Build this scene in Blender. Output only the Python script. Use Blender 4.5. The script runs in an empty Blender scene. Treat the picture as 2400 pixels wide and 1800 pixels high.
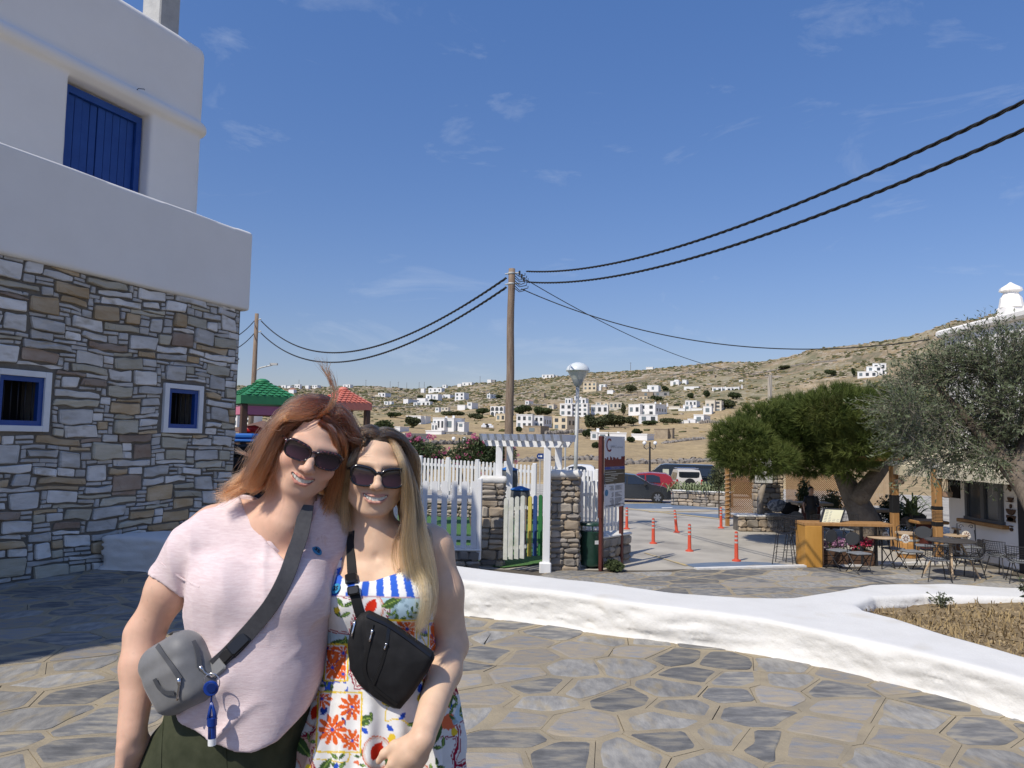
import bpy,math,random
import numpy as np
from mathutils import Matrix,Vector
rng=np.random.default_rng(7)
random.seed(7)
SC=bpy.context.scene
COL=SC.collection
FPX=1750.0
CAM_H=1.62
PITCH=math.radians(4.38)
ROLL=math.radians(0.97)
_f=np.array([0,math.cos(PITCH),math.sin(PITCH)])
_r0=np.array([1.0,0,0])
_u0=np.array([0,-math.sin(PITCH),math.cos(PITCH)])
_r=math.cos(ROLL)*_r0+math.sin(ROLL)*_u0
_u=-math.sin(ROLL)*_r0+math.cos(ROLL)*_u0
cam_data=bpy.data.cameras.new("camera")
cam=bpy.data.objects.new("camera",cam_data)
COL.objects.link(cam)
cam_data.sensor_width=36
cam_data.lens=FPX/2400*36
cam_data.clip_start=0.05
cam_data.clip_end=9000
cam.matrix_world=Matrix(((_r[0],_u[0],-_f[0],0),(_r[1],_u[1],-_f[1],0),(_r[2],_u[2],-_f[2],CAM_H),(0,0,0,1)))
SC.camera=cam
SUN_EL=math.radians(50)
SUN_AZ=math.atan2(-0.66,-0.75)
sd=bpy.data.lights.new("sun","SUN")
sd.energy=4.0
sd.angle=math.radians(0.55)
sd.color=(1.0,0.93,0.81)
sun=bpy.data.objects.new("sun",sd)
COL.objects.link(sun)
_to=Vector((math.sin(SUN_AZ)*math.cos(SUN_EL),math.cos(SUN_AZ)*math.cos(SUN_EL),math.sin(SUN_EL)))
sun.rotation_euler=_to.to_track_quat('Z','Y').to_euler()
world=bpy.data.worlds.new("World")
SC.world=world
world.use_nodes=True
wn=world.node_tree
for n in list(wn.nodes):
 wn.nodes.remove(n)
def _n(t,**k):
 n=wn.nodes.new(t)
 for a,b in k.items():
  setattr(n,a,b)
 return n
sky=_n('ShaderNodeTexSky')
sky.sky_type='NISHITA'
sky.sun_disc=False
sky.sun_elevation=SUN_EL
sky.sun_rotation=SUN_AZ%(2*math.pi)
sky.altitude=0
sky.air_density=1.0
sky.dust_density=0.6
sky.ozone_density=2.2
tc=_n('ShaderNodeTexCoord')
mp=_n('ShaderNodeMapping')
mp.inputs['Scale'].default_value=(2.0,2.0,5.5)
mp.inputs['Rotation'].default_value=(0.0,0.5,0.2)
mp.inputs['Location'].default_value=(0.37,0.1,0.52)
cn=_n('ShaderNodeTexNoise')
cn.inputs['Scale'].default_value=2.2
cn.inputs['Detail'].default_value=9
cn.inputs['Roughness'].default_value=0.62
cn.inputs['Distortion'].default_value=0.7
cr=_n('ShaderNodeValToRGB')
cr.color_ramp.elements[0].position=0.58
cr.color_ramp.elements[0].color=(0,0,0,1)
cr.color_ramp.elements[1].position=0.86
cr.color_ramp.elements[1].color=(0.34,0.34,0.34,1)
mixc=_n('ShaderNodeMixRGB')
mixc.inputs['Color2'].default_value=(6.2,6.6,7.2,1)
hs=_n('ShaderNodeHueSaturation')
hs.inputs['Saturation'].default_value=1.12
hs.inputs['Value'].default_value=1.0
bg=_n('ShaderNodeBackground')
bg.inputs['Strength'].default_value=0.12
out=_n('ShaderNodeOutputWorld')
L=wn.links.new
L(tc.outputs['Generated'],mp.inputs['Vector'])
L(mp.outputs['Vector'],cn.inputs['Vector'])
L(cn.outputs['Fac'],cr.inputs['Fac'])
L(sky.outputs['Color'],hs.inputs['Color'])
sx=_n('ShaderNodeSeparateXYZ')
L(tc.outputs['Generated'],sx.inputs['Vector'])
lift=_n('ShaderNodeValToRGB')
lift.color_ramp.elements[0].position=0.0
lift.color_ramp.elements[0].color=(.73,.62,.68,1)
lift.color_ramp.elements[1].position=0.55
lift.color_ramp.elements[1].color=(.94,1.04,1.28,1)
e_=lift.color_ramp.elements.new(0.2);e_.color=(.84,.80,.93,1)
mul=_n('ShaderNodeMixRGB',blend_type='MULTIPLY')
mul.inputs['Fac'].default_value=1
L(sx.outputs['Z'],lift.inputs['Fac'])
L(hs.outputs['Color'],mul.inputs['Color1'])
L(lift.outputs['Color'],mul.inputs['Color2'])
L(mul.outputs['Color'],mixc.inputs['Color1'])
L(cr.outputs['Color'],mixc.inputs['Fac'])
L(mixc.outputs['Color'],bg.inputs['Color'])
L(bg.outputs['Background'],out.inputs['Surface'])
vs=SC.view_settings
SC.display_settings.display_device='sRGB'
vs.view_transform='Standard'
vs.look='None'
vs.exposure=0.04
vs.gamma=1.0
vs.use_curve_mapping=False
SC.cycles.max_bounces=8
SC.cycles.transparent_max_bounces=16
def ray(px,py):
 return _f+(px-1200.0)/FPX*_r+(900.0-py)/FPX*_u
def at(px,py,Y):
 """the point at forward distance Y that the pixel shows"""
 d=ray(px,py)
 t=Y/d[1]
 return np.array([d[0]*t,Y,CAM_H+d[2]*t])
def on(px,py,z):
 d=ray(px,py)
 t=(z-CAM_H)/d[2]
 return np.array([d[0]*t,d[1]*t,z])
def az_el(px,py):
 d=ray(px,py)
 return math.atan2(d[0],d[1]),math.atan2(d[2],math.hypot(d[0],d[1]))
def S(r,g,b):
 o=[]
 for c in(r,g,b):
  c/=255.0
  o.append(c/12.92 if c<=0.04045 else((c+0.055)/1.055)**2.4)
 return tuple(o)
_mats={}
def mat(name,c1,c2=None,scale=6.0,rough=0.8,bump=0.0,bscale=40.0,detail=5.0,metal=0.0,spec=0.4,rand=0.0,stretch=(1,1,1),lo=0.35,hi=0.65,attr=None,sss=0.0,coat=0.0,c3=None,s3=0.8,lo3=0.55,hi3=0.7,trans=0.0,ior=1.45,emit=None,bdist=0.01,translucent=0.0,sheen=0.0):
 if name in _mats:
  return _mats[name]
 m=bpy.data.materials.new(name)
 m.use_nodes=True
 nt=m.node_tree
 b=nt.nodes.get('Principled BSDF')
 Lk=nt.links.new
 N=nt.nodes.new
 co=N('ShaderNodeTexCoord')
 mpn=N('ShaderNodeMapping')
 mpn.inputs['Scale'].default_value=stretch
 Lk(co.outputs['Object'],mpn.inputs['Vector'])
 vec=mpn.outputs['Vector']
 if rand:
  oi=N('ShaderNodeObjectInfo')
  ad=N('ShaderNodeVectorMath')
  ad.operation='MULTIPLY_ADD'
  Lk(oi.outputs['Random'],ad.inputs[0])
  ad.inputs[1].default_value=(37,51,23)
  Lk(vec,ad.inputs[2])
  vec=ad.outputs[0]
 colsock=None
 if attr:
  a=N('ShaderNodeAttribute')
  a.attribute_name=attr
  colsock=a.outputs['Color']
  if c2 is not None:
   t=N('ShaderNodeTexNoise')
   t.inputs['Scale'].default_value=scale
   t.inputs['Detail'].default_value=detail
   Lk(vec,t.inputs['Vector'])
   mr=N('ShaderNodeMapRange')
   mr.inputs['From Min'].default_value=0.3
   mr.inputs['From Max'].default_value=0.7
   mr.inputs['To Min'].default_value=c2[0]
   mr.inputs['To Max'].default_value=c2[1]
   Lk(t.outputs['Fac'],mr.inputs['Value'])
   mx=N('ShaderNodeVectorMath')
   mx.operation='SCALE'
   Lk(colsock,mx.inputs[0])
   Lk(mr.outputs['Result'],mx.inputs['Scale'])
   colsock=mx.outputs[0]
 elif c2 is not None:
  t=N('ShaderNodeTexNoise')
  t.inputs['Scale'].default_value=scale
  t.inputs['Detail'].default_value=detail
  t.inputs['Roughness'].default_value=0.6
  Lk(vec,t.inputs['Vector'])
  rp=N('ShaderNodeValToRGB')
  rp.color_ramp.elements[0].position=lo
  rp.color_ramp.elements[0].color=(*c1,1)
  rp.color_ramp.elements[1].position=hi
  rp.color_ramp.elements[1].color=(*c2,1)
  Lk(t.outputs['Fac'],rp.inputs['Fac'])
  colsock=rp.outputs['Color']
  if c3 is not None:
   t3=N('ShaderNodeTexNoise')
   t3.inputs['Scale'].default_value=s3
   t3.inputs['Detail'].default_value=4
   Lk(vec,t3.inputs['Vector'])
   mr=N('ShaderNodeMapRange')
   mr.inputs['From Min'].default_value=lo3
   mr.inputs['From Max'].default_value=hi3
   Lk(t3.outputs['Fac'],mr.inputs['Value'])
   mx=N('ShaderNodeMixRGB')
   mx.inputs['Color2'].default_value=(*c3,1)
   Lk(mr.outputs['Result'],mx.inputs['Fac'])
   Lk(colsock,mx.inputs['Color1'])
   colsock=mx.outputs['Color']
 if rand:
  hsv=N('ShaderNodeHueSaturation')
  mr=N('ShaderNodeMapRange')
  mr.inputs['To Min'].default_value=1-rand
  mr.inputs['To Max'].default_value=1+rand
  Lk(oi.outputs['Random'],mr.inputs['Value'])
  Lk(mr.outputs['Result'],hsv.inputs['Value'])
  if colsock is not None:
   Lk(colsock,hsv.inputs['Color'])
  else:
   hsv.inputs['Color'].default_value=(*c1,1)
  colsock=hsv.outputs['Color']
 if colsock is not None:
  Lk(colsock,b.inputs['Base Color'])
 else:
  b.inputs['Base Color'].default_value=(*c1,1)
 b.inputs['Roughness'].default_value=rough
 b.inputs['Metallic'].default_value=metal
 b.inputs['Specular IOR Level'].default_value=spec
 if sss:
  b.inputs['Subsurface Weight'].default_value=sss
  b.inputs['Subsurface Radius'].default_value=(1.0,0.35,0.2)
  b.inputs['Subsurface Scale'].default_value=0.008
 if coat:
  b.inputs['Coat Weight'].default_value=coat
  b.inputs['Coat Roughness'].default_value=0.08
 if sheen:
  b.inputs['Sheen Weight'].default_value=sheen
 if trans:
  b.inputs['Transmission Weight'].default_value=trans
  b.inputs['IOR'].default_value=ior
 if emit:
  b.inputs['Emission Color'].default_value=(*emit[:3],1)
  b.inputs['Emission Strength'].default_value=emit[3]
 if bump:
  bt=N('ShaderNodeTexNoise')
  bt.inputs['Scale'].default_value=bscale
  bt.inputs['Detail'].default_value=6
  bt.inputs['Roughness'].default_value=0.62
  Lk(vec,bt.inputs['Vector'])
  bn=N('ShaderNodeBump')
  bn.inputs['Strength'].default_value=bump
  bn.inputs['Distance'].default_value=bdist
  Lk(bt.outputs['Fac'],bn.inputs['Height'])
  Lk(bn.outputs['Normal'],b.inputs['Normal'])
 if translucent:
  tr=N('ShaderNodeBsdfTranslucent')
  if colsock is not None:
   Lk(colsock,tr.inputs['Color'])
  else:
   tr.inputs['Color'].default_value=(*c1,1)
  ms=N('ShaderNodeMixShader')
  ms.inputs['Fac'].default_value=translucent
  Lk(b.outputs['BSDF'],ms.inputs[1])
  Lk(tr.outputs['BSDF'],ms.inputs[2])
  Lk(ms.outputs['Shader'],nt.nodes['Material Output'].inputs['Surface'])
 _mats[name]=m
 return m
class MB:
 """collects shapes; build() links them as ONE mesh object"""
 def __init__(s):
  s.v=[];s.f=[];s.n=0
 def add(s,verts,faces):
  verts=np.asarray(verts,float).reshape(-1,3)
  s.v.append(verts)
  for f in faces:
   s.f.append([int(i)+s.n for i in f])
  s.n+=len(verts)
  return s
 def box(s,c,size,rz=0.0,M=None,taper=1.0):
  x,y,z=[q/2 for q in size]
  v=np.array([[-x,-y,-z],[x,-y,-z],[x,y,-z],[-x,y,-z],[-x*taper,-y*taper,z],[x*taper,-y*taper,z],[x*taper,y*taper,z],[-x*taper,y*taper,z]])
  if M is not None:
   v=v@np.asarray(M).T
  if rz:
   c_,s_=math.cos(rz),math.sin(rz)
   v=v@np.array([[c_,s_,0],[-s_,c_,0],[0,0,1]])
  v=v+np.asarray(c,float)
  return s.add(v,[(0,3,2,1),(4,5,6,7),(0,1,5,4),(1,2,6,5),(2,3,7,6),(3,0,4,7)])
 def bbox(s,c,size,bev=0.01,rz=0.0):
  """box with chamfered vertical and top edges"""
  x,y,z=[q/2 for q in size]
  b=min(bev,x*.9,y*.9,z*.9)
  ring=lambda ix,iy,zz:[(-ix,-y+(y-iy),zz)]
  def oct_(hx,hy,cut,zz):
   return[(-hx+cut,-hy,zz),(hx-cut,-hy,zz),(hx,-hy+cut,zz),(hx,hy-cut,zz),(hx-cut,hy,zz),(-hx+cut,hy,zz),(-hx,hy-cut,zz),(-hx,-hy+cut,zz)]
  v=np.array(oct_(x-b,y-b,b,-z)+oct_(x,y,b,-z+b)+oct_(x,y,b,z-b)+oct_(x-b,y-b,b,z))
  if rz:
   c_,s_=math.cos(rz),math.sin(rz)
   v=v@np.array([[c_,s_,0],[-s_,c_,0],[0,0,1]])
  v=v+np.asarray(c,float)
  F=[tuple(range(7,-1,-1)),tuple(range(24,32))]
  for k in range(3):
   for i in range(8):
    j=(i+1)%8
    F.append((k*8+i,k*8+j,k*8+8+j,k*8+8+i))
  return s.add(v,F)
 def tube(s,pts,r,n=6,cap=True,closed=False):
  pts=np.asarray(pts,float)
  m=len(pts)
  rr=np.full(m,r,float)if np.isscalar(r)else np.asarray(r,float)
  T=np.zeros_like(pts)
  if closed:
   T=np.roll(pts,-1,0)-np.roll(pts,1,0)
  else:
   T[1:-1]=pts[2:]-pts[:-2]
   T[0]=pts[1]-pts[0]
   T[-1]=pts[-1]-pts[-2]
  T/=np.linalg.norm(T,axis=1)[:,None]+1e-12
  a=np.array([0,0,1.0])if abs(T[0][2])<0.9 else np.array([1.0,0,0])
  U=np.cross(T[0],a);U/=np.linalg.norm(U)
  V=[]
  ang=np.arange(n)*2*math.pi/n
  for i in range(m):
   U=U-T[i]*U.dot(T[i])
   U/=np.linalg.norm(U)+1e-12
   W=np.cross(T[i],U)
   V.append(pts[i]+rr[i]*(np.cos(ang)[:,None]*U+np.sin(ang)[:,None]*W))
  F=[]
  for i in range(m if closed else m-1):
   q=(i+1)%m
   for k in range(n):
    l=(k+1)%n
    F.append((i*n+k,i*n+l,q*n+l,q*n+k))
  if cap and not closed:
   F.append(tuple(range(n-1,-1,-1)))
   F.append(tuple(range((m-1)*n,m*n)))
  return s.add(np.concatenate(V),F)
 def cyl(s,p0,p1,r0,r1=None,n=12):
  return s.tube([p0,p1],[r0,r0 if r1 is None else r1],n)
 def lathe(s,prof,c=(0,0,0),n=20,cap=True):
  """prof: list of (radius, z) from bottom to top"""
  ang=np.arange(n)*2*math.pi/n
  V=[np.stack([r*np.cos(ang),r*np.sin(ang),np.full(n,z)],1)for r,z in prof]
  F=[]
  for i in range(len(prof)-1):
   for k in range(n):
    l=(k+1)%n
    F.append((i*n+k,i*n+l,i*n+n+l,i*n+n+k))
  if cap:
   F.append(tuple(range(n-1,-1,-1)))
   F.append(tuple(range((len(prof)-1)*n,len(prof)*n)))
  return s.add(np.concatenate(V)+np.asarray(c,float),F)
 def prism(s,poly,z0,z1,M=None,off=(0,0,0),inset=0.0):
  """poly in x,y (counter-clockwise) extruded from z0 to z1; M maps (x,y,z) to place"""
  p=np.asarray(poly,float)
  n=len(p)
  c=p.mean(0)
  top=c+(p-c)*(1-inset)
  v=np.concatenate([np.c_[p,np.full(n,z0)],np.c_[top,np.full(n,z1)]])
  if M is not None:
   v=v@np.asarray(M).T
  v=v+np.asarray(off,float)
  F=[tuple(range(n-1,-1,-1)),tuple(range(n,2*n))]
  for i in range(n):
   j=(i+1)%n
   F.append((i,j,n+j,n+i))
  return s.add(v,F)
 def ball(s,c,r,n=12,m=8,squash=(1,1,1)):
  V=[[0,0,-1.0]]
  for i in range(1,m):
   t=math.pi*i/m-math.pi/2
   for k in range(n):
    a=2*math.pi*k/n
    V.append([math.cos(t)*math.cos(a),math.cos(t)*math.sin(a),math.sin(t)])
  V.append([0,0,1.0])
  F=[]
  for k in range(n):
   F.append((0,1+(k+1)%n,1+k))
  for i in range(m-2):
   for k in range(n):
    a=1+i*n+k;b=1+i*n+(k+1)%n
    F.append((a,b,b+n,a+n))
  e=len(V)-1
  for k in range(n):
   F.append((e,e-n+k,e-n+(k+1)%n))
  return s.add(np.array(V)*r*np.asarray(squash)+np.asarray(c,float),F)
 def build(s,name,m,parent=None,smooth=False,world=True,kind=None,auto=None):
  v=np.concatenate(s.v)if s.v else np.zeros((0,3))
  return mesh_obj(name,v,s.f,m,parent,smooth,world,kind,auto)
def mesh_obj(name,v,f,m,parent=None,smooth=False,world=True,kind=None,auto=None):
 me=bpy.data.meshes.new(name)
 v=np.asarray(v,np.float32)
 if isinstance(f,np.ndarray):
  k=f.shape[1]
  me.vertices.add(len(v));me.vertices.foreach_set('co',v.ravel())
  me.loops.add(f.size);me.loops.foreach_set('vertex_index',f.ravel().astype(np.int32))
  me.polygons.add(len(f))
  me.polygons.foreach_set('loop_start',(np.arange(len(f))*k).astype(np.int32))
  me.polygons.foreach_set('loop_total',np.full(len(f),k,np.int32))
  me.update(calc_edges=True)
  me.validate()
 else:
  me.from_pydata(v.tolist(),[],f)
  me.update()
 if smooth:
  me.polygons.foreach_set('use_smooth',np.ones(len(me.polygons),bool))
  if auto:
   me.set_sharp_from_angle(angle=math.radians(auto))
 if m is not None:
  me.materials.append(m)
 o=bpy.data.objects.new(name,me)
 COL.objects.link(o)
 if parent is not None:
  put_under(o,parent,world)
 if kind:
  o['kind']=kind
 return o
def put_under(o,parent,world=True):
 o.parent=parent
 if world:
  o.matrix_parent_inverse=_world_of(parent).inverted()
def _world_of(p):
 m=Matrix.LocRotScale(p.location,p.rotation_euler,p.scale)
 while p.parent is not None:
  q=p.parent
  m=Matrix.LocRotScale(q.location,q.rotation_euler,q.scale)@p.matrix_parent_inverse@m
  p=q
 return m
def thing(name,label,cat,loc=(0,0,0),rz=0.0,group=None):
 o=bpy.data.objects.new(name,None)
 o.empty_display_size=0.1
 COL.objects.link(o)
 o.location=[float(q)for q in loc]
 o.rotation_euler=(0,0,rz)
 return tag(o,label,cat,group)
def tag(o,label,cat,group=None):
 o['label']=label
 o['category']=cat
 if group:
  o['group']=group
 return o
def struct(o,kind='structure'):
 o['kind']=kind
 return o
def dup(root,loc,rz=0.0,label=None,group=None,scale=None):
 r=root.copy();COL.objects.link(r)
 r.location=[float(q)for q in loc];r.rotation_euler=(0,0,rz)
 if scale is not None:
  r.scale=(scale,scale,scale)
 if label:r['label']=label
 if group:r['group']=group
 for ch in list(root.children):
  c=ch.copy();COL.objects.link(c);c.parent=r
  for g in list(ch.children):
   d=g.copy();COL.objects.link(d);d.parent=c
 return r
def text_mesh(txt,size,name,m,M,parent=None,extrude=0.0,shear=0.0,align='LEFT',bold=0.0):
 cu=bpy.data.curves.new(name,'FONT')
 cu.body=txt;cu.size=size;cu.extrude=extrude;cu.shear=shear
 cu.align_x=align;cu.align_y='CENTER';cu.offset=bold;cu.resolution_u=3
 o=bpy.data.objects.new(name,cu)
 COL.objects.link(o)
 dg=bpy.context.evaluated_depsgraph_get()
 me=bpy.data.meshes.new_from_object(o.evaluated_get(dg))
 bpy.data.objects.remove(o);bpy.data.curves.remove(cu)
 me.transform(M)
 me.materials.clear();me.materials.append(m)
 ob=bpy.data.objects.new(name,me)
 COL.objects.link(ob)
 if parent is not None:
  put_under(ob,parent,True)
 return ob
def frame(o,ex,ez,ey=None):
 """matrix whose columns are the given axes and origin"""
 ex=np.asarray(ex,float);ez=np.asarray(ez,float)
 ex=ex/np.linalg.norm(ex)
 ez=ez-ex*ez.dot(ex);ez=ez/np.linalg.norm(ez)
 ey=np.cross(ez,ex)
 return np.array([[ex[0],ey[0],ez[0],o[0]],[ex[1],ey[1],ez[1],o[1]],[ex[2],ey[2],ez[2],o[2]],[0,0,0,1]])
def set_tint(o,c):
 a=o.data.color_attributes.new('tint','FLOAT_COLOR','POINT')
 a.data.foreach_set('color',np.c_[c,np.ones(len(c))].astype(np.float32).ravel())
_perm=np.random.default_rng(3).permutation(4096).astype(np.int64)
def _hash(ix,iy,iz):
 return _perm[(ix+_perm[(iy+_perm[iz&4095])&4095])&4095]/4095.0
def vnoise(p):
 p=np.asarray(p,float)
 i=np.floor(p).astype(np.int64);f=p-i
 f=f*f*(3-2*f)
 x,y,z=i[:,0],i[:,1],i[:,2]
 fx,fy,fz=f[:,0],f[:,1],f[:,2]
 def l(a,b,t):return a+(b-a)*t
 c=[[[_hash(x+a,y+b,z+d)for d in(0,1)]for b in(0,1)]for a in(0,1)]
 return l(l(l(c[0][0][0],c[1][0][0],fx),l(c[0][1][0],c[1][1][0],fx),fy),l(l(c[0][0][1],c[1][0][1],fx),l(c[0][1][1],c[1][1][1],fx),fy),fz)*2-1
def fbm(p,oct=4,gain=0.5):
 p=np.asarray(p,float)
 t=0;a=1.0;s=0
 for k in range(oct):
  t=t+a*vnoise(p*(2.03**k)+17.3*k);s+=a;a*=gain
 return t/s
def near(p,c,r,fn):
 """evaluate fn only within r of c; further out the distance to that ball is enough"""
 e=np.linalg.norm(p-np.asarray(c),axis=1)
 d=e-r*.72
 k=e<r
 if k.any():
  d=d.copy();d[k]=fn(p[k])
 return d
def smin(a,b,k):
 h=np.clip(0.5+0.5*(b-a)/k,0,1)
 return b+(a-b)*h-k*h*(1-h)
def smax(a,b,k):
 return-smin(-a,-b,k)
def d_ell(p,c,r):
 q=(p-np.asarray(c))/np.asarray(r)
 k0=np.sqrt((q*q).sum(1))+1e-9
 q2=q/np.asarray(r)
 k1=np.sqrt((q2*q2).sum(1))+1e-9
 return k0*(k0-1)/k1
def d_cone(p,a,b,ra,rb):
 a=np.asarray(a,float);b=np.asarray(b,float)
 ab=b-a
 t=np.clip(((p-a)@ab)/(ab@ab+1e-12),0,1)
 return np.linalg.norm(p-(a+t[:,None]*ab),axis=1)-(ra+(rb-ra)*t)
def d_chain(p,pts,rad,k=0.02):
 d=d_cone(p,pts[0],pts[1],rad[0],rad[1])
 for i in range(1,len(pts)-1):
  d=smin(d,d_cone(p,pts[i],pts[i+1],rad[i],rad[i+1]),k)
 return d
def d_box(p,h,r=0.0):
 q=np.abs(p)-(np.asarray(h)-r)
 return np.linalg.norm(np.maximum(q,0),axis=1)+np.minimum(q.max(1),0)-r
def d_poly2(p,poly):
 """signed distance in the plane to a closed polygon (negative inside)"""
 poly=np.asarray(poly,float)
 d=np.full(len(p),1e9);s=np.ones(len(p))
 n=len(poly)
 for i in range(n):
  a=poly[i];b=poly[i-1]
  e=b-a;w=p-a
  t=np.clip((w@e)/(e@e),0,1)
  q=w-t[:,None]*e
  d=np.minimum(d,(q*q).sum(1))
  c1=p[:,1]>=a[1];c2=p[:,1]<b[1];c3=e[0]*w[:,1]>e[1]*w[:,0]
  s=np.where((c1&c2&c3)|(~c1&~c2&~c3),-s,s)
 return s*np.sqrt(d)
def axis_pts(lo,hi,h,fine=None,hf=None):
 """grid coordinates with step h, and hf inside the fine interval"""
 if fine is None:
  return np.linspace(lo,hi,max(3,int(round((hi-lo)/h))+1))
 a,b=max(lo,fine[0]),min(hi,fine[1])
 parts=[]
 if a>lo:parts.append(np.linspace(lo,a,max(2,int(round((a-lo)/h))+1))[:-1])
 parts.append(np.linspace(a,b,max(2,int(round((b-a)/hf))+1)))
 if hi>b:parts.append(np.linspace(b,hi,max(2,int(round((hi-b)/h))+1))[1:])
 return np.concatenate(parts)
def sdf_mesh(fn,xs,ys,zs,B=8,slack=1.35):
 nx,ny,nz=len(xs),len(ys),len(zs)
 D=np.ones((nx,ny,nz),np.float32)
 bx=[(i,min(i+B+1,nx))for i in range(0,nx-1,B)]
 by=[(i,min(i+B+1,ny))for i in range(0,ny-1,B)]
 bz=[(i,min(i+B+1,nz))for i in range(0,nz-1,B)]
 C=[];R=[];I=[]
 for x in bx:
  for y in by:
   for z in bz:
    a=np.array([xs[x[0]],ys[y[0]],zs[z[0]]]);b=np.array([xs[x[1]-1],ys[y[1]-1],zs[z[1]-1]])
    C.append((a+b)/2);R.append(np.linalg.norm(b-a)/2);I.append((x,y,z))
 C=np.array(C);R=np.array(R)
 dc=fn(C)
 near=np.abs(dc)<R*slack+0.004
 mask=np.zeros(D.shape,bool)
 for k in range(len(I)):
  (x0,x1),(y0,y1),(z0,z1)=I[k]
  if near[k]:
   mask[x0:x1,y0:y1,z0:z1]=True
  elif dc[k]<0:
   D[x0:x1,y0:y1,z0:z1]=-1
 ix,iy,iz=np.nonzero(mask)
 P=np.stack([xs[ix],ys[iy],zs[iz]],1)
 vals=np.empty(len(P),np.float32)
 for k in range(0,len(P),200000):
  vals[k:k+200000]=fn(P[k:k+200000])
 D[ix,iy,iz]=vals
 Sg=D<0
 cnt=np.zeros((nx-1,ny-1,nz-1),np.int8)
 for a in(0,1):
  for b in(0,1):
   for c in(0,1):
    cnt+=Sg[a:nx-1+a,b:ny-1+b,c:nz-1+c]
 act=(cnt>0)&(cnt<8)
 cx,cy,cz=np.nonzero(act)
 idx=np.full(act.shape,-1,np.int32)
 idx[cx,cy,cz]=np.arange(len(cx))
 acc=np.zeros((len(cx),3));num=np.zeros(len(cx))
 corners=[(a,b,c)for a in(0,1)for b in(0,1)for c in(0,1)]
 for a in corners:
  for ax in range(3):
   if a[ax]==0:
    b=list(a);b[ax]=1
    da=D[cx+a[0],cy+a[1],cz+a[2]];db=D[cx+b[0],cy+b[1],cz+b[2]]
    m=(da<0)!=(db<0)
    t=np.where(m,da/np.where(m,da-db,1),0)
    pos=np.tile(np.array(a,float),(len(cx),1));pos[:,ax]+=t
    acc[m]+=pos[m];num+=m
 pos=acc/np.maximum(num,1)[:,None]+np.stack([cx,cy,cz],1)
 V=np.stack([np.interp(pos[:,0],np.arange(nx),xs),np.interp(pos[:,1],np.arange(ny),ys),np.interp(pos[:,2],np.arange(nz),zs)],1)
 F=[]
 e=Sg[:-1,1:-1,1:-1]!=Sg[1:,1:-1,1:-1]
 i,j,k=np.nonzero(e);j=j+1;k=k+1
 q=np.stack([idx[i,j-1,k-1],idx[i,j,k-1],idx[i,j,k],idx[i,j-1,k]],1)
 fl=~Sg[i,j,k];q[fl]=q[fl][:,::-1];F.append(q)
 e=Sg[1:-1,:-1,1:-1]!=Sg[1:-1,1:,1:-1]
 i,j,k=np.nonzero(e);i=i+1;k=k+1
 q=np.stack([idx[i-1,j,k-1],idx[i-1,j,k],idx[i,j,k],idx[i,j,k-1]],1)
 fl=~Sg[i,j,k];q[fl]=q[fl][:,::-1];F.append(q)
 e=Sg[1:-1,1:-1,:-1]!=Sg[1:-1,1:-1,1:]
 i,j,k=np.nonzero(e);i=i+1;j=j+1
 q=np.stack([idx[i-1,j-1,k],idx[i,j-1,k],idx[i,j,k],idx[i-1,j,k]],1)
 fl=~Sg[i,j,k];q[fl]=q[fl][:,::-1];F.append(q)
 F=np.concatenate(F)
 F=F[(F>=0).all(1)]
 return V,F
# terrain
Z_LOW=-1.25
_ridge_px=[(-700,925),(300,915),(550,903),(700,905),(870,905),(966,913),(985,911),(1071,904),(1125,898),(1185,894),(1251,887),(1315,881),(1387,873),(1530,864),(1688,850),(1781,846),(1850,833),(1911,818),(2020,806),(2100,795),(2164,780),(2215,760),(2237,752),(2300,744),(2400,712),(2700,690),(3600,720)]
_raz=np.array([az_el(*p)[0]for p in _ridge_px]);_rel=np.array([math.tan(az_el(*p)[1])for p in _ridge_px])
_rR=np.interp([p[0]for p in _ridge_px],[550,1000,1300,2000,2400],[900,860,760,640,560])
_zr=np.array([15,26,34,44,52,58,85,120,170,260.0])
_zz=np.array([-1.34,-1.36,-1.45,-1.64,-1.78,-1.75,-0.95,0.1,1.9,7.0])
def terrain_z(x,y,rough=True):
 x=np.atleast_1d(np.asarray(x,float));y=np.atleast_1d(np.asarray(y,float))
 r=np.hypot(x,y);a=np.arctan2(x,y)
 el=np.interp(a,_raz,_rel);R=np.interp(a,_raz,_rR)
 z=np.interp(r,_zr,_zz)
 e0=(7.0-CAM_H)/260
 t=np.clip((r-260)/(R-260),0,1)
 zz=CAM_H+r*(e0+(el-e0)*t**0.82)
 zz=np.where(r>R,CAM_H+R*el-(r-R)*0.10,zz)
 z=np.where(r>260,zz,z)
 if rough:
  am=np.clip((r-60)/420,0,1)
  P=np.stack([x,y,np.zeros_like(x)],1)
  z=z+am*(1.7*fbm(P/42,3)+1.15*np.abs(fbm(P/13+5,3))-0.4)+np.clip(am*3,0,1)*0.16*vnoise(P/6)
  z=z+am*0.9*np.clip(fbm(P/5.0,2)-0.15,0,1)*(am>.3)
 return z
def hit(px,py,r0=40,r1=1000):
 """where the line of sight through a pixel meets the terrain"""
 d=ray(px,py);k=math.hypot(d[0],d[1])
 rr=np.geomspace(r0,r1,900)
 z=terrain_z(d[0]/k*rr,d[1]/k*rr,False)
 zr=CAM_H+d[2]/k*rr
 b=np.nonzero(zr<z)[0]
 i=b[0]if len(b)else len(rr)-1
 r=rr[i]
 return np.array([d[0]/k*r,d[1]/k*r,float(terrain_z(d[0]/k*r,d[1]/k*r)[0])])
az=np.concatenate([np.linspace(-1.25,-0.64,50)[:-1],np.linspace(-0.64,0.66,760),np.linspace(0.66,1.25,50)[1:]])
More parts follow.
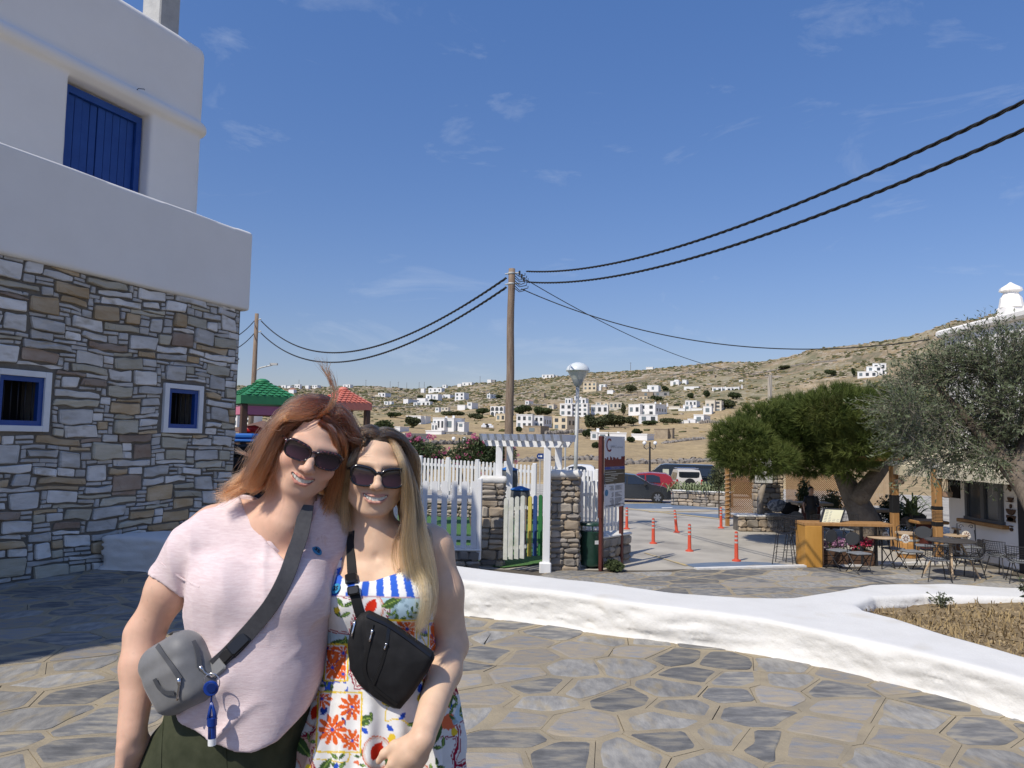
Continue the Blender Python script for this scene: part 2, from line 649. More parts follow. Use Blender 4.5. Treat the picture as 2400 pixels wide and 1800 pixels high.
rr=np.concatenate([np.geomspace(15,60,26)[:-1],np.geomspace(60,250,70)[:-1],np.geomspace(250,960,150),np.geomspace(980,2600,16)])
AA,RR=np.meshgrid(az,rr)
TX=(RR*np.sin(AA)).ravel();TY=(RR*np.cos(AA)).ravel()
TZ=terrain_z(TX,TY)
na,nr=len(az),len(rr)
gi=np.arange(nr*na).reshape(nr,na)
F=np.stack([gi[:-1,:-1],gi[:-1,1:],gi[1:,1:],gi[1:,:-1]],-1).reshape(-1,4)
P=np.stack([TX,TY,np.zeros_like(TX)],1)
n1=fbm(P/35,4);n2=fbm(P/9+3,4);n3=fbm(P/3.2+9,3)
straw=np.array([0.43,0.325,0.18]);straw2=np.array([0.35,0.265,0.155]);earth=np.array([0.235,0.19,0.13])
rock=np.array([0.42,0.36,0.28]);scrub=np.array([0.115,0.115,0.06])
rflat=RR.ravel();aflat=AA.ravel()
u=np.clip(n2*1.6+.5,0,1)[:,None]
field=straw*u+straw2*(1-u)
rows=0.5+0.5*np.sin((TX*0.25+TY)*1.15+n2*2.0)
field=field*(0.93+0.10*rows)[:,None]
hillc=earth*(1-u)+straw2*0.92*u
hillc=np.where((n3>.10)[:,None],hillc*.45+rock*.55,hillc)
hillc=np.where((n2+.5*n3>.30)[:,None],hillc*.25+rock*.75,hillc)
hillc=np.where((n2-.5*n3<-.16)[:,None],hillc*.35+scrub*.65,hillc)
rside=np.clip((aflat+.15)/.25,0,1)
w=np.clip((rflat-330)/170+n1*.8-.15*(1-rside),0,1)[:,None]
col=field*(1-w)+hillc*w
patch=np.clip((n1+.1)*4,0,1)[:,None]*np.clip((rflat-240)/80,0,1)[:,None]
col=col*(1-.45*patch)+(scrub*1.4+earth*.3)*.45*patch
terrain_m=mat('terrain',(1,1,1),(0.74,1.22),scale=0.9,rough=0.95,attr='tint',bump=0.6,bscale=0.8,bdist=0.5,spec=0.1)
terrain=mesh_obj('hillside',np.stack([TX,TY,TZ],1),F,terrain_m,smooth=True)
struct(terrain)
set_tint(terrain,col)
mb=MB();mb.add([[-3500,-3500,-2.6],[3500,-3500,-2.6],[3500,3500,-2.6],[-3500,3500,-2.6]],[(0,1,2,3)])
struct(mb.build('ground',mat('dry_ground',(0.36,0.27,0.15),(0.28,0.22,0.13),scale=.05,rough=.95)))
def clumps(name,n,rmin,rmax,size,m,seed,squash=0.65,rmaxb=None,cond=None):
 g=np.random.default_rng(seed)
 a=g.uniform(-0.66,0.66,n*3);r=np.sqrt(g.uniform(rmin**2,rmax**2,n*3))
 x,y=r*np.sin(a),r*np.cos(a)
 nn=fbm(np.stack([x,y,0*x],1)/30+4,3)
 Rr=np.interp(a,_raz,_rR)
 keep=(nn+g.uniform(-.35,.35,len(x))>0.0)&(r<Rr+5)&((r>430)|(g.uniform(0,1,len(x))<.25)|(a>0.05)&(r>380))
 x,y,r=x[keep][:n],y[keep][:n],r[keep][:n]
 z=terrain_z(x,y)
 t=(1+5**.5)/2
 ico=np.array([[-1,t,0],[1,t,0],[-1,-t,0],[1,-t,0],[0,-1,t],[0,1,t],[0,-1,-t],[0,1,-t],[t,0,-1],[t,0,1],[-t,0,-1],[-t,0,1]])/1.9
 fi=np.array([[0,11,5],[0,5,1],[0,1,7],[0,7,10],[0,10,11],[1,5,9],[5,11,4],[11,10,2],[10,7,6],[7,1,8],[3,9,4],[3,4,2],[3,2,6],[3,6,8],[3,8,9],[4,9,5],[2,4,11],[6,2,10],[8,6,7],[9,8,1]])
 m_=len(x)
 s=g.uniform(size[0],size[1],m_)*(0.7+r/900)
 V=ico[None]*g.uniform(.6,1.3,(m_,12,1))*s[:,None,None]
 V[:,:,2]*=squash
 V[:,:,0]*=g.uniform(1,1.9,(m_,1))
 V+=np.stack([x,y,z+s*.15],1)[:,None]
 Fq=(fi[None]+(np.arange(m_)*12)[:,None,None]).reshape(-1,3)
 return struct(mesh_obj(name,V.reshape(-1,3),Fq,m),'stuff')
clumps('scrub',9000,200,900,(.35,1.05),mat('scrub',(0.075,0.085,0.04),(0.14,0.13,0.07),scale=.3,rough=.95,spec=.05),11)
clumps('boulders',6500,330,900,(.3,.95),mat('boulder',(0.46,0.40,0.32),(0.33,0.27,0.2),scale=.4,rough=.9,spec=.1),12,.5)
clumps('dry_tussocks',5000,220,800,(.3,.8),mat('tussock',(0.40,0.30,0.15),(0.30,0.23,0.12),scale=.3,rough=.95,spec=.05),13,.5)
# car park and lower street
def sheet(name,poly,z,m,grid=None,follow=False,dz=0.0):
 mb=MB()
 if follow:
  poly=np.asarray(poly,float)
  return None
 mb.add([[p[0],p[1],z]for p in poly],[tuple(range(len(poly)))])
 return struct(mb.build(name,m))
def zlot(Y):
 return np.interp(Y,[18,26,34,44,52,58],[Z_LOW,Z_LOW-.03,Z_LOW-.11,-1.55,-1.69,-1.66])
lot_m=mat('lot_concrete',(0.47,0.435,0.37),(0.385,0.355,0.305),scale=.8,rough=.9,bump=.25,bscale=25,detail=8,c3=(0.27,0.25,0.22),s3=.7,lo3=.48,hi3=.7,spec=.2)
Ys=np.array([7.2,12,18,20,22,24,26,30,34,39,44,48,52,56,58.5])
Xl=np.interp(Ys,[7,18,58],[-14,-14,-40]);Xr=np.interp(Ys,[7,18,58],[30,30,48])
v=[];f=[]
for i,y in enumerate(Ys):
 for t in np.linspace(0,1,9):
  v.append([Xl[i]+(Xr[i]-Xl[i])*t,y,float(zlot(y))])
for i in range(len(Ys)-1):
 for j in range(8):
  a=i*9+j
  f.append((a,a+1,a+10,a+9))
struct(mesh_obj('parking_lot',v,f,lot_m))
def lotpoly(pts,dz):
 """a patch of paint on the car park, given by its outline in the photograph"""
 o=[]
 for px,py in pts:
  z=Z_LOW
  for _ in range(12):
   p=on(px,py,z);z=float(zlot(p[1]))
  o.append([p[0],p[1],z+dz])
 return o
def paint(name,pts,m,dz=0.008):
 mb=MB();q=lotpoly(pts,dz);mb.add(q,[tuple(range(len(q)))])
 return struct(mb.build(name,m))
blue_m=mat('worn_blue_paint',(0.115,0.165,0.245),(0.19,0.225,0.27),scale=3.0,rough=.75,bump=.2,bscale=40,detail=8,lo=.4,hi=.72)
yel_m=mat('worn_yellow_paint',(0.52,0.39,0.16),(0.45,0.38,0.27),scale=6,rough=.8,detail=8)
wht_m=mat('road_white',(0.74,0.73,0.70),(0.6,0.58,0.54),scale=7,rough=.75,detail=8)
paint('blue_painted_ground',[(1440,1181),(1555,1180),(1640,1188),(1706,1193),(1712,1217),(1600,1205),(1440,1187)],blue_m)
paint('blue_painted_ground',[(1600,1323),(1660,1319),(1745,1317),(1800,1319),(1860,1325),(1857,1328.6),(1755,1332),(1640,1333.5)],blue_m)
paint('yellow_line',[(1508,1296.3),(1512,1296),(1614,1326),(1606,1327)],yel_m,.013)
paint('yellow_line',[(1440,1188.2),(1600,1206.2),(1712,1218.4),(1712,1220.4),(1600,1208),(1440,1189.8)],yel_m,.013)
paint('yellow_line',[(1440,1179.2),(1556,1178),(1556,1180),(1440,1181)],yel_m,.013)
paint('yellow_line',[(1520,1199.5),(1620,1198),(1706,1196.6),(1706,1197.8),(1620,1199.3),(1520,1200.9)],yel_m,.013)
paint('white_marking',[(1550,1190),(1575,1189.6),(1577,1191.2),(1552,1191.8)],wht_m,.013)
def strip(name,px,w,h,m,z0):
 pts=np.array([on(a,b,z0)[:2]for a,b in px])
 mb=MB()
 n=len(pts)
 T=np.gradient(pts,axis=0);T/=np.linalg.norm(T,axis=1)[:,None]
 N_=np.stack([-T[:,1],T[:,0]],1)
 a=pts+N_*w/2;b=pts-N_*w/2
 v=np.concatenate([np.c_[a,np.full(n,z0-.1)],np.c_[a,np.full(n,z0+h)],np.c_[b,np.full(n,z0+h)],np.c_[b,np.full(n,z0-.1)]])
 f=[]
 for i in range(n-1):
  for k in range(3):
   f.append((k*n+i,k*n+i+1,(k+1)*n+i+1,(k+1)*n+i))
 f+=[(0,n,2*n,3*n),(n-1,2*n-1,3*n-1,4*n-1)]
 mb.add(v,f)
 return struct(mb.build(name,m))
strip('kerb',[(1630,1336),(1700,1334),(1800,1331),(1915,1328),(2000,1327),(2080,1325),(2145,1322),(2240,1319)],.16,.05,wht_m,Z_LOW)
# crazy paving
def clip_cell(cell,p,q):
 """keep the part of the polygon nearer to p than to q"""
 m=(p+q)/2;n=q-p
 out=[]
 k=len(cell)
 for i in range(k):
  a,b=cell[i],cell[(i+1)%k]
  da,db=(a-m)@n,(b-m)@n
  if da<=0:out.append(a)
  if(da<0)!=(db<0):
   out.append(a+(b-a)*(da/(da-db)))
 return out
def cells(region,size,seed,stretch=1.0,ang=0.0):
 g=np.random.default_rng(seed)
 region=np.asarray(region,float)
 c,s=math.cos(ang),math.sin(ang)
 Rm=np.array([[c,s],[-s,c]])
 q=region@Rm.T/np.array([stretch,1])
 lo,hi=q.min(0)-size*2,q.max(0)+size*2
 pts=[]
 tries=0
 gridd={}
 while tries<9000:
  tries+=1
  p=g.uniform(lo,hi)
  rad=size*g.choice([.6,.8,1.0,1.0,1.25])
  key=(int(p[0]//size),int(p[1]//size));ok=True
  for i in range(-2,3):
   for j in range(-2,3):
    for w,rw in gridd.get((key[0]+i,key[1]+j),()):
     if np.hypot(*(w-p))<.5*(rad+rw):ok=False
  if ok:
   gridd.setdefault(key,[]).append((p,rad));pts.append(p)
 pts=np.array(pts)
 out=[]
 for i,p in enumerate(pts):
  d=np.hypot(*(pts-p).T)
  o=np.argsort(d)[1:22]
  cell=[p+size*3*np.array(w)for w in((-1,-1),(1,-1),(1,1),(-1,1))]
  for j in o:
   cell=clip_cell(cell,p,pts[j])
   if len(cell)<3:break
  if len(cell)>=3:
   poly=np.array(cell)*np.array([stretch,1])@Rm
   ctr=poly.mean(0)
   if d_poly2(ctr[None],region)[0]<0:
    out.append(poly)
 return out
def offset_in(poly,w):
 """move each edge of a convex polygon inwards by w (w: one value per edge)"""
 n=len(poly)
 P_=[np.asarray(q)for q in poly]
 lines=[]
 for i in range(n):
  a,b=P_[i],P_[(i+1)%n]
  e=b-a;L_=np.hypot(*e)
  if L_<1e-6:continue
  nrm=np.array([-e[1],e[0]])/L_
  lines.append((a+nrm*w[i],nrm))
 cell=[q for q in P_]
 for a,nrm in lines:
  out=[]
  k=len(cell)
  for i in range(k):
   x,y=cell[i],cell[(i+1)%k]
   da,db=(x-a)@nrm,(y-a)@nrm
   if da>=0:out.append(x)
   if(da>0)!=(db>0):out.append(x+(y-x)*(da/(da-db)))
  cell=out
  if len(cell)<3:return None
 return np.array(cell)
def ccw(poly):
 x,y=poly[:,0],poly[:,1]
 return poly if(x*np.roll(y,-1)-y*np.roll(x,-1)).sum()>0 else poly[::-1]
def area(poly):
 x,y=poly[:,0],poly[:,1]
 return abs((x*np.roll(y,-1)-y*np.roll(x,-1)).sum())/2
def chaikin(p,t=.22):
 a=p*(1-t)+np.roll(p,-1,0)*t;b=p*t+np.roll(p,-1,0)*(1-t)
 return np.stack([a,b],1).reshape(-1,2)
slate_ms=[mat('slate_blue',(0.125,0.124,0.122),(0.245,0.24,0.23),scale=5,spec=.15,rough=.75,bump=.5,bscale=18,detail=9,rand=.22,stretch=(1,2.6,1),c3=(0.33,0.29,0.215),s3=5,lo3=.5,hi3=.72),mat('slate_grey',(0.205,0.20,0.19),(0.34,0.325,0.295),scale=6,spec=.15,rough=.75,bump=.6,bscale=16,detail=9,rand=.2,stretch=(2.4,1,1),c3=(0.34,0.28,0.18),s3=4,lo3=.52,hi3=.75),mat('slate_tan',(0.34,0.285,0.205),(0.27,0.25,0.225),scale=6,spec=.15,rough=.8,bump=.6,bscale=16,detail=9,rand=.18,stretch=(1.4,3,1),c3=(0.22,0.235,0.26),s3=5,lo3=.5,hi3=.7)]
mortar_m=mat('paving_mortar',(0.385,0.32,0.215),(0.29,0.245,0.175),scale=4,rough=.9,bump=.5,bscale=60,detail=9,c3=(0.255,0.225,0.17),s3=1.5,lo3=.5,hi3=.75,spec=.2)
groove_m=mat('joint',(0.10,0.085,0.065),rough=.95)
def paving(region,z,size,seed,parent,gap,limit,stretch=1.0,ang=0.0,mix=(.5,.3,.2),groove=.004,keep=lambda c:True,relief=.005,name='paving_stone'):
 g=np.random.default_rng(seed)
 beds=MB();n=0
 todo=[]
 for poly in cells(region,size,seed,stretch,ang):
  poly=ccw(poly)
  bed=offset_in(poly,g.uniform(-.002,groove,len(poly)))
  if bed is not None and len(bed)>2:
   h=z+.010+g.uniform(-.002,.002)
   beds.prism(bed,0,h-z+.004,off=(0,0,z-.004))
  st=offset_in(poly,g.uniform(gap[0],gap[1],len(poly)))
  if st is None or len(st)<3 or area(st)<.012:continue
  if not keep(st.mean(0)):continue
  todo.append(st)
 todo.sort(key=lambda s:np.hypot(*s.mean(0)))
 for st in todo[:limit]:
  e=[]
  for i in range(len(st)):
   a,b=st[i],st[(i+1)%len(st)]
   k=max(1,int(np.hypot(*(b-a))/.13))
   for t in range(k):e.append(a+(b-a)*t/k)
  e=np.array(e)
  e+=g.normal(0,.011,e.shape)
  e=chaikin(e,.13)
  hh=z+.011+g.uniform(.001,.001+relief)
  c=e.mean(0)
  k=len(e)
  inn=c+(e-c)*(1-.022/max(.05,np.hypot(*(e-c).T).mean()))
  v=np.concatenate([np.c_[e,np.full(k,z-.002)],np.c_[e,np.full(k,hh-.004)],np.c_[inn,np.full(k,hh)]])
  f=[tuple(range(2*k,3*k))]
  for q in range(2):
   for i in range(k):
    j=(i+1)%k
    f.append((q*k+i,q*k+j,q*k+k+j,q*k+k+i))
  o=mesh_obj(name,v,f,slate_ms[g.choice(3,p=mix)],parent)
  n+=1
 beds.build('mortar_bed',mortar_m,parent,kind='stuff')
 return n
wall_mid=[(-5.2,9.75),(-4.2,9.2),(-2.5,8.3),(-0.4,7.4),(1.0,6.9),(2.0,6.55),(2.7,6.8),(3.6,7.35),(5.0,7.35),(9.0,7.2)]
tpoly=[(-14,-9),(12,-9),(12,7.2)]+wall_mid[::-1]+[(-5.0,10.6),(-3.9,12.6),(-14,16)]
mb=MB();mb.prism(ccw(np.array(tpoly,float)),-2.4,0.0)
terrace=struct(mb.build('terrace',groove_m))
front=[(-7.6,2.6),(5.2,2.6),(4.6,3.6),(3.8,4.6),(3.0,5.4),(2.3,6.1),(1.3,6.6),(0,7.3),(-.8,7.7),(-2.2,8.35),(-3.9,9.2),(-4.6,9.5),(-5.3,8.9),(-7.6,3.2)]
def seen_t(c):
 X,Y=c
 return Y>3.3 and abs(X)<.74*Y+.4
n_t=paving(front,0.0,.30,21,terrace,(.012,.045),298,stretch=1.25,ang=.6,mix=(.38,.36,.26),keep=seen_t)
spoly=[(-9,7.3),(14,7.3),(14,19.0),(6.5,18.2),(3.2,17.2),(0,17.0),(-9,17.5)]
mb=MB();mb.prism(ccw(np.array(spoly,float)),-.3,.002,off=(0,0,Z_LOW))
street=struct(mb.build('street_paving',groove_m))
sreg=[(0.5,8.6),(11.5,8.6),(12.2,18.6),(6.6,17.9),(3.2,16.95),(0.3,16.6)]
def seen_s(c):
 return abs(c[0])<.72*c[1]
n_s=paving(sreg,Z_LOW,.56,22,street,(.02,.05),290,stretch=1.7,ang=.25,mix=(.55,.3,.15),keep=lambda c:seen_s(c)and c[1]>10.5)
print('paving stones',n_t,n_s)
# white house on the left
P0=np.array([-5.46,7.96]);WD=np.array([0.3987,0.917]);WD=WD/np.hypot(*WD)
WN=np.array([WD[1],-WD[0]])
WM=np.array([[WD[0],WN[0],0],[WD[1],WN[1],0],[0,0,1.0]])
def wpt(s,o,z):
 q=P0+WD*s+WN*o
 return np.array([q[0],q[1],z])
class WB(MB):
 """shapes given in (along the wall, outward, up)"""
 def done(s,name,m,parent=None,**k):
  v=np.concatenate(s.v)
  v=v@WM.T+np.array([P0[0],P0[1],0])
  return mesh_obj(name,v,s.f,m,parent,**k)
house=thing('white_house','tall whitewashed house with a rubble stone ground floor and blue shutters above','house',wpt(0,-2,0))
plaster_m=mat('white_plaster',(0.86,0.83,0.775),(0.82,0.79,0.735),scale=1.2,rough=.85,bump=.25,bscale=35,bdist=.008,spec=.25,detail=7)
stone_mortar=mat('wall_mortar',(0.20,0.18,0.15),(0.15,0.135,0.115),scale=6,rough=.95,bump=.8,bscale=30,spec=.1)
S0,S1,ZT=-3.4,3.42,3.52
wins=[(-.04,.46,1.70,2.24),(2.17,2.68,1.72,2.25)]
b=WB()
cuts=[S0,wins[0][0]+.03,wins[0][1]-.03,wins[1][0]+.03,wins[1][1]-.03,S1]
for i in range(5):
 a,c=cuts[i],cuts[i+1]
 if i in(1,3):
  w=wins[0]if i==1 else wins[1]
  for z0,z1 in((-.3,w[2]+.03),(w[3]-.03,ZT)):
   b.box(((a+c)/2,-.25,(z0+z1)/2),(c-a,.5,z1-z0))
 else:
  b.box(((a+c)/2,-.25,(ZT-.3)/2),(c-a,.5,ZT+.3))
b.box(((S0+S1)/2,-3.3,(ZT-.3)/2),(S1-S0,5.4,ZT+.3))
core=b.done('ground_floor_wall',stone_mortar,house)
marble=[mat('marble_white',(0.60,0.575,0.53),(0.76,0.735,0.69),scale=3,spec=.2,rough=.85,bump=.5,bscale=14,rand=.12,detail=8,stretch=(1,1,2.2),c3=(0.46,0.42,0.35),s3=5,lo3=.55,hi3=.75),mat('marble_grey',(0.44,0.425,0.395),(0.60,0.58,0.545),scale=3,spec=.2,rough=.85,bump=.5,bscale=14,rand=.14,detail=8,stretch=(1,1,3),c3=(0.40,0.36,0.29),s3=4,lo3=.55,hi3=.75),mat('stone_green_tan',(0.41,0.37,0.275),(0.52,0.48,0.385),scale=3,rough=.8,bump=.6,bscale=14,rand=.14,detail=8,stretch=(1,1,4)),mat('stone_ochre',(0.42,0.295,0.16),(0.52,0.41,0.27),scale=3,rough=.8,bump=.6,bscale=14,rand=.16,detail=8,stretch=(1,1,3)),mat('stone_brown',(0.27,0.19,0.135),(0.36,0.29,0.23),scale=3,rough=.8,bump=.6,bscale=14,rand=.16,detail=8,stretch=(1,1,2))]
g=np.random.default_rng(5)
CW,CH=.072,.051
s_lo=-1.35
nc,nrw=int((S1+.02-s_lo)/CW),int(ZT/CH)
occ=np.zeros((nc,nrw),bool)
for w in wins:
 occ[max(0,int((w[0]-.085-s_lo)/CW)):int(math.ceil((w[1]+.085-s_lo)/CW)),int((w[2]-.07)/CH):int(math.ceil((w[3]+.07)/CH))]=True
blocks=[]
kinds=[(6,4,12),(5,4,16),(4,4,14),(6,3,22),(5,3,22),(3,4,8),(8,2,18),(7,2,34),(5,2,50),(3,3,18),(4,2,40),(7,1,30),(5,1,50)]
for bw,bh,cnt in kinds:
 for _ in range(cnt*9):
  if cnt<=0:break
  i=g.integers(0,nc-bw+1);j=g.integers(0,nrw-bh+1)
  if not occ[i:i+bw,j:j+bh].any():
   occ[i:i+bw,j:j+bh]=True;blocks.append((i,j,bw,bh));cnt-=1
for j in range(nrw):
 i=0
 while i<nc:
  if occ[i,j]:i+=1;continue
  k=i
  while k<nc and not occ[k,j]and k-i<g.choice([2,3,4,5,6]):k+=1
  hgt=1
  if j+1<nrw and not occ[i:k,j+1].any()and g.uniform()<.55:hgt=2
  occ[i:k,j:j+hgt]=True;blocks.append((i,j,k-i,hgt));i=k
blocks.sort(key=lambda q:-(q[2]*q[3])+(0 if s_lo+q[0]*CW>-1.0 else 100))
rest=MB();used=0
def wobble(s,z):
 return s+.018*math.sin(z*5.1+s*1.7),z+.016*math.sin(s*2.9+1)+.008*math.sin(s*7.3+z*3)
for(i,j,bw,bh)in blocks:
 a,c=s_lo+i*CW,s_lo+(i+bw)*CW
 z0,z1=j*CH,(j+bh)*CH
 m_=g.uniform(.004,.008)
 big=bw*bh>=8
 sl=g.normal(0,.013 if big else .004,4);tl=g.normal(0,.009 if big else .0025,4)
 cor=[(a+m_+abs(sl[0]),z0+m_+abs(tl[0])),(c-m_-abs(sl[1]),z0+m_+abs(tl[1])),(c-m_-abs(sl[2]),z1-m_-abs(tl[2])),(a+m_+abs(sl[3]),z1-m_-abs(tl[3]))]
 e=[]
 for q in range(4):
  p,r=np.array(cor[q]),np.array(cor[(q+1)%4])
  k=max(1,int(np.hypot(*(r-p))/.11))
  for t in range(k):e.append(p+(r-p)*t/k)
 e=np.array(e)
 if len(e)>4:e+=g.normal(0,.0075,e.shape)
 else:e+=g.normal(0,.003,e.shape)
 e=chaikin(e,.09)
 e=np.array([wobble(*q)for q in e])
 if e[:,0].max()>S1+.05:e[:,0]=np.minimum(e[:,0],S1+.05)
 ok=True
 for w in wins:
  if e[:,0].max()>w[0]-.07 and e[:,0].min()<w[1]+.07 and e[:,1].max()>w[2]-.06 and e[:,1].min()<w[3]+.06:
   if(e[:,0].mean()<w[0]):e[:,0]=np.minimum(e[:,0],w[0]-.085)
   elif(e[:,0].mean()>w[1]):e[:,0]=np.maximum(e[:,0],w[1]+.085)
   elif(e[:,1].mean()<w[2]):e[:,1]=np.minimum(e[:,1],w[2]-.075)
   elif(e[:,1].mean()>w[3]):e[:,1]=np.maximum(e[:,1],w[3]+.075)
   else:ok=False
 e[:,1]=np.clip(e[:,1],.005,ZT-.004)
 if not ok or area(e)<.0012:continue
 pr=g.uniform(.022,.05)if big else g.uniform(.012,.035)
 ctr=e.mean(0);k=len(e)
 sc_in=1-min(.3,.009/max(.02,min(e[:,0].ptp()if hasattr(e[:,0],'ptp')else np.ptp(e[:,0]),np.ptp(e[:,1]))/2))
 inn=ctr+(e-ctr)*sc_in
 tilt=g.normal(0,.035,2)
 v=np.concatenate([np.c_[e[:,0],np.full(k,-.02),e[:,1]],np.c_[e[:,0],np.full(k,pr*.75),e[:,1]],np.c_[inn[:,0],pr+(inn-ctr)@tilt+g.normal(0,.0035,k),inn[:,1]]])
 ff=[tuple(range(3*k-1,2*k-1,-1))]
 for q in range(2):
  for t in range(k):
   u_=(t+1)%k
   ff.append((q*k+u_,q*k+t,q*k+k+t,q*k+k+u_))
 vv=v@WM.T+np.array([P0[0],P0[1],0])
 if used<298:
  kind=g.choice(5,p=[.33,.27,.18,.13,.09]if big else[.34,.28,.22,.1,.06])
  mesh_obj('stone',vv,ff,marble[kind],core)
  used+=1
 else:
  rest.add(vv,ff)
rest.build('small_stones',marble[1],core,kind='stuff')
blue_m2=mat('blue_paint',(0.012,0.055,0.24),(0.018,0.07,0.28),scale=4,rough=.45,bump=.15,bscale=60,detail=6)
dark_m=mat('dark_interior',(0.006,0.006,0.007),rough=.9)
bar_m=mat('iron_bar',(0.03,0.03,0.035),rough=.5,metal=.6)
surround_m=mat('surround_plaster',(0.78,0.78,0.77),(0.72,0.72,0.71),scale=5,rough=.85,bump=.4,bscale=30)
for(a,c,z0,z1)in wins:
 b=WB()
 for(q0,q1,y0,y1)in((a-.075,a,z0-.065,z1+.065),(c,c+.075,z0-.065,z1+.065),(a,c,z1,z1+.065),(a,c,z0-.065,z0)):
  b.bbox(((q0+q1)/2,.012,(y0+y1)/2),(q1-q0,.07,y1-y0),.004)
 win=b.done('window',surround_m,house)
 b=WB()
 for(q0,q1,y0,y1)in((a,a+.055,z0,z1),(c-.055,c,z0,z1),(a+.055,c-.055,z1-.055,z1),(a+.055,c-.055,z0,z0+.055)):
  b.box(((q0+q1)/2,-.012,(y0+y1)/2),(q1-q0,.06,y1-y0))
 b.done('frame',blue_m2,win)
 b=WB();b.box(((a+c)/2,-.32,(z0+z1)/2),(c-a-.06,.02,z1-z0-.06));b.done('dark_pane',dark_m,win)
 for k in range(5):
  s=a+.055+(c-a-.11)*(k+.5)/5
  b=WB();b.tube([(s,-.03,z0+.05),(s,-.03,z1-.05)],.007,6);b.done('bar',bar_m,win,smooth=True)
def rounded_wall(fn,sr,orr,zr,h,name,m,parent):
 V,Fc=sdf_mesh(fn,axis_pts(*sr,h),axis_pts(*orr,h),axis_pts(*zr,h))
 V=V@WM.T+np.array([P0[0],P0[1],0])
 return mesh_obj(name,V,Fc,m,parent,smooth=True)
def f_par(p):
 d=d_box(p-np.array([0.06,-.10,4.115]),(3.49,.17,.60),.035)
 dd=d_box(p-np.array([3.38,-.85,4.115]),(.17,.9,.60),.035)
 return smin(d,dd,.02)+.006*fbm(p*1.7,2)
rounded_wall(f_par,(-3.6,3.75),(-1.85,.2),(3.4,4.85),.033,'balcony_parapet',plaster_m,house)
b=WB();b.box((0,-2.4,3.585),(6.6,4.1,.12));b.done('balcony_floor',plaster_m,house)
TB=-1.2
def f_tow(p):
 d=d_box(p-np.array([.25,TB-1.6,5.72]),(3.46,1.6,2.24),.16)
 d=smax(d,-d_box(p-np.array([2.03,TB,5.4]),(.66,.27,1.03),.01),.015)
 q=p-np.array([.25,TB-1.6,6.58])
 ring=np.maximum(np.abs(q[:,0])-3.46+.1,np.abs(q[:,1])-1.6+.1)
 c2=np.maximum(q[:,0]-3.46,0);c1=np.abs(q[:,1])-1.6
 ed=d_box(np.c_[q[:,0],q[:,1],np.zeros(len(q))],(3.46,1.6,5),.16)
 band=np.sqrt(np.maximum(ed+.02,0)**2+q[:,2]**2)-.115
 d=smin(d,band,.025)
 return d+.007*fbm(p*1.5,2)+.003*fbm(p*6,2)
rounded_wall(f_tow,(-3.4,3.95),(TB-3.4,TB+.22),(3.45,8.1),.04,'upper_storey',plaster_m,house)
sh=None
b=WB()
for(q0,q1,y0,y1)in((1.40,1.49,4.4,6.38),(2.57,2.66,4.4,6.38),(1.49,2.57,6.28,6.38)):
 b.box(((q0+q1)/2,TB-.20,(y0+y1)/2),(q1-q0,.07,y1-y0))
sh=b.done('shutter_frame',blue_m2,house)
n_pl=9
for k in range(n_pl):
 q0=1.495+1.07*k/n_pl;q1=1.495+1.07*(k+1)/n_pl
 b=WB();b.bbox(((q0+q1)/2,TB-.225-(.012 if k in(2,3)else 0),5.33),(q1-q0-(.006 if k!=3 else .014),.03,1.89),.004)
 b.done('plank',blue_m2,sh)
b=WB();b.box((2.03,TB-.262,5.3),(1.3,.02,2.0));b.done('dark_lining',dark_m,house)
b=WB();b.bbox((3.05,TB-.35,8.35),(.38,.4,.9),.02);b.done('roof_stump',mat('bare_concrete',(0.45,0.45,0.43),(0.36,0.36,0.35),scale=6,rough=.9,bump=.5),house)
b=WB();b.box((-5.6,-1.3,3.9),(1.9,5.1,7.8));b.done('added_shadow_block',plaster_m,house)  # unseen block added beside the house to cast the shadow edge over the terrace
b=WB();b.tube([(2.35,TB+.02,6.62),(2.36,TB+.09,6.67),(2.45,TB+.10,6.70),(2.44,TB+.12,6.68)],.006,5);b.done('wire_hook',bar_m,house)
# low white wall round the planter
outer_front=[(-4.9,9.05),(-4.3,8.95),(-3.4,8.55),(-2.2,7.95),(-.39,7.03),(.35,6.72),(.85,6.43),(1.45,6.15),(2.0,5.9),(2.5,5.42),(2.9,4.9),(3.2,4.42),(3.7,3.5),(4.4,2.4)]
back=[(9.0,7.55),(6.2,7.62),(5.0,7.6),(4.45,7.75),(3.6,7.62),(3.0,7.15),(2.55,6.85),(2.05,6.74),(1.5,6.85),(.9,7.2),(0,7.6),(-.5,7.85),(-2.4,8.75),(-3.6,9.4),(-4.4,9.7)]
hole=[(9.0,7.05),(6.0,7.08),(4.84,7.08),(3.9,7.12),(3.35,6.95),(3.03,6.6),(2.98,6.35),(3.12,6.12),(3.25,5.62),(3.5,5.02),(4.0,4.2),(4.9,3.0),(9.0,2.6)]
wpoly=np.array(outer_front+[(5.1,2.0),(9.6,1.8)]+[(9.6,7.5)]+back,float)
hpoly=np.array(hole,float)
def wtop(x):
 return np.interp(x,[-4.6,-.4,1.4,3.2,6],[.42,.325,.29,.255,.25])
def f_low(p):
 d2=np.maximum(d_poly2(p[:,:2],wpoly),-d_poly2(p[:,:2],hpoly))
 n_=fbm(p*np.array([2.6,2.6,8]),3)
 n_b=fbm(p*np.array([6,6,26])+7,3)
 dz=p[:,2]-wtop(p[:,0])-.012*fbm(p*1.6,2)
 side=np.clip(-(dz+.03)/.05,0,1)
 d2=d2+(.036*n_+.034*np.abs(n_b)-.006)*side
 d2=d2-.03*np.clip(1-p[:,2]/.05,0,1)**2
 return smax(d2,dz,.055)*.9
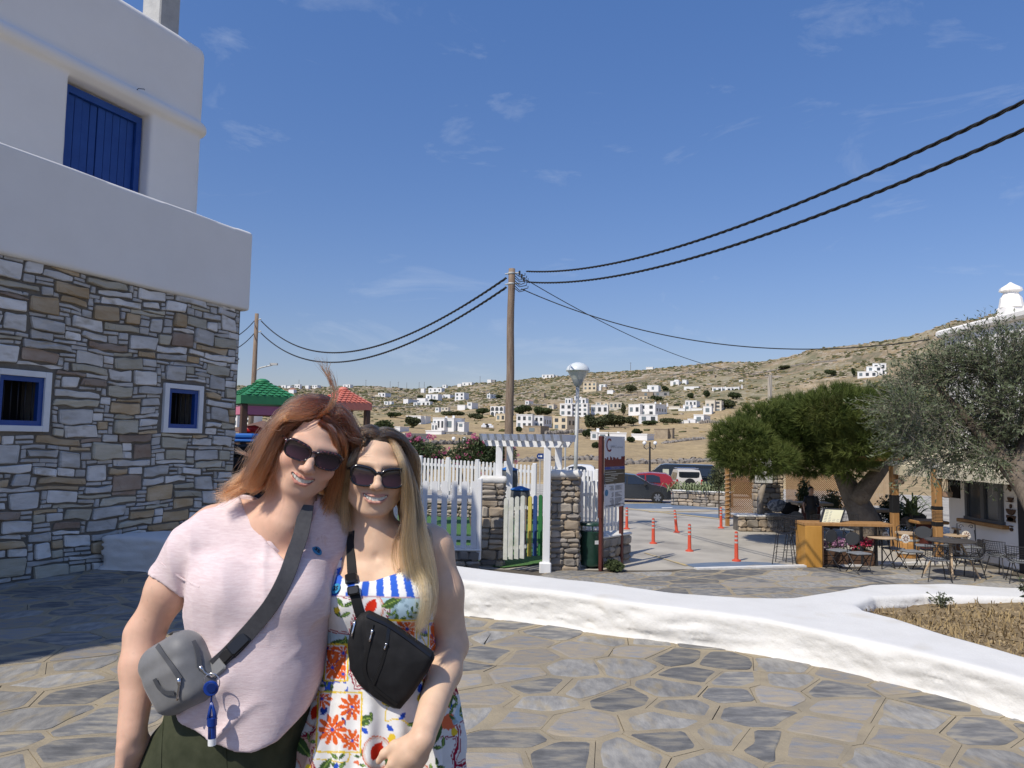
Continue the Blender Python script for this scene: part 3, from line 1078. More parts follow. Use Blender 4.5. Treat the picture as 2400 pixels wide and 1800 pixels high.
xs=axis_pts(-5.0,5.4,.06,(-.9,4.4),.02);ys=axis_pts(3.2,9.9,.06,(3.8,8.0),.022);zs=axis_pts(-1.3,.5,.25,(-.03,.47),.02)
V,Fc=sdf_mesh(f_low,xs,ys,zs)
lowwall_m=mat('lime_wash',(0.73,0.715,0.675),(0.68,0.665,0.625),scale=3,rough=.9,bump=.45,bscale=45,bdist=.01,detail=8,spec=.2,c3=(0.62,0.58,0.5),s3=2.2,lo3=.62,hi3=.8)
lw=mesh_obj('low_wall',V,Fc,lowwall_m,smooth=True)
tag(lw,'low thick whitewashed wall curving across the slate terrace around the planting bed','wall')
gx=np.linspace(2.9,8.8,110);gy=np.linspace(2.6,7.2,90)
GX,GY=np.meshgrid(gx,gy)
q=np.stack([GX.ravel(),GY.ravel(),np.zeros(GX.size)],1)
zz=.17+.05*fbm(q*1.3,3)+.03*fbm(q*6,2)+.02*(q[:,0]-3)
idx=np.arange(GX.size).reshape(GX.shape)
Fq=np.stack([idx[:-1,:-1],idx[:-1,1:],idx[1:,1:],idx[1:,:-1]],-1).reshape(-1,4)
cen=q[Fq].mean(1)
Fq=Fq[d_poly2(cen[:,:2],hpoly)<.1]
struct(mesh_obj('soil',np.c_[q[:,:2],zz],Fq,mat('bed_soil',(0.20,0.145,0.085),(0.34,0.26,0.15),scale=9,rough=.95,bump=1.0,bscale=50,bdist=.02,detail=9,spec=.1),smooth=True))
def soil_z(x,y):
 p_=np.stack([x,y,np.zeros_like(x)],1)
 return .17+.05*fbm(p_*1.3,3)+.03*fbm(p_*6,2)+.02*(x-3)
def blades(name,n,reg,hgt,m,seed,lean=.6,w=.006,dens=None):
 g=np.random.default_rng(seed)
 lo,hi=reg
 x=g.uniform(lo[0],hi[0],n*3);y=g.uniform(lo[1],hi[1],n*3)
 k=d_poly2(np.stack([x,y],1),hpoly)<-.02
 nz=fbm(np.stack([x,y,0*x],1)*1.7,2)
 k&=nz+g.uniform(-.3,.3,len(x))>-.05
 x,y=x[k][:n],y[k][:n]
 z=soil_z(x,y)
 m_=len(x)
 h=g.uniform(*hgt,m_);a=g.uniform(0,6.28,m_);l=g.uniform(.1,lean,m_)*1.6
 dx,dy=np.cos(a)*h*l,np.sin(a)*h*l
 px,py=-np.sin(a)*w,np.cos(a)*w
 b0=np.stack([x-px,y-py,z-.01],1);b1=np.stack([x+px,y+py,z-.01],1)
 c0=np.stack([x+dx*.4-px*.7,y+dy*.4-py*.7,z+h*.6],1);c1=np.stack([x+dx*.4+px*.7,y+dy*.4+py*.7,z+h*.6],1)
 t=np.stack([x+dx,y+dy,z+h*g.uniform(.5,1,m_)],1)
 V=np.stack([b0,b1,c1,c0,t],1).reshape(-1,3)
 o=np.arange(m_)[:,None]*5
 F_=np.concatenate([o+np.array([0,1,2]),o+np.array([0,2,3]),o+np.array([3,2,4])])
 return struct(mesh_obj(name,V,F_,m),'stuff')
blades('dry_grass',5200,((2.9,3.4),(7.5,7.2)),(.02,.09),mat('dry_grass',(0.42,0.31,0.15),(0.24,0.17,0.085),scale=1.6,rough=.8,spec=.2,translucent=.2),31,lean=1.3,w=.005)
blades('fallen_leaves',5000,((2.9,3.4),(7.5,7.2)),(.004,.02),mat('fallen_leaf',(0.27,0.19,0.10),(0.4,0.31,0.18),scale=30,rough=.8),32,lean=4,w=.012)
def weed(x,y,h,n,seed,label,m):
 g=np.random.default_rng(seed)
 z=float(soil_z(np.array([x]),np.array([y]))[0])
 t=thing('weed',label,'weed',(x,y,z))
 st=MB();lf=MB()
 for k in range(n):
  a=g.uniform(0,6.28);l=g.uniform(.2,.8)
  tip=np.array([x+math.cos(a)*h*l,y+math.sin(a)*h*l,z+h*g.uniform(.6,1)])
  st.tube([(x,y,z-.02),((x+tip[0])/2,(y+tip[1])/2,z+h*.6),tip],[.004,.003,.002],4)
  for j in range(9):
   u=g.uniform(.3,1);c=np.array([x,y,z])*(1-u)+tip*u+g.normal(0,.012,3)
   d=g.normal(0,1,3);d/=np.linalg.norm(d);e=np.cross(d,g.normal(0,1,3));e/=np.linalg.norm(e)
   s=h*.11
   lf.add([c-d*s,c+e*s*.4,c+d*s,c-e*s*.4],[(0,1,2,3)])
 st.build('stem',m,t);lf.build('leaves',m,t)
weed_m=mat('weed_green',(0.05,0.065,0.035),(0.09,0.1,0.05),scale=20,rough=.7)
weed(3.98,7.0,.15,14,1,'small dark leafy weed by the white rim of the planting bed',weed_m)
weed(4.75,6.8,.3,12,2,'thin dark twiggy weed under the olive tree',weed_m)
weed(3.08,6.5,.08,12,3,'brown withered weed in the narrow tip of the planting bed',mat('weed_brown',(0.12,0.075,0.04),(0.2,0.13,0.07),scale=20,rough=.8))
# the two women
def axis_seg(segs):
 o=[]
 for i,(a,b,h)in enumerate(segs):
  q=np.linspace(a,b,max(2,int(round((b-a)/h))+1))
  o.append(q if i==len(segs)-1 else q[:-1])
 return np.concatenate(o)
def rot(tilt,yaw,pitch):
 t,y,p=[math.radians(q)for q in(tilt,yaw,pitch)]
 Ry=np.array([[math.cos(t),0,math.sin(t)],[0,1,0],[-math.sin(t),0,math.cos(t)]])
 Rz=np.array([[math.cos(y),-math.sin(y),0],[math.sin(y),math.cos(y),0],[0,0,1]])
 Rx=np.array([[1,0,0],[0,math.cos(p),-math.sin(p)],[0,math.sin(p),math.cos(p)]])
 return Ry@Rz@Rx
class Head:
 def __init__(s,glasses_at,tilt,yaw,pitch,sc=1.0,wide=1.0,mw=1.0,ts=1.0):
  s.ts=ts
  s.R=rot(tilt,yaw,pitch);s.sc=sc;s.wide=wide;s.mw=mw
  s.o=np.asarray(glasses_at)-s.R@(np.array([0,-.098,-.004])*sc)
 def loc(s,p):
  q=((np.asarray(p)-s.o)@s.R)/s.sc
  q[:,2]=np.where(q[:,2]>.02,.02+(q[:,2]-.02)/s.ts,q[:,2])
  return q
 def wor(s,q):
  q=np.atleast_2d(np.asarray(q,float)).copy()
  q[:,2]=np.where(q[:,2]>.02,.02+(q[:,2]-.02)*s.ts,q[:,2])
  return(q*s.sc)@s.R.T+s.o
def mouth_open(q):
 a=np.abs(q[:,0])
 zc=-.0700+.0085*(a/.028)**2.0
 hh=.0043*np.sqrt(np.clip(1-(a/.0295)**2,0,1))+.0004
 d=np.abs(q[:,2]-zc)-hh
 return np.maximum(np.maximum(d,a-.029),np.maximum(q[:,1]+.074,-q[:,1]-.13))
def head_sdf(p,H):
 return near(p,H.wor((0,0,-.01))[0],.19,lambda q_:head_sdf_(q_,H))
def head_sdf_(p,H):
 q=H.loc(p).copy()
 q[:,0]=q[:,0]/H.wide
 w=q.copy();w[:,0]=np.abs(q[:,0])
 d=d_ell(q,(0,.018,.03),(.072,.092,.085))
 d=smin(d,d_ell(q,(0,-.018,-.036),(.0635,.0675,.080)),.03)
 d=smin(d,d_cone(w,(.055,.004,-.058),(.022,-.062,-.099),.022,.0155),.03)
 d=smin(d,d_ell(q,(0,-.0705,-.1045),(.022,.0145,.013)),.014)
 d=smin(d,d_ell(w,(.039,-.059,-.038),(.025,.0215,.023)),.02)
 d=smin(d,d_cone(w,(.044,-.070,.016),(.004,-.083,.014),.005,.005),.03)
 d=smax(d,-d_ell(w,(.033,-.098,-.004),(.02,.018,.013)),.012)
 d=smin(d,d_ell(q,(0,-.068,-.071),(.033,.023,.027)),.016)
 n=d_chain(q,[(0,-.083,.008),(0,-.0965,-.016),(0,-.1065,-.033)],[.0075,.0088,.0102],.008)
 n=smin(n,d_ell(q,(0,-.1085,-.0355),(.0115,.0105,.0098)),.008)
 n=smin(n,d_ell(w,(.0128,-.0965,-.0398),(.0078,.0095,.0072)),.007)
 d=smin(d,n,.009)
 d=smax(d,-d_ell(w,(.0062,-.1035,-.0455),(.0034,.0048,.0026)),.002)
 fold=d_chain(w,[(.019,-.0985,-.040),(.033,-.090,-.052),(.0405,-.081,-.068),(.040,-.076,-.080)],[.0012,.0022,.0024,.001],.004)
 d=smax(d,-fold,.007)
 w=w/np.array([H.mw,1,1]);qm=q/np.array([H.mw,1,1])
 up=d_chain(w,[(0,-.0930,-.0630),(.009,-.0926,-.0620),(.020,-.0888,-.0598),(.0315,-.0812,-.0590)],[.0026,.0031,.0026,.0014],.003)
 lo=d_chain(w,[(0,-.0918,-.0778),(.012,-.0903,-.0764),(.022,-.0862,-.0706),(.031,-.0806,-.0612)],[.0040,.0038,.0028,.0014],.003)
 d=smin(d,np.minimum(up,lo),.004)
 d=smax(d,-d_ell(q,(0,-.094,-.0905),(.017,.006,.0035)),.006)
 d=smax(d,-mouth_open(qm),.0012);w=w*np.array([H.mw,1,1])
 ear=d_ell(w,(.0735,.010,-.014),(.0075,.017,.027))
 ear=smax(ear,-d_ell(w,(.080,.006,-.012),(.005,.010,.017)),.004)
 d=smin(d,ear,.006)
 return d*H.sc*.9*H.ts
def face_tint(V,H,skin,lip,blush,freckle,seed):
 q=H.loc(V).copy();q[:,0]/=H.wide
 w=q.copy();w[:,0]=np.abs(q[:,0])
 c=np.tile(np.array(skin),(len(V),1))
 inhead=np.clip(1-(np.linalg.norm(q-np.array([0,0,-.02]),axis=1)-.10)/.05,0,1)
 bl=np.exp(-(((w[:,0]-.042)/.02)**2+((q[:,2]+.036)/.02)**2))*(q[:,1]<-.02)
 bl+=.6*np.exp(-((q[:,0]/.014)**2+((q[:,2]+.036)/.014)**2))*(q[:,1]<-.09)
 bl+=.35*np.exp(-((q[:,0]/.02)**2+((q[:,2]+.105)/.012)**2))*(q[:,1]<-.06)
 bl=np.clip(bl,0,1)[:,None]
 c=c*(1-.55*bl)+np.array(blush)*.55*bl
 n=fbm(V*22,3)[:,None]
 c=c*(1+np.array([.06,.11,.12])*n+.05*fbm(V*75,2)[:,None])
 n2=vnoise(V*190+seed)
 c=c*(1-freckle*np.clip(n2-.72,0,1)*2.2)[:,None]
 w=w/np.array([H.mw,1,1]);qm=q/np.array([H.mw,1,1])
 up=d_chain(w,[(0,-.0930,-.0630),(.009,-.0926,-.0620),(.020,-.0888,-.0598),(.0315,-.0812,-.0590)],[.0026,.0031,.0026,.0014],.003)
 lo=d_chain(w,[(0,-.0918,-.0778),(.012,-.0903,-.0764),(.022,-.0862,-.0706),(.031,-.0806,-.0612)],[.0040,.0038,.0028,.0014],.003)
 l=np.clip(1-(np.minimum(up,lo)-.0004)/.0012,0,1)[:,None]*(inhead>.5)[:,None]
 c=c*(1-.85*l)+np.array(lip)*.85*l
 mo=(mouth_open(qm)<.0016)&(q[:,1]>-.0905)&(inhead>.4)
 c[mo]=np.array([.10,.02,.018])
 br=np.abs(d_cone(w,(.050,-.070,.021),(.016,-.082,.0205),.001,.002))
 b=np.clip(1-br/.0035,0,1)[:,None]*(inhead>.5)[:,None]
 c=c*(1-.25*b)+np.array([.2,.12,.08])*.25*b
 return c
def section(p,rows,k=2.3):
 """body whose cross-section at each height is an ellipse: rows of (z, cx, cy, half width, half depth), low to high"""
 R_=np.array(sorted(rows))
 z=p[:,2]
 cx,cy,a,b=[np.interp(z,R_[:,0],R_[:,i])for i in(1,2,3,4)]
 u=np.abs((p[:,0]-cx)/a);v=np.abs((p[:,1]-cy)/b)
 r=(u**k+v**k)**(1/k)
 d=(r-1)*np.minimum(a,b)
 e=np.maximum(R_[0,0]-z,z-R_[-1,0])
 return np.maximum(d,e)
def rowpx(y,l,r,Y,depth,dy=0.0):
 a=at(l,y,Y);b=at(r,y,Y)
 return(float((a[2]+b[2])/2),float((a[0]+b[0])/2),Y+dy,float(b[0]-a[0])/2,depth)
def hand_sdf(p,wrist,d,n,sc=1.0,curl=.25,thumb=1):
 c=np.asarray(wrist)+np.asarray(d,float)/np.linalg.norm(d)*.08
 return near(p,c,.17,lambda q_:hand_sdf_(q_,wrist,d,n,sc,curl,thumb))
def hand_sdf_(p,wrist,d,n,sc=1.0,curl=.25,thumb=1):
 """five fingers; d wrist->knuckles, n back of the hand; the thumb sits on the side d x n * thumb"""
 d=np.asarray(d,float);d/=np.linalg.norm(d)
 n=np.asarray(n,float);n-=d*n.dot(d);n/=np.linalg.norm(n)
 w=np.cross(d,n)*thumb
 T=lambda a,b,c:np.asarray(wrist)+sc*(d*a+w*b+n*c)
 pal=d_cone(p,T(-.01,0,0),T(.035,.004,0),.024*sc,.029*sc)
 q=(p-T(.05,0,0));loc=np.stack([q@d,q@w,q@n],1)/sc
 pal=smin(pal,d_box(loc,(.036,.037,.0135),.012)*sc,.02)
 out=pal
 for b,L,r in((.027,.070,.0084),(.009,.078,.0087),(-.010,.073,.0083),(-.028,.058,.0074)):
  a0=.083-abs(b-.008)*.28
  pts=[T(a0-.02,b,.001),T(a0,b*1.03,.0035)]
  ang=0;x,z=a0,.0035
  for kk,f in enumerate((.42,.32,.26)):
   ang+=curl*(1.0,1.2,.8)[kk]
   x+=L*f*math.cos(ang);z-=L*f*math.sin(ang)
   pts.append(T(x,b*(1.03+.05*kk),z))
  out=smin(out,d_chain(p,pts,[r*1.05*sc,r*1.1*sc,r*sc,r*.95*sc,r*.8*sc],.004),.006)
 th=d_chain(p,[T(.015,.022,-.006),T(.045,.043,-.012),T(.075,.052,-.016),T(.098,.052,-.022)],[.014*sc,.0115*sc,.0098*sc,.0078*sc],.008)
 return smin(out,th,.012)
skin_m=mat('skin',(1,1,1),(.95,1.05),scale=40,rough=.52,attr='tint',bump=.22,bscale=380,bdist=.0010,spec=.38,sss=.08)
def V3(px,py,Y):
 return at(px,py,Y)
HA=Head(V3(733,1069,1.772),20.5,20,6,sc=1.0,wide=1.06,mw=.88,ts=.90)
A_sh=V3(462,1272,1.87);A_el=V3(338,1487,1.87);A_wr=V3(309,1716,1.80)
A_shR=V3(752,1262,1.95);A_elR=V3(790,1470,2.02);A_wrR=V3(880,1560,2.06)
A_nb=V3(652,1238,1.89)
A_rows=[rowpx(1830,372,680,1.87,.125),rowpx(1740,380,700,1.87,.13),rowpx(1660,408,722,1.87,.125),rowpx(1570,450,738,1.87,.115),rowpx(1480,466,748,1.87,.11),rowpx(1400,468,756,1.87,.11),rowpx(1320,460,765,1.88,.10),rowpx(1260,478,752,1.89,.085),rowpx(1215,540,735,1.90,.07),rowpx(1190,600,720,1.90,.055)]
zA=[r[0]for r in A_rows]
A_legs=[[V3(440,1800,1.87),np.array([-.80,1.88,.46]),np.array([-.80,1.92,.08])],[V3(590,1800,1.87),np.array([-.62,1.88,.46]),np.array([-.60,1.92,.08])]]
def armA(p):
 d=d_chain(p,[A_sh,(A_sh+A_el)/2+np.array([-.004,0,0]),A_el],[.050,.049,.0405],.03)
 d=smin(d,d_chain(p,[A_el,A_el*.68+A_wr*.32,A_wr],[.041,.0415,.0315],.03),.03)
 return d
def torsoA(p):
 d=section(p,A_rows)
 d=smin(d,d_cone(p,V3(560,1215,1.90),A_sh,.052,.056),.05)
 d=smin(d,d_cone(p,V3(720,1215,1.91),A_shR,.05,.052),.05)
 d=smin(d,d_ell(p,V3(545,1388,1.795),(.082,.07,.075)),.05)
 d=smin(d,d_ell(p,V3(688,1388,1.80),(.080,.07,.075)),.05)
 d=smin(d,d_ell(p,V3(585,1590,1.81),(.13,.085,.12)),.05)
 return d
def bodyA(p):
 d=head_sdf(p,HA)
 nk=d_chain(p,[HA.wor((0,.02,-.055))[0],HA.wor((0,.035,-.10))[0],A_nb],[.056,.055,.064],.03)
 nk=smin(nk,d_cone(p,HA.wor((0,-.035,-.094))[0],V3(672,1222,1.84),.030,.045),.035)
 d=smin(d,nk,.018)
 t=torsoA(p)+.012
 t=smin(t,d_cone(p,A_nb,V3(500,1228,1.90),.05,.045),.05)
 t=smin(t,d_cone(p,A_nb,V3(740,1238,1.91),.05,.045),.05)
 col=d_cone(p,V3(655,1262,1.835),V3(560,1222,1.865),.008,.006)
 t=smin(t,col,.012);t=smin(t,d_cone(p,V3(672,1264,1.835),V3(738,1238,1.87),.008,.006),.012)
 t=smax(t,-d_ell(p,V3(664,1262,1.815),(.012,.012,.012)),.015)
 d=smin(d,t,.035)
 d=smin(d,armA(p),.03)
 d=smin(d,d_chain(p,[A_shR,A_elR,A_wrR],[.052,.042,.033],.03),.03)
 d=smin(d,hand_sdf(p,A_wr,(.03,-.03,-1),(-.92,.38,0),.98,.22,1),.012)
 d=smin(d,hand_sdf(p,A_wrR,(.8,.1,-.2),(0,1,.2),.98,.22,-1),.012)
 for L_ in A_legs:
  d=smin(d,d_chain(p,L_,[.085,.055,.038],.03),.03)
  f0=L_[2]
  d=smin(d,d_chain(p,[f0+np.array([0,.03,-.04]),f0+np.array([0,-.14,-.055])],[.036,.026],.02),.02)
 return d
cA=HA.o
xs=axis_seg([(-1.02,cA[0]-.115,.0055),(cA[0]-.115,cA[0]+.10,.0025),(cA[0]+.10,-.18,.0055)])
ys=axis_seg([(1.66,cA[1]-.125,.006),(cA[1]-.125,cA[1]-.02,.0026),(cA[1]-.02,2.16,.006)])
zs=axis_seg([(-.005,.55,.012),(.55,1.44,.006),(1.44,cA[2]+.125,.0025)])
Vb,Fb=sdf_mesh(bodyA,xs,ys,zs)
personA=mesh_obj('person',Vb,Fb,skin_m,smooth=True)
tag(personA,'woman with windblown auburn hair in a pale pink T-shirt, tilting her head, speckled sunglasses','person','women posing on the terrace')
cA_t=face_tint(Vb,HA,(.69,.43,.305),(.62,.25,.195),(.66,.31,.225),.35,3)
arm_red=np.clip((1.28-Vb[:,2])/.25,0,1)[:,None]
cA_t=cA_t*(1-.3*arm_red)+np.array([.68,.395,.275])*.3*arm_red
mole=np.zeros(len(Vb))
for(mx,my)in((396,1350),(423,1357),(405,1373),(378,1404),(621,1345),(640,1275)):
 m0=V3(mx,my,1.80);d0=np.hypot(Vb[:,0]-m0[0]*Vb[:,1]/1.80,Vb[:,2]-CAM_H-(m0[2]-CAM_H)*Vb[:,1]/1.80)
 mole=np.maximum(mole,np.clip(1-d0/.0035,0,1)*(Vb[:,1]<1.9))
cA_t=cA_t*(1-.6*mole[:,None])
set_tint(personA,cA_t)
hemA=[(330,1640),(388,1662),(420,1690),(500,1724),(560,1750),(600,1755),(650,1738),(700,1690),(738,1602),(790,1560)]
hx=np.array([at(a,b,1.74)[0]for a,b in hemA]);hz=np.array([at(a,b,1.74)[2]for a,b in hemA])
vneck=np.array([at(a,b,1.80)[[0,2]]for a,b in((547,1136),(580,1205),(630,1275),(672,1318),(682,1318),(715,1255),(742,1175),(746,1080),(560,1080))])
slv_end=V3(409,1362,1.87);slv_d=(slv_end-A_sh)/np.linalg.norm(slv_end-A_sh)
def shirtA(p):
 d=torsoA(p)-.004
 d=smin(d,section(p,[rowpx(1800,400,716,1.86,.142),rowpx(1660,420,728,1.86,.142),rowpx(1560,452,746,1.86,.138),rowpx(1450,464,756,1.865,.135),rowpx(1385,468,758,1.87,.125),rowpx(1320,475,755,1.88,.10)]),.05)
 s=d_chain(p,[V3(500,1240,1.885),V3(448,1300,1.87),V3(400,1385,1.87)],[.056,.0595,.0635],.04)
 dz=(p-slv_end)@slv_d
 s=smax(s,dz,.003)
 d=smin(d,s,.009)
 d=smin(d,d_chain(p,[V3(728,1222,1.91),A_shR,A_shR*.5+A_elR*.5],[.058,.07,.074],.04),.04)
 q=p
 u1=(q[:,0]*.72+q[:,2]*.69);v1=(q[:,0]*-.69+q[:,2]*.72)
 below=np.clip((1.19-p[:,2])/.06,0,1)*np.clip((p[:,2]-.84)/.1,0,1)
 fo=(1-np.abs(vnoise(np.stack([u1*4.5,v1*19,q[:,1]*4],1))))**3
 d=d-.013*(fo-.35)*below*np.clip((-.60-p[:,0])/.12+.8,.25,1)
 vert=(1-np.abs(vnoise(np.stack([q[:,0]*17+q[:,2]*4,q[:,1]*6,q[:,2]*3.0+9],1))))**3-.3
 top=np.clip((p[:,2]-1.14)/.06,0,1)*np.clip((1.42-p[:,2])/.05,0,1)
 d=d-.0085*vert*top
 low=np.clip((1.02-p[:,2])/.1,0,1)
 d=d-.014*vnoise(np.stack([q[:,0]*11,q[:,1]*7,q[:,2]*2.2+3],1))*low
 d=d-.0025*fbm(p*14,2)
 dn=d_poly2(p[:,[0,2]]*np.array([1,1]),vneck)
 sc_=1.80/p[:,1]
 pp=np.stack([p[:,0]*sc_,CAM_H+(p[:,2]-CAM_H)*sc_],1)
 dn=np.where(p[:,1]<1.90,d_poly2(pp,vneck),np.linalg.norm(p[:,:2]-A_nb[:2],axis=1)-.072)
 d=smax(d,-dn,.004)
 d=smax(d,np.interp(p[:,0],hx,hz)-p[:,2],.006)
 inner=torsoA(p)-.0
 lowz=p[:,2]-np.interp(p[:,0],hx,hz)
 d=np.where(lowz<.07,smax(d,-(section(p,[rowpx(1800,408,708,1.86,.134),rowpx(1560,460,738,1.86,.13),rowpx(1450,472,748,1.865,.125)])),.004),d)
 return d*.85
pink_m=mat('pink_slub_cotton',(0.67,0.53,0.53),(0.76,0.635,0.63),scale=42,rough=.95,bump=.5,bscale=140,bdist=.002,detail=7,stretch=(1,1,6),spec=.15,sheen=.15)
Vs,Fs=sdf_mesh(shirtA,axis_pts(-.96,-.36,.005),axis_pts(1.64,2.1,.0055),axis_pts(.72,1.56,.005))
shirt=mesh_obj('t_shirt',Vs,Fs,pink_m,personA,smooth=True)
def pantsA(p):
 d=section(p,[rowpx(1900,362,690,1.87,.14),rowpx(1790,368,680,1.87,.14),rowpx(1740,376,700,1.87,.14),rowpx(1660,396,726,1.87,.138),rowpx(1600,410,732,1.87,.13)])
 for L_ in A_legs:
  d=smin(d,d_chain(p,[L_[0],L_[1],L_[2]+np.array([0,0,.03])],[.112,.095,.085],.03),.03)
 d=d-.004*vnoise(p*np.array([9,9,22]))-.002*vnoise(p*34)
 d=smax(d,p[:,2]-at(560,1640,1.8)[2],.01)
 d=smax(d,-(p[:,2]-.06),.01)
 s1=d_cone(p,V3(378,1690,1.72),V3(386,1810,1.72),.002,.002)if False else 1
 return d*.9
olive_m=mat('olive_twill',(0.040,0.046,0.026),(0.058,0.064,0.038),scale=25,rough=.9,bump=.3,bscale=500,bdist=.001,spec=.15)
Vp,Fp=sdf_mesh(pantsA,axis_pts(-.98,-.42,.009),axis_pts(1.65,2.1,.009),axis_pts(.05,1.0,.011))
pants=mesh_obj('trousers',Vp,Fp,olive_m,personA,smooth=True)
HB=Head(V3(887,1109,1.838),4.5,14,3,sc=.985,wide=1.0,ts=.80)
B_sh=V3(1012,1286,1.975);B_el=V3(1061,1512,1.965);B_wr=V3(987,1738,1.72)
B_shL=V3(772,1300,1.985);B_elL=V3(745,1500,2.05);B_wrL=V3(690,1560,2.08)
B_nb=V3(882,1280,1.955)
B_rows=[rowpx(1830,760,1010,1.94,.13),rowpx(1700,760,1015,1.94,.13),rowpx(1600,772,1010,1.94,.11),rowpx(1520,782,1004,1.94,.10),rowpx(1440,775,1005,1.94,.105),rowpx(1370,780,1004,1.945,.10),rowpx(1310,795,990,1.955,.085),rowpx(1275,825,955,1.96,.065),rowpx(1250,845,925,1.96,.05)]
B_legs=[[V3(800,1800,1.94),np.array([-.40,1.95,.45]),np.array([-.39,1.98,.08])],[V3(960,1800,1.94),np.array([-.25,1.95,.45]),np.array([-.24,1.98,.08])]]
def armB(p):
 d=d_chain(p,[B_sh,B_sh*.55+B_el*.45+np.array([.004,0,0]),B_el],[.052,.0495,.038],.03)
 return smin(d,d_chain(p,[B_el,B_el*.7+B_wr*.3,B_wr],[.0375,.0405,.028],.02),.02)
def torsoB(p):
 d=section(p,B_rows)
 d=smin(d,d_cone(p,V3(905,1280,1.965),B_sh,.045,.050),.045)
 d=smin(d,d_cone(p,V3(850,1285,1.965),B_shL,.045,.050),.045)
 d=smin(d,d_ell(p,V3(833,1408,1.865),(.066,.055,.062)),.035)
 d=smin(d,d_ell(p,V3(938,1408,1.865),(.066,.055,.062)),.035)
 return d
def bodyB(p):
 d=head_sdf(p,HB)
 nk=d_chain(p,[HB.wor((0,.02,-.055))[0],HB.wor((0,.035,-.105))[0],B_nb],[.052,.049,.056],.03)
 nk=smin(nk,d_cone(p,HB.wor((0,-.03,-.09))[0],V3(884,1268,1.915),.024,.034),.03)
 d=smin(d,nk,.016)
 t=torsoB(p)
 t=smin(t,d_cone(p,B_nb,V3(985,1268,1.97),.045,.04),.045)
 t=smin(t,d_cone(p,B_nb,V3(800,1285,1.975),.045,.04),.045)
 t=smin(t,d_cone(p,V3(868,1300,1.897),V3(812,1283,1.93),.0065,.005),.010)
 t=smin(t,d_cone(p,V3(893,1299,1.897),V3(958,1272,1.93),.0065,.005),.010)
 t=smax(t,-d_ell(p,V3(881,1302,1.875),(.010,.010,.010)),.013)
 d=smin(d,t,.03)
 d=smin(d,armB(p),.028)
 d=smin(d,d_chain(p,[B_shL,B_elL,B_wrL],[.05,.038,.029],.03),.03)
 d=smin(d,hand_sdf(p,B_wr,(-.56,-.04,-.82),(.12,-1,.08),.96,.16,1),.012)
 d=smin(d,hand_sdf(p,B_wrL,(-.8,.1,-.2),(0,1,.2),.95,.22,1),.012)
 for L_ in B_legs:
  d=smin(d,d_chain(p,L_,[.08,.05,.034],.03),.03)
  f0=L_[2]
  d=smin(d,d_chain(p,[f0+np.array([0,.03,-.04]),f0+np.array([0,-.14,-.055])],[.034,.024],.02),.02)
 return d
cB=HB.o
xs=axis_seg([(-.78,cB[0]-.095,.006),(cB[0]-.095,cB[0]+.09,.0025),(cB[0]+.09,-.09,.0042)])
ys=axis_seg([(1.66,cB[1]-.12,.0045),(cB[1]-.12,cB[1]-.02,.0026),(cB[1]-.02,2.2,.006)])
zs=axis_seg([(-.005,.60,.012),(.60,1.0,.0042),(1.0,cB[2]-.13,.006),(cB[2]-.13,cB[2]+.125,.0025)])
Vb,Fb=sdf_mesh(bodyB,xs,ys,zs)
personB=mesh_obj('person',Vb,Fb,skin_m,smooth=True)
tag(personB,'smiling woman with long straight blonde hair in a colourful printed sundress, black sunglasses','person','women posing on the terrace')
t_=face_tint(Vb,HB,(.69,.465,.315),(.60,.29,.23),(.68,.39,.27),.18,9)
m0=V3(804,1310,1.91);d0=np.linalg.norm(Vb[:,[0,2]]-m0[[0,2]],axis=1)
t_=t_*(1-.65*np.clip(1-d0/.005,0,1)*(Vb[:,1]<1.97))[:,None]
set_tint(personB,t_)
ntop=[(700,1290),(765,1330),(790,1346),(830,1357),(880,1357),(930,1342),(960,1335),(1000,1322),(1060,1310)]
nx_=np.array([at(a,b,1.87)[0]for a,b in ntop]);nz_=np.array([at(a,b,1.87)[2]for a,b in ntop])
def strapline(p,pts,r):
 return d_chain(p,pts,[r]*len(pts),.01)
def dressB(p):
 d=torsoB(p)-.005
 sk=section(p,[rowpx(2300,640,1120,1.94,.22),rowpx(1800,684,1074,1.94,.165),rowpx(1740,697,1078,1.94,.16),rowpx(1662,722,1073,1.94,.15),rowpx(1600,742,1062,1.94,.14),rowpx(1545,762,1038,1.94,.135),rowpx(1500,778,1014,1.94,.112),rowpx(1440,772,1006,1.94,.11)],2.1)
 a=np.arctan2(p[:,0]-cB[0],-(p[:,1]-1.94))
 flare=np.clip((1.10-p[:,2])/.25,0,1)
 sk=sk-(.013*np.sin(a*15+1.5*vnoise(p*5))+.008*np.sin(a*7+1))*flare
 gather=np.clip(1-np.abs(p[:,2]-1.10)/.05,0,1)
 sk=sk-.0035*np.sin(a*44)*gather
 d=smin(d,sk,.03)
 d=d-.0022*fbm(p*26,2)
 d=smax(d,p[:,2]-np.interp(p[:,0],nx_,nz_),.004)
 up=np.minimum(strapline(p,[V3(796,1362,1.895),V3(792,1310,1.915),V3(812,1262,1.955),V3(825,1248,2.0)],.0175),strapline(p,[V3(985,1345,1.905),V3(992,1290,1.935),V3(985,1242,1.97),V3(975,1235,2.01)],.0175))
 up=smax(up,torsoB(p)-.006,.003)
 d=np.minimum(d,up)
 d=smax(d,.30-p[:,2],.01)
 d=smax(d,-(armB(p)-.003),.004)
 return d*.85
Vd,Fd=sdf_mesh(dressB,axis_seg([(-.62,-.05,.0028)]),axis_seg([(1.66,1.93,.0032),(1.93,2.24,.009)]),axis_seg([(.29,.76,.012),(.76,1.40,.0028)]))
fabric_m=mat('printed_cotton',(1,1,1),(.96,1.03),scale=60,rough=.9,attr='tint',bump=.25,bscale=420,bdist=.001,spec=.15)
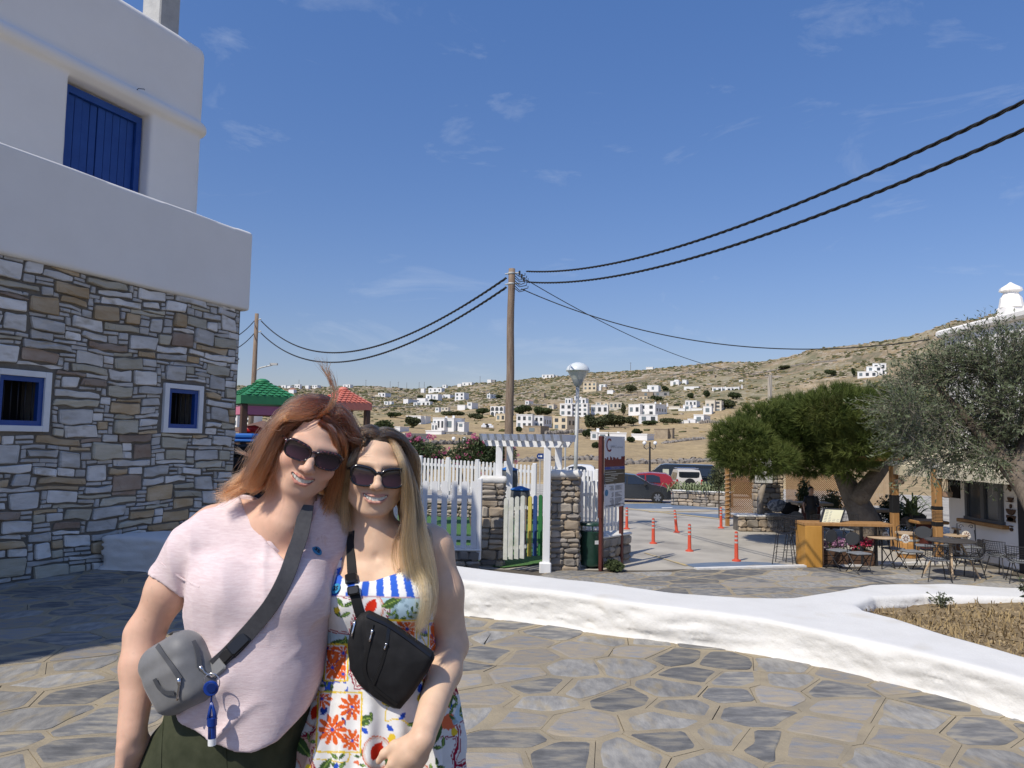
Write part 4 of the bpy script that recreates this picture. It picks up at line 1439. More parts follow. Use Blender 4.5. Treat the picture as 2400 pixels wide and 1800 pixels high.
dress=mesh_obj('sundress',Vd,Fd,fabric_m,personB,smooth=True)
def print_colour(V):
 """the printed pattern, drawn on the cloth in its own flat coordinates (metres, right and up)"""
 sc_=1.86/V[:,1]
 X=V[:,0]*sc_;Zw=CAM_H+(V[:,2]-CAM_H)*sc_
 u=X-at(875,1392,1.86)[0];v=Zw-at(875,1392,1.86)[2]
 n=len(V)
 WHT=np.array([.78,.77,.74]);BLU=np.array([.025,.085,.47]);ORG=np.array([.68,.115,.02]);RED=np.array([.52,.02,.03])
 GRN=np.array([.06,.115,.035]);LGR=np.array([.26,.37,.08]);YEL=np.array([.74,.52,.04]);PCH=np.array([.70,.36,.20]);SKY=np.array([.42,.60,.68]);DKR=np.array([.30,.01,.04])
 c=np.tile(WHT,(n,1))
 nz=fbm(np.stack([u*40,v*40,0*u],1),3)
 pu=u+.006*np.sin(v*60)+.012*nz;pv=v+.005*np.sin(u*70)+.012*nz
 gi_=np.floor((pu+2)/.085).astype(int);gj=np.floor((pv+2+.03*(gi_%2))/.10).astype(int)
 hsh=(gi_*7+gj*13+gi_*gj*3)%9
 fu=(pu+2)/.085-gi_;fv=(pv+2+.03*(gi_%2))/.10-gj
 c[(hsh==1)]=SKY*.9+.1;c[(hsh==4)]=PCH*.75+.2;c[hsh==7]=WHT*.96
 m=(hsh==1)&(nz>.15);c[m]=SKY*.7
 m=(hsh==3)&(np.abs(fu-.5)<.33)&(nz>-.12);c[m]=BLU*1.1
 m=(hsh==6)&(np.abs(fv-.5)<.3)&(nz>.0);c[m]=ORG*1.0+.05
 e1=np.minimum(np.minimum(fu,1-fu)*.085,np.minimum(fv,1-fv)*.10)
 bd=(hsh==0)|(hsh==4)|(hsh==8)
 c[bd&(e1<.0032)]=DKR;c[bd&(e1>.0058)&(e1<.0078)]=DKR
 yb=(hsh==2)|(hsh==5)
 c[yb&(e1<.003)]=YEL
 g=np.random.default_rng(4)
 def ell(cu,cv,a,b,th):
  s_,k_=math.sin(th),math.cos(th)
  x=(u-cu)*k_+(v-cv)*s_;y=-(u-cu)*s_+(v-cv)*k_
  t=np.abs(x/a)
  return(np.abs(x)<a)&(np.abs(y)<b*(1-t**2)),np.abs(y)<b*.12
 def sprig(cu,cv,th,cnt,size,colr,vein=True):
  for k in range(cnt):
   s=(k+.5)/cnt
   bu,bv=cu+math.cos(th)*size*3.2*(s-.5),cv+math.sin(th)*size*3.2*(s-.5)
   for sg in(-1,1):
    t2=th+sg*.85
    a_,ve=ell(bu+math.cos(t2)*size*.6,bv+math.sin(t2)*size*.6,size*.6,size*.24,t2)
    c[a_]=colr*g.uniform(.7,1.5)
    if vein:c[a_&ve]=LGR*1.2
 for k in range(46):
  cu,cv=g.uniform(-.24,.24),g.uniform(-.5,-.02)
  sprig(cu,cv,g.uniform(0,3.1),g.integers(2,4),g.uniform(.013,.024),GRN)
 for k in range(26):
  cu,cv=g.uniform(-.24,.24),g.uniform(-.5,-.02)
  r=g.uniform(.006,.010)
  m=((u-cu)**2+((v-cv)*.85)**2)<r*r
  c[m]=YEL
 for k in range(34):
  cu,cv=g.uniform(-.24,.24),g.uniform(-.5,-.05)
  a_,_=ell(cu,cv,.012,.006,g.uniform(0,3.1));c[a_]=BLU
 for(cu,cv,r)in((-.005,-.035,.036),(.145,-.165,.034),(.02,-.375,.040),(-.13,-.285,.034),(.12,-.43,.036),(-.19,-.42,.034)):
  d=np.sqrt((u-cu)**2*1.25+(v-cv)**2)
  c[d<r]=ORG*.8+.08;c[d<r*.93]=PCH*.4+.42;c[d<r*.80]=WHT
  a_,_=ell(cu,cv+r*.1,r*.62,r*.36,1.1);c[a_]=np.array([.62,.03,.01])
 for(cu,cv,L,th)in((-.09,-.125,.032,.5),(.045,-.02,.028,.4),(.055,-.40,.038,1.9),(-.165,-.36,.04,2.3),(-.105,-.41,.028,.9),(-.02,-.30,.03,.3),(.16,-.33,.036,1.2),(.19,-.24,.028,1.7),(-.2,-.33,.03,.8),(-.15,-.19,.03,1.0)):
  a_,ve=ell(cu,cv,L,L*.36,th);c[a_]=GRN;c[a_&ve]=LGR
 for(cu,cv,w,h)in((-.073,-.305,.055,.072),(.055,-.105,.055,.045),(-.085,-.165,.03,.045),(.165,-.10,.03,.04),(.125,-.345,.0,.0)):
  if w==0:continue
  a=np.abs(u-cu)-w;b=np.abs(v-cv)-h
  e=np.maximum(a,b)
  tile=e<0
  c[tile]=WHT
  c[tile&(e>-.004)]=YEL
  for(du,dv,r)in((-.3,-.25,.038),(.55,.5,.034),(.6,-.6,.028),(-.8,.75,.026)):
   x=u-cu-du*w;y=v-cv-dv*h
   d=np.hypot(x,y);t=np.arctan2(y,x)
   pet=(d<r*(.45+.55*np.abs(np.cos(t*5))))&(d>.004)&(np.abs(np.cos(t*5))>.3)
   c[tile&(e<-.006)&pet]=ORG
   c[tile&(d<.004)]=BLU
  for k in range(9):
   a_,_=ell(cu+g.uniform(-.9,.9)*w,cv+g.uniform(-.9,.9)*h,.011,.0045,g.uniform(0,3.1))
   m=a_&tile&(e<-.006)&(np.abs(c-WHT).sum(1)<.05)
   c[m]=BLU*.45
 zt=np.interp(V[:,0],nx_,nz_)
 lim=.004+.03*u
 band=(v>-.006)&(V[:,2]<zt+.012)
 st=np.floor((u*(1+.12*v/.04)+.4)/.0185).astype(int)%2
 c[band]=WHT*1.02;c[band&(st==0)]=np.array([.035,.12,.56])
 strap=V[:,2]>zt+.004
 s2=np.floor((v-.35*u+1)/.0185).astype(int)%2
 c[strap]=WHT*1.02;c[strap&(s2==0)]=np.array([.035,.12,.56])
 line=(v<-.006)&(v>-.0085);c[line]=DKR*.6+.3
 return c*(1+.05*nz)[:,None]
set_tint(dress,print_colour(Vd))
# hair
def hair_mat(name,c_root,c_tip,rough=.32,pos=(.1,.75),rnd=.25):
 m=bpy.data.materials.new(name);m.use_nodes=True
 nt=m.node_tree;N=nt.nodes.new;Lk=nt.links.new
 b=nt.nodes['Principled BSDF']
 hi=N('ShaderNodeHairInfo')
 rp=N('ShaderNodeValToRGB')
 rp.color_ramp.elements[0].position=pos[0];rp.color_ramp.elements[0].color=(*c_root,1)
 rp.color_ramp.elements[1].position=pos[1];rp.color_ramp.elements[1].color=(*c_tip,1)
 Lk(hi.outputs['Intercept'],rp.inputs['Fac'])
 mr=N('ShaderNodeMapRange');mr.inputs['To Min'].default_value=1-rnd;mr.inputs['To Max'].default_value=1+rnd
 Lk(hi.outputs['Random'],mr.inputs['Value'])
 hs_=N('ShaderNodeHueSaturation');Lk(mr.outputs['Result'],hs_.inputs['Value']);Lk(rp.outputs['Color'],hs_.inputs['Color'])
 pb=N('ShaderNodeBsdfHairPrincipled')
 pb.parametrization='COLOR'
 Lk(hs_.outputs['Color'],pb.inputs['Color'])
 pb.inputs['Roughness'].default_value=rough
 pb.inputs['Radial Roughness'].default_value=.45
 Lk(pb.outputs['BSDF'],nt.nodes['Material Output'].inputs['Surface'])
 return m
def curves_obj(name,strands,rad,m,parent):
 """strands: array (n, k, 3)"""
 n,k,_=strands.shape
 hc=bpy.data.hair_curves.new(name)
 hc.add_curves([k]*n)
 hc.position_data.foreach_set('vector',strands.reshape(-1).astype(np.float32))
 t=np.linspace(0,1,k)
 r=(rad*np.clip(1.15-t**2.5,.25,1))[None].repeat(n,0).ravel().astype(np.float32)
 if 'radius' not in hc.attributes:
  hc.attributes.new('radius','FLOAT','POINT')
 hc.attributes['radius'].data.foreach_set('value',r)
 hc.materials.append(m)
 o=bpy.data.objects.new(name,hc)
 COL.objects.link(o)
 put_under(o,parent,True)
 return o
def grad(fn,p,e=.002):
 g_=np.stack([fn(p+np.array([e,0,0]))-fn(p-np.array([e,0,0])),fn(p+np.array([0,e,0]))-fn(p-np.array([0,e,0])),fn(p+np.array([0,0,e]))-fn(p-np.array([0,0,e]))],1)
 return g_/(np.linalg.norm(g_,axis=1)[:,None]+1e-9)
def grow(fn,roots,dirs,step,K,force,stick,lift,gfn=None):
 """strands slide over fn = lift, bent by force(p, t)"""
 P=roots.copy();Dr=dirs/(np.linalg.norm(dirs,axis=1)[:,None]+1e-9)
 out=[P.copy()]
 for i in range(K-1):
  Fc_=force(P,i/(K-1))
  Dr=Dr*(1-stick)+Fc_*stick
  n=grad(fn,P)
  d=fn(P)
  close=(d<lift+.008)
  dn=(Dr*n).sum(1)
  Dr=np.where((close&(dn<0))[:,None],Dr-n*dn[:,None],Dr)
  Dr/=np.linalg.norm(Dr,axis=1)[:,None]+1e-9
  P=P+Dr*(step if np.isscalar(step)else step[:,None])
  d=fn(P)
  n=grad(fn,P)
  push=np.clip(lift-d,0,.03)
  P=P+n*push[:,None]
  out.append(P.copy())
 return np.stack(out,1)
def clump(guides,per,spread,seed,wave=.0,taper=True):
 g=np.random.default_rng(seed)
 n,k,_=guides.shape
 t=np.linspace(0,1,k)
 T=np.gradient(guides,axis=1);T/=np.linalg.norm(T,axis=2)[:,:,None]+1e-9
 ref=g.normal(0,1,(n,1,3))
 U=np.cross(T,ref);U/=np.linalg.norm(U,axis=2)[:,:,None]+1e-9
 W=np.cross(T,U)
 out=[]
 for j in range(per):
  a=g.uniform(0,6.28,(n,1,1));r=np.sqrt(g.uniform(0,1,(n,1,1)))*spread
  prof=(1-.25*t**1.5 if taper is True else(.35+taper*t))[None,:,None]
  off=(np.cos(a)*U+np.sin(a)*W)*r*prof
  wv=wave*np.sin(t*g.uniform(6,14)+g.uniform(0,6,(n,1)))[:,:,None]*U
  out.append(guides+off+wv+g.normal(0,.0012,(n,1,3))*(1+2.5*t[None,:,None]**2))
 return np.concatenate(out)
def cutoff(st,zmin,zvar,seed):
 """end the strands at a height"""
 g=np.random.default_rng(seed)
 n,k,_=st.shape
 zc=zmin(st)+g.uniform(-zvar,zvar,n)
 below=st[:,:,2]<zc[:,None]
 first=np.where(below.any(1),below.argmax(1),k-1).clip(3,k-1)
 tt_=np.linspace(0,1,k)[None]*first[:,None]
 i=np.floor(tt_).astype(int).clip(0,k-2);w=(tt_-i)[:,:,None]
 r=np.arange(n)[:,None]
 return st[r,i]*(1-w)+st[r,i+1]*w
def guard(q,H,w=.068):
 return d_ell(q,(0,-.098,-.045),(w*H.wide,.095,.136))*H.sc
def face_mask(q,fw,top,part=None):
 """true where a head point (own coordinates) carries hair"""
 front=q[:,1]<-.015
 line=top-.55*(np.abs(q[:,0])/fw)**2.4*.1
 hair_front=q[:,2]>line
 side=(np.abs(q[:,0])>.055)&(q[:,2]>-.03)&(q[:,1]>-.028)
 return np.where(front,hair_front|side,(q[:,2]>-.075)&((q[:,1]>.005)|(q[:,2]>-.02)))
def scalp(n,H,seed,fw=.066,top=.075):
 g=np.random.default_rng(seed)
 d=g.normal(0,1,(n*3,3));d/=np.linalg.norm(d,axis=1)[:,None]
 q=np.array([0,.018,.03])+d*np.array([.072*H.wide,.092,.085])*1.0
 k=face_mask(q,fw,top)&(q[:,2]>-.05)
 return q[k][:n]
def trim(a,K=34):
 if a.shape[1]==K:return a
 t=np.linspace(0,1,a.shape[1]);T2=np.linspace(0,1,K)
 o=np.empty((a.shape[0],K,3))
 i=np.clip(np.searchsorted(t,T2)-1,0,a.shape[1]-2);w=((T2-t[i])/(t[i+1]-t[i]))[None,:,None]
 return a[:,i]*(1-w)+a[:,i+1]*w
def headcapA(p):
 q=H_.loc(p);return d_ell(q,(0,.018,.03),(.072*H_.wide,.092,.085))*H_.sc
def colA(p):
 d=d_ell(HA.loc(p),(0,.018,.03),(.0735*HA.wide,.0935,.0865))
 d=np.minimum(d,d_ell(HA.loc(p),(0,-.018,-.036),(.062*HA.wide,.0685,.081)))
 d=np.minimum(d,guard(HA.loc(p),HA,.073))
 d=np.minimum(d,d_cone(p,HA.wor((0,.03,-.08))[0],A_nb,.055,.062))
 return np.minimum(d,np.minimum(torsoA(p)-.012,d_cone(p,V3(560,1215,1.90),A_sh,.066,.07)))
q=scalp(1250,HA,41,top=.096)
part_x=.016
side=np.where(q[:,0]<part_x,-1.0,1.0)
dl=np.stack([side*.8,-.15-.4*(q[:,1]<0)*.3,.25*np.ones(len(q))],1)
fq=q[:,1]<-.02;dl[fq]=np.stack([side[fq]*.7,.4+0*side[fq],.15+0*side[fq]],1)
dl[q[:,1]>.05]=np.array([0,.7,.1])
roots=HA.wor(q)
downA=np.array([0.02,0.0,-1.0])
def forceA(P,t):
 ql=HA.loc(P)
 f=np.tile(downA,(len(P),1))
 lft=ql[:,0]<part_x
 f[lft]+=np.array([-.55,.12,.0])*(.35+.9*t)
 f[~lft]+=np.array([.10,.40,0])
 fr=(ql[:,1]<-.035)&(np.abs(ql[:,0])<.080)&(ql[:,2]<.10)
 pushx=HA.R@np.array([1.0,0,0]);back=HA.R@np.array([0,1.0,0])
 f[fr&lft]+=-pushx*2.2+back*.7
 f[fr&~lft]+=pushx*2.2+back*.7
 f+=.25*np.stack([vnoise(P*9+3),vnoise(P*9+11),vnoise(P*9+29)],1)
 return f/np.linalg.norm(f,axis=1)[:,None]
g=np.random.default_rng(77)
gd=grow(colA,roots,dl@HA.R.T,g.uniform(.0095,.0135,len(roots)),26,forceA,.30,g.uniform(.003,.010,len(roots)))
gd=cutoff(gd,lambda s:np.where(s[:,-1,0]<HA.o[0],1.515,1.43),.02,3)
hA0=clump(gd[::3],2,.022,15,wave=.006,taper=1.6)
hA1=clump(gd,11,.0085,5,wave=.0022)
def wisp(path,per,spread,seed,K=24,fl=1.0):
 P_=np.array([at(a,b,c)for a,b,c in path])
 s=np.linspace(0,1,len(P_));t=np.linspace(0,1,K)
 P2=np.stack([np.interp(t,s,P_[:,i])for i in range(3)],1)
 for _ in range(3):
  P2[1:-1]=(P2[:-2]+2*P2[1:-1]+P2[2:])/4
 return clump(P2[None],per,spread,seed,wave=.001,taper=fl)
W_=[wisp([(735,985,1.80),(760,966,1.79),(779,948,1.79),(786,922,1.79),(779,893,1.79),(765,870,1.79),(750,852,1.79),(741,838,1.79)],14,.005,1,fl=2.4),wisp([(742,980,1.80),(768,960,1.79),(783,936,1.79),(784,912,1.79),(776,890,1.79),(770,872,1.79)],16,.006,2,fl=1.8),wisp([(778,905,1.79),(772,880,1.79),(768,862,1.79),(769,845,1.79)],8,.004,3),wisp([(776,900,1.79),(766,880,1.79),(755,862,1.79),(752,850,1.79)],8,.004,4),wisp([(750,930,1.79),(715,925,1.79),(690,930,1.78),(668,945,1.78),(655,965,1.78)],6,.005,5),wisp([(700,960,1.80),(672,968,1.79),(650,985,1.79),(630,1015,1.79)],10,.006,6),wisp([(640,1050,1.84),(610,1085,1.84),(580,1110,1.84),(545,1140,1.83),(522,1152,1.82)],160,.014,7),wisp([(625,1080,1.85),(600,1120,1.84),(575,1140,1.83),(535,1158,1.82),(505,1166,1.81)],160,.015,8),wisp([(618,1060,1.86),(590,1095,1.86),(570,1118,1.85),(548,1130,1.85)],120,.014,9),wisp([(632,1120,1.84),(618,1140,1.82),(600,1150,1.81),(585,1152,1.80)],50,.006,10),wisp([(640,1090,1.80),(636,1115,1.80),(628,1138,1.80),(615,1152,1.80)],20,.004,12),wisp([(590,1070,1.86),(565,1060,1.86),(548,1052,1.86)],14,.006,11),wisp([(770,985,1.82),(800,1000,1.84),(818,1025,1.84),(850,1032,1.84)],12,.008,13),wisp([(755,980,1.80),(790,1000,1.83),(806,1040,1.83),(800,1090,1.85),(786,1150,1.88),(775,1200,1.88)],170,.016,14),wisp([(748,990,1.79),(780,1012,1.81),(790,1060,1.82),(788,1120,1.86),(770,1175,1.88),(752,1215,1.88)],170,.014,15),wisp([(722,978,1.80),(692,988,1.79),(660,1014,1.79),(632,1052,1.80),(612,1100,1.83)],150,.011,16),wisp([(716,972,1.80),(684,980,1.79),(648,1006,1.80),(618,1052,1.82),(592,1110,1.84)],170,.013,17),wisp([(742,970,1.83),(768,1003,1.80),(788,1040,1.815),(795,1090,1.83)],80,.008,18),wisp([(760,1205,1.87),(752,1240,1.87),(748,1270,1.86)],60,.012,19)]
hA=np.concatenate([trim(a,26)for a in[hA1,hA0]+W_])
auburn=hair_mat('auburn_hair',(.105,.032,.013),(.245,.085,.032),rough=.28,rnd=.45)
def hairmassA(p):
 q=HA.loc(p)
 d=d_ell(q,(0,.022,.034),(.0775*HA.wide,.0955,.0875))
 d=smin(d,d_chain(p,[HA.wor((-.060,.035,.02))[0],HA.wor((-.070,.045,-.05))[0],V3(605,1120,1.91),V3(580,1140,1.90)],[.028,.026,.018,.008],.03),.03)
 d=smin(d,d_chain(p,[HA.wor((.066,.04,.02))[0],HA.wor((.082,.045,-.05))[0],V3(775,1190,1.93)],[.030,.028,.016],.03),.03)
 face=d_ell(q,(0,-.075,-.042),(.064*HA.wide,.085,.126))
 return smax(d,-face,.012)-.002*vnoise(q*np.array([90,20,20]))
aub_base=mat('auburn_base',(0.060,0.020,0.009),(0.115,0.042,0.018),scale=60,rough=.55,stretch=(1,1,.12),bump=.5,bscale=200,bdist=.002,spec=.3)
Vh,Fh=sdf_mesh(hairmassA,axis_pts(-.72,-.36,.005),axis_pts(1.74,2.06,.005),axis_pts(1.4,1.76,.005))
hairA=mesh_obj('hair',Vh,Fh,aub_base,personA,smooth=True)
curves_obj('hair_strands',hA,.00048,auburn,hairA)
def colB(p):
 d=d_ell(HB.loc(p),(0,.018,.03),(.0735*HB.wide,.0935,.0865))
 d=np.minimum(d,d_ell(HB.loc(p),(0,-.018,-.036),(.0615*HB.wide,.0685,.081)))
 d=np.minimum(d,guard(HB.loc(p),HB,.066))
 d=np.minimum(d,d_cone(p,HB.wor((0,.03,-.08))[0],B_nb,.051,.055))
 return np.minimum(d,np.minimum(torsoB(p)-.006,armB(p)))
q=scalp(1250,HB,43,top=.094)
pxB=-.004
side=np.where(q[:,0]<pxB,-1.0,1.0)
dl=np.stack([side*.75,-.10*np.ones(len(q)),.15*np.ones(len(q))],1)
fq=q[:,1]<-.02;dl[fq]=np.stack([side[fq]*.8,.3+0*side[fq],.1+0*side[fq]],1)
dl[q[:,1]>.06]=np.array([0,.6,.0])
roots=HB.wor(q)
def forceB(P,t):
 ql=HB.loc(P)
 f=np.tile(np.array([0.0,0.02,-1.0]),(len(P),1))
 lft=ql[:,0]<pxB
 low=ql[:,2]<-.06
 f[lft&~low]+=np.array([-.10,.12,0])
 f[~lft&~low]+=np.array([.0,.04,0])
 f[~lft&low]+=np.array([.0,-.16,0])
 xt=np.interp(P[:,2],[1.15,1.35,1.5,1.6],[at(986,1470,1.86)[0],at(970,1290,1.88)[0],at(948,1150,1.9)[0],at(936,1080,1.9)[0]])
 f[:,0]+=np.where(~lft&(ql[:,2]<.045),np.clip((xt-P[:,0])*16,-1.1,1.1),0)
 f[lft&low]+=np.array([-.02,.10,0])
 fr=(ql[:,1]<-.03)&(np.abs(ql[:,0])<.072)&(ql[:,2]<.10)
 pushx=HB.R@np.array([1.0,0,0]);back=HB.R@np.array([0,1.0,0])
 f[fr&lft]+=-pushx*2.2+back*.8
 f[fr&~lft]+=pushx*2.2+back*.8
 f+=.10*np.stack([vnoise(P*9+3),vnoise(P*9+11),vnoise(P*9+29)],1)
 return f/np.linalg.norm(f,axis=1)[:,None]
g=np.random.default_rng(79)
keepR=q[:,0]>pxB
stepB=np.where(keepR,g.uniform(.0155,.0190,len(roots)),g.uniform(.0085,.0115,len(roots)))
gdB=grow(colB,roots,dl@HB.R.T,stepB,30,forceB,.32,g.uniform(.002,.008,len(roots)))
gdB=cutoff(gdB,lambda s:np.where((s[:,-1,0]<HB.o[0])|(s[:,14,1]>HB.o[1]+.045),1.40,1.185),.02,4)
pxs=1200+FPX*gdB[:,:,0]/gdB[:,:,1];bad=((pxs>1016)&(gdB[:,:,2]<1.47)).any(1)|((pxs>985)&(gdB[:,:,2]>1.47)).any(1);gdB=gdB[~bad]
hB0=clump(gdB[::4],2,.015,16,wave=.004,taper=1.3)
hB1=clump(gdB,11,.0075,6,wave=.0014)
WB_=[wisp([(898,1018,1.93),(932,1050,1.88),(953,1110,1.86),(960,1180,1.87),(962,1250,1.865),(972,1330,1.855),(988,1400,1.85),(985,1462,1.845)],220,.018,21,34),wisp([(915,1035,1.90),(945,1070,1.89),(964,1130,1.89),(968,1200,1.89),(985,1280,1.875),(1003,1350,1.865),(1000,1420,1.86),(980,1475,1.85)],260,.018,22,34),wisp([(902,1018,1.93),(936,1055,1.885),(958,1130,1.87),(955,1210,1.865),(945,1290,1.855),(962,1370,1.845),(972,1420,1.84),(968,1468,1.84)],220,.015,23,34),wisp([(920,1040,1.92),(955,1090,1.92),(975,1160,1.91),(985,1230,1.89),(1004,1310,1.88),(1012,1380,1.875),(1000,1440,1.865)],220,.015,24,34),wisp([(940,1230,1.86),(925,1270,1.85),(922,1310,1.85),(935,1360,1.845)],30,.006,25),wisp([(860,1030,1.88),(828,1060,1.87),(812,1120,1.88),(806,1190,1.90),(812,1250,1.91)],170,.010,26,28),wisp([(850,1035,1.90),(815,1075,1.90),(800,1140,1.92),(797,1210,1.93),(806,1255,1.93)],170,.012,27,28),wisp([(872,1018,1.93),(842,1042,1.88),(820,1085,1.86),(812,1130,1.87)],120,.007,28,26),wisp([(890,1018,1.93),(922,1038,1.88),(944,1085,1.855),(952,1140,1.86),(950,1200,1.865)],150,.008,29,28)]
hB=np.concatenate([trim(a)for a in[hB1,hB0]+WB_])
blonde=hair_mat('blonde_hair',(.052,.029,.014),(.42,.255,.115),rough=.27,pos=(.20,.72),rnd=.35)
def hairmassB(p):
 q=HB.loc(p)
 d=d_ell(q,(0,.022,.033),(.0765*HB.wide,.0950,.0868))
 d=smin(d,d_chain(p,[HB.wor((-.062,.03,.02))[0],HB.wor((-.072,.035,-.06))[0],V3(812,1245,1.96)],[.03,.026,.012],.03),.025)
 d=smin(d,d_chain(p,[HB.wor((.062,.03,.02))[0],HB.wor((.078,.02,-.06))[0],V3(960,1250,1.915),V3(978,1340,1.882),V3(988,1430,1.868)],[.026,.022,.020,.018,.010],.03),.025)
 face=d_ell(q,(0,-.075,-.042),(.063*HB.wide,.085,.127))
 return smax(d,-face,.012)-.002*vnoise(q*np.array([90,20,20]))
m=mat('blonde_base',(1,1,1),(.8,1.2),scale=60,rough=.5,attr='tint',stretch=(1,1,.1),bump=.5,bscale=200,bdist=.002,spec=.3)
Vh,Fh=sdf_mesh(hairmassB,axis_pts(-.50,-.12,.005),axis_pts(1.8,2.1,.005),axis_pts(1.12,1.70,.005))
hairB=mesh_obj('hair',Vh,Fh,m,personB,smooth=True)
tt=np.clip((HB.o[2]+.05-Vh[:,2])/.22,0,1)[:,None]
set_tint(hairB,np.array([.03,.018,.009])*(1-tt)+np.array([.24,.145,.065])*tt)
curves_obj('hair_strands',hB,.00046,blonde,hairB)
# teeth, sunglasses, jewellery
tooth_m=mat('tooth',(.74,.70,.62),rough=.25,spec=.5)
def teeth(H,parent):
 mb=MB()
 xs_=[0.0];wd=[.0086,.0068,.0074,.0062,.0055]
 x=0
 for sg in(-1,1):
  x=0
  for k,w in enumerate(wd):
   c=x+w/2;x+=w
   if c>.0285:break
   y=-.0895+13.0*c*c
   zt=-.0650+.006*(c/.028)**2;h=(.0098,.0092,.0094,.0082,.007)[k]
   a=math.atan(2*13.0*c)*sg
   v0=MB();v0.bbox((0,0,0),(w*1.0,.006,h),.0005)
   vv=v0.v[0]
   ca,sa=math.cos(a),math.sin(a)
   vv=vv@np.array([[ca,sa,0],[-sa,ca,0],[0,0,1]])+np.array([sg*c,y,zt-h/2])
   vv[:,0]*=H.wide*H.mw
   mb.add(H.wor(vv),v0.f)
 return mb.build('teeth',tooth_m,parent)
teeth(HA,personA);teeth(HB,personB)
def glasses(H,hw,hh,cx,cz,cat,frame_m,lens_m,parent,thick=.0030,label=None):
 n=40
 ycurve=lambda x:-.1015+2.7*x*x
 fr=None
 rims=[]
 def outline(sg,sx=1.0,sz=1.0):
  P_=[]
  for k in range(n):
   t=2*math.pi*k/n
   c_,s_=math.cos(t),math.sin(t)
   e=2/2.9
   x=hw*sx*np.sign(c_)*abs(c_)**e;z=hh*sz*np.sign(s_)*abs(s_)**e
   if z>0:z+=cat*(x/hw)*.5;
   if z<0:x*=1-.09*(-z/hh)
   X=sg*(cx+x)
   P_.append((X,ycurve(X),cz+z))
  return np.array(P_)
 mb=MB()
 for sg in(-1,1):
  P_=outline(sg)
  rr=np.array([thick*(1.5 if q[2]>cz+hh*.35 else .85)for q in P_])
  mb.tube(H.wor(P_),rr*H.sc,8,closed=True)
 br=[(-cx+hw*.9,ycurve(cx-hw),cz+hh*.42),(0,ycurve(0)-.001,cz+hh*.52),(cx-hw*.9,ycurve(cx-hw),cz+hh*.42)]
 mb.tube(H.wor(br),thick*1.15,8)
 fr=mb.build('sunglasses',frame_m,parent,smooth=True)
 for sg in(-1,1):
  e=sg*(cx+hw)
  mb=MB();mb.tube(H.wor([(e*.985,ycurve(e)-.001,cz+hh*.62),(e*1.05,ycurve(e)+.012,cz+hh*.62),(sg*.079*H.wide,-.03,cz+.008),(sg*.0775*H.wide,.012,cz+.002),(sg*.074*H.wide,.03,cz-.02)]),[.0042,.004,.003,.0028,.0025],6)
  mb.build('temple',frame_m,fr,smooth=True)
  P_=outline(sg,.99,.99)
  c=P_.mean(0)
  V_=[c+np.array([0,-.0022,0])];F_=[]
  rings=(.35,.7,1.0)
  for r_ in rings:
   for q_ in P_:
    w_=c+(q_-c)*r_
    V_.append(np.array([w_[0],ycurve(w_[0])-.0022*(1-r_**2)+.0005,w_[2]]))
  for k in range(n):F_.append((0,1+k,1+(k+1)%n))
  for r_ in range(2):
   for k in range(n):
    l=(k+1)%n
    F_.append((1+r_*n+k,1+(r_+1)*n+k,1+(r_+1)*n+l,1+r_*n+l))
  o=mesh_obj('lens',H.wor(np.array(V_)),F_,lens_m,fr,smooth=True)
  zc=np.array([(v_[2]-cz)/hh for v_ in V_])
  tt_=np.clip((1-zc)/2,0,1)[:,None]**1.6
  set_tint(o,np.array([.012,.009,.014])*(1-tt_)+np.array([.105,.05,.075])*tt_)
 return fr
lens_m=mat('gradient_lens',(1,1,1),rough=.04,attr='tint',spec=.55,coat=.4)
tort_m=mat('speckled_frame',(0.012,0.008,0.010),(0.16,0.05,0.05),scale=170,rough=.2,lo=.52,hi=.6,spec=.5,coat=.5)
black_m=mat('black_acetate',(0.012,0.011,0.014),rough=.18,spec=.5,coat=.4)
gA=glasses(HA,.0308,.0205,.0365,-.004,.006,tort_m,lens_m,personA,.0028)
gB=glasses(HB,.0305,.0232,.0355,-.0145,.009,black_m,lens_m,personB,.0030)
gold_m=mat('rose_gold',(0.72,0.42,0.28),rough=.25,metal=1.0)
mb=MB();mb.tube([V3(832,1265,1.915),V3(845,1290,1.90),V3(858,1303,1.893),V3(874,1310,1.888),V3(890,1302,1.888),V3(905,1290,1.895),V3(925,1270,1.91)],.0006,5)
nk=mb.build('necklace',gold_m,personB)
mb=MB();mb.ball(V3(859,1306,1.887),.003,10,6);mb.build('pendant',gold_m,nk,smooth=True)
mb=MB();mb.ball(HA.wor((-.0775*HA.wide,-.002,-.036))[0],.0028,8,6);mb.build('ear_stud',gold_m,personA,smooth=True)
mb=MB();mb.ball(HB.wor((-.0765*HB.wide,.0,-.036))[0],.0028,8,6);mb.build('ear_stud',gold_m,personB,smooth=True)
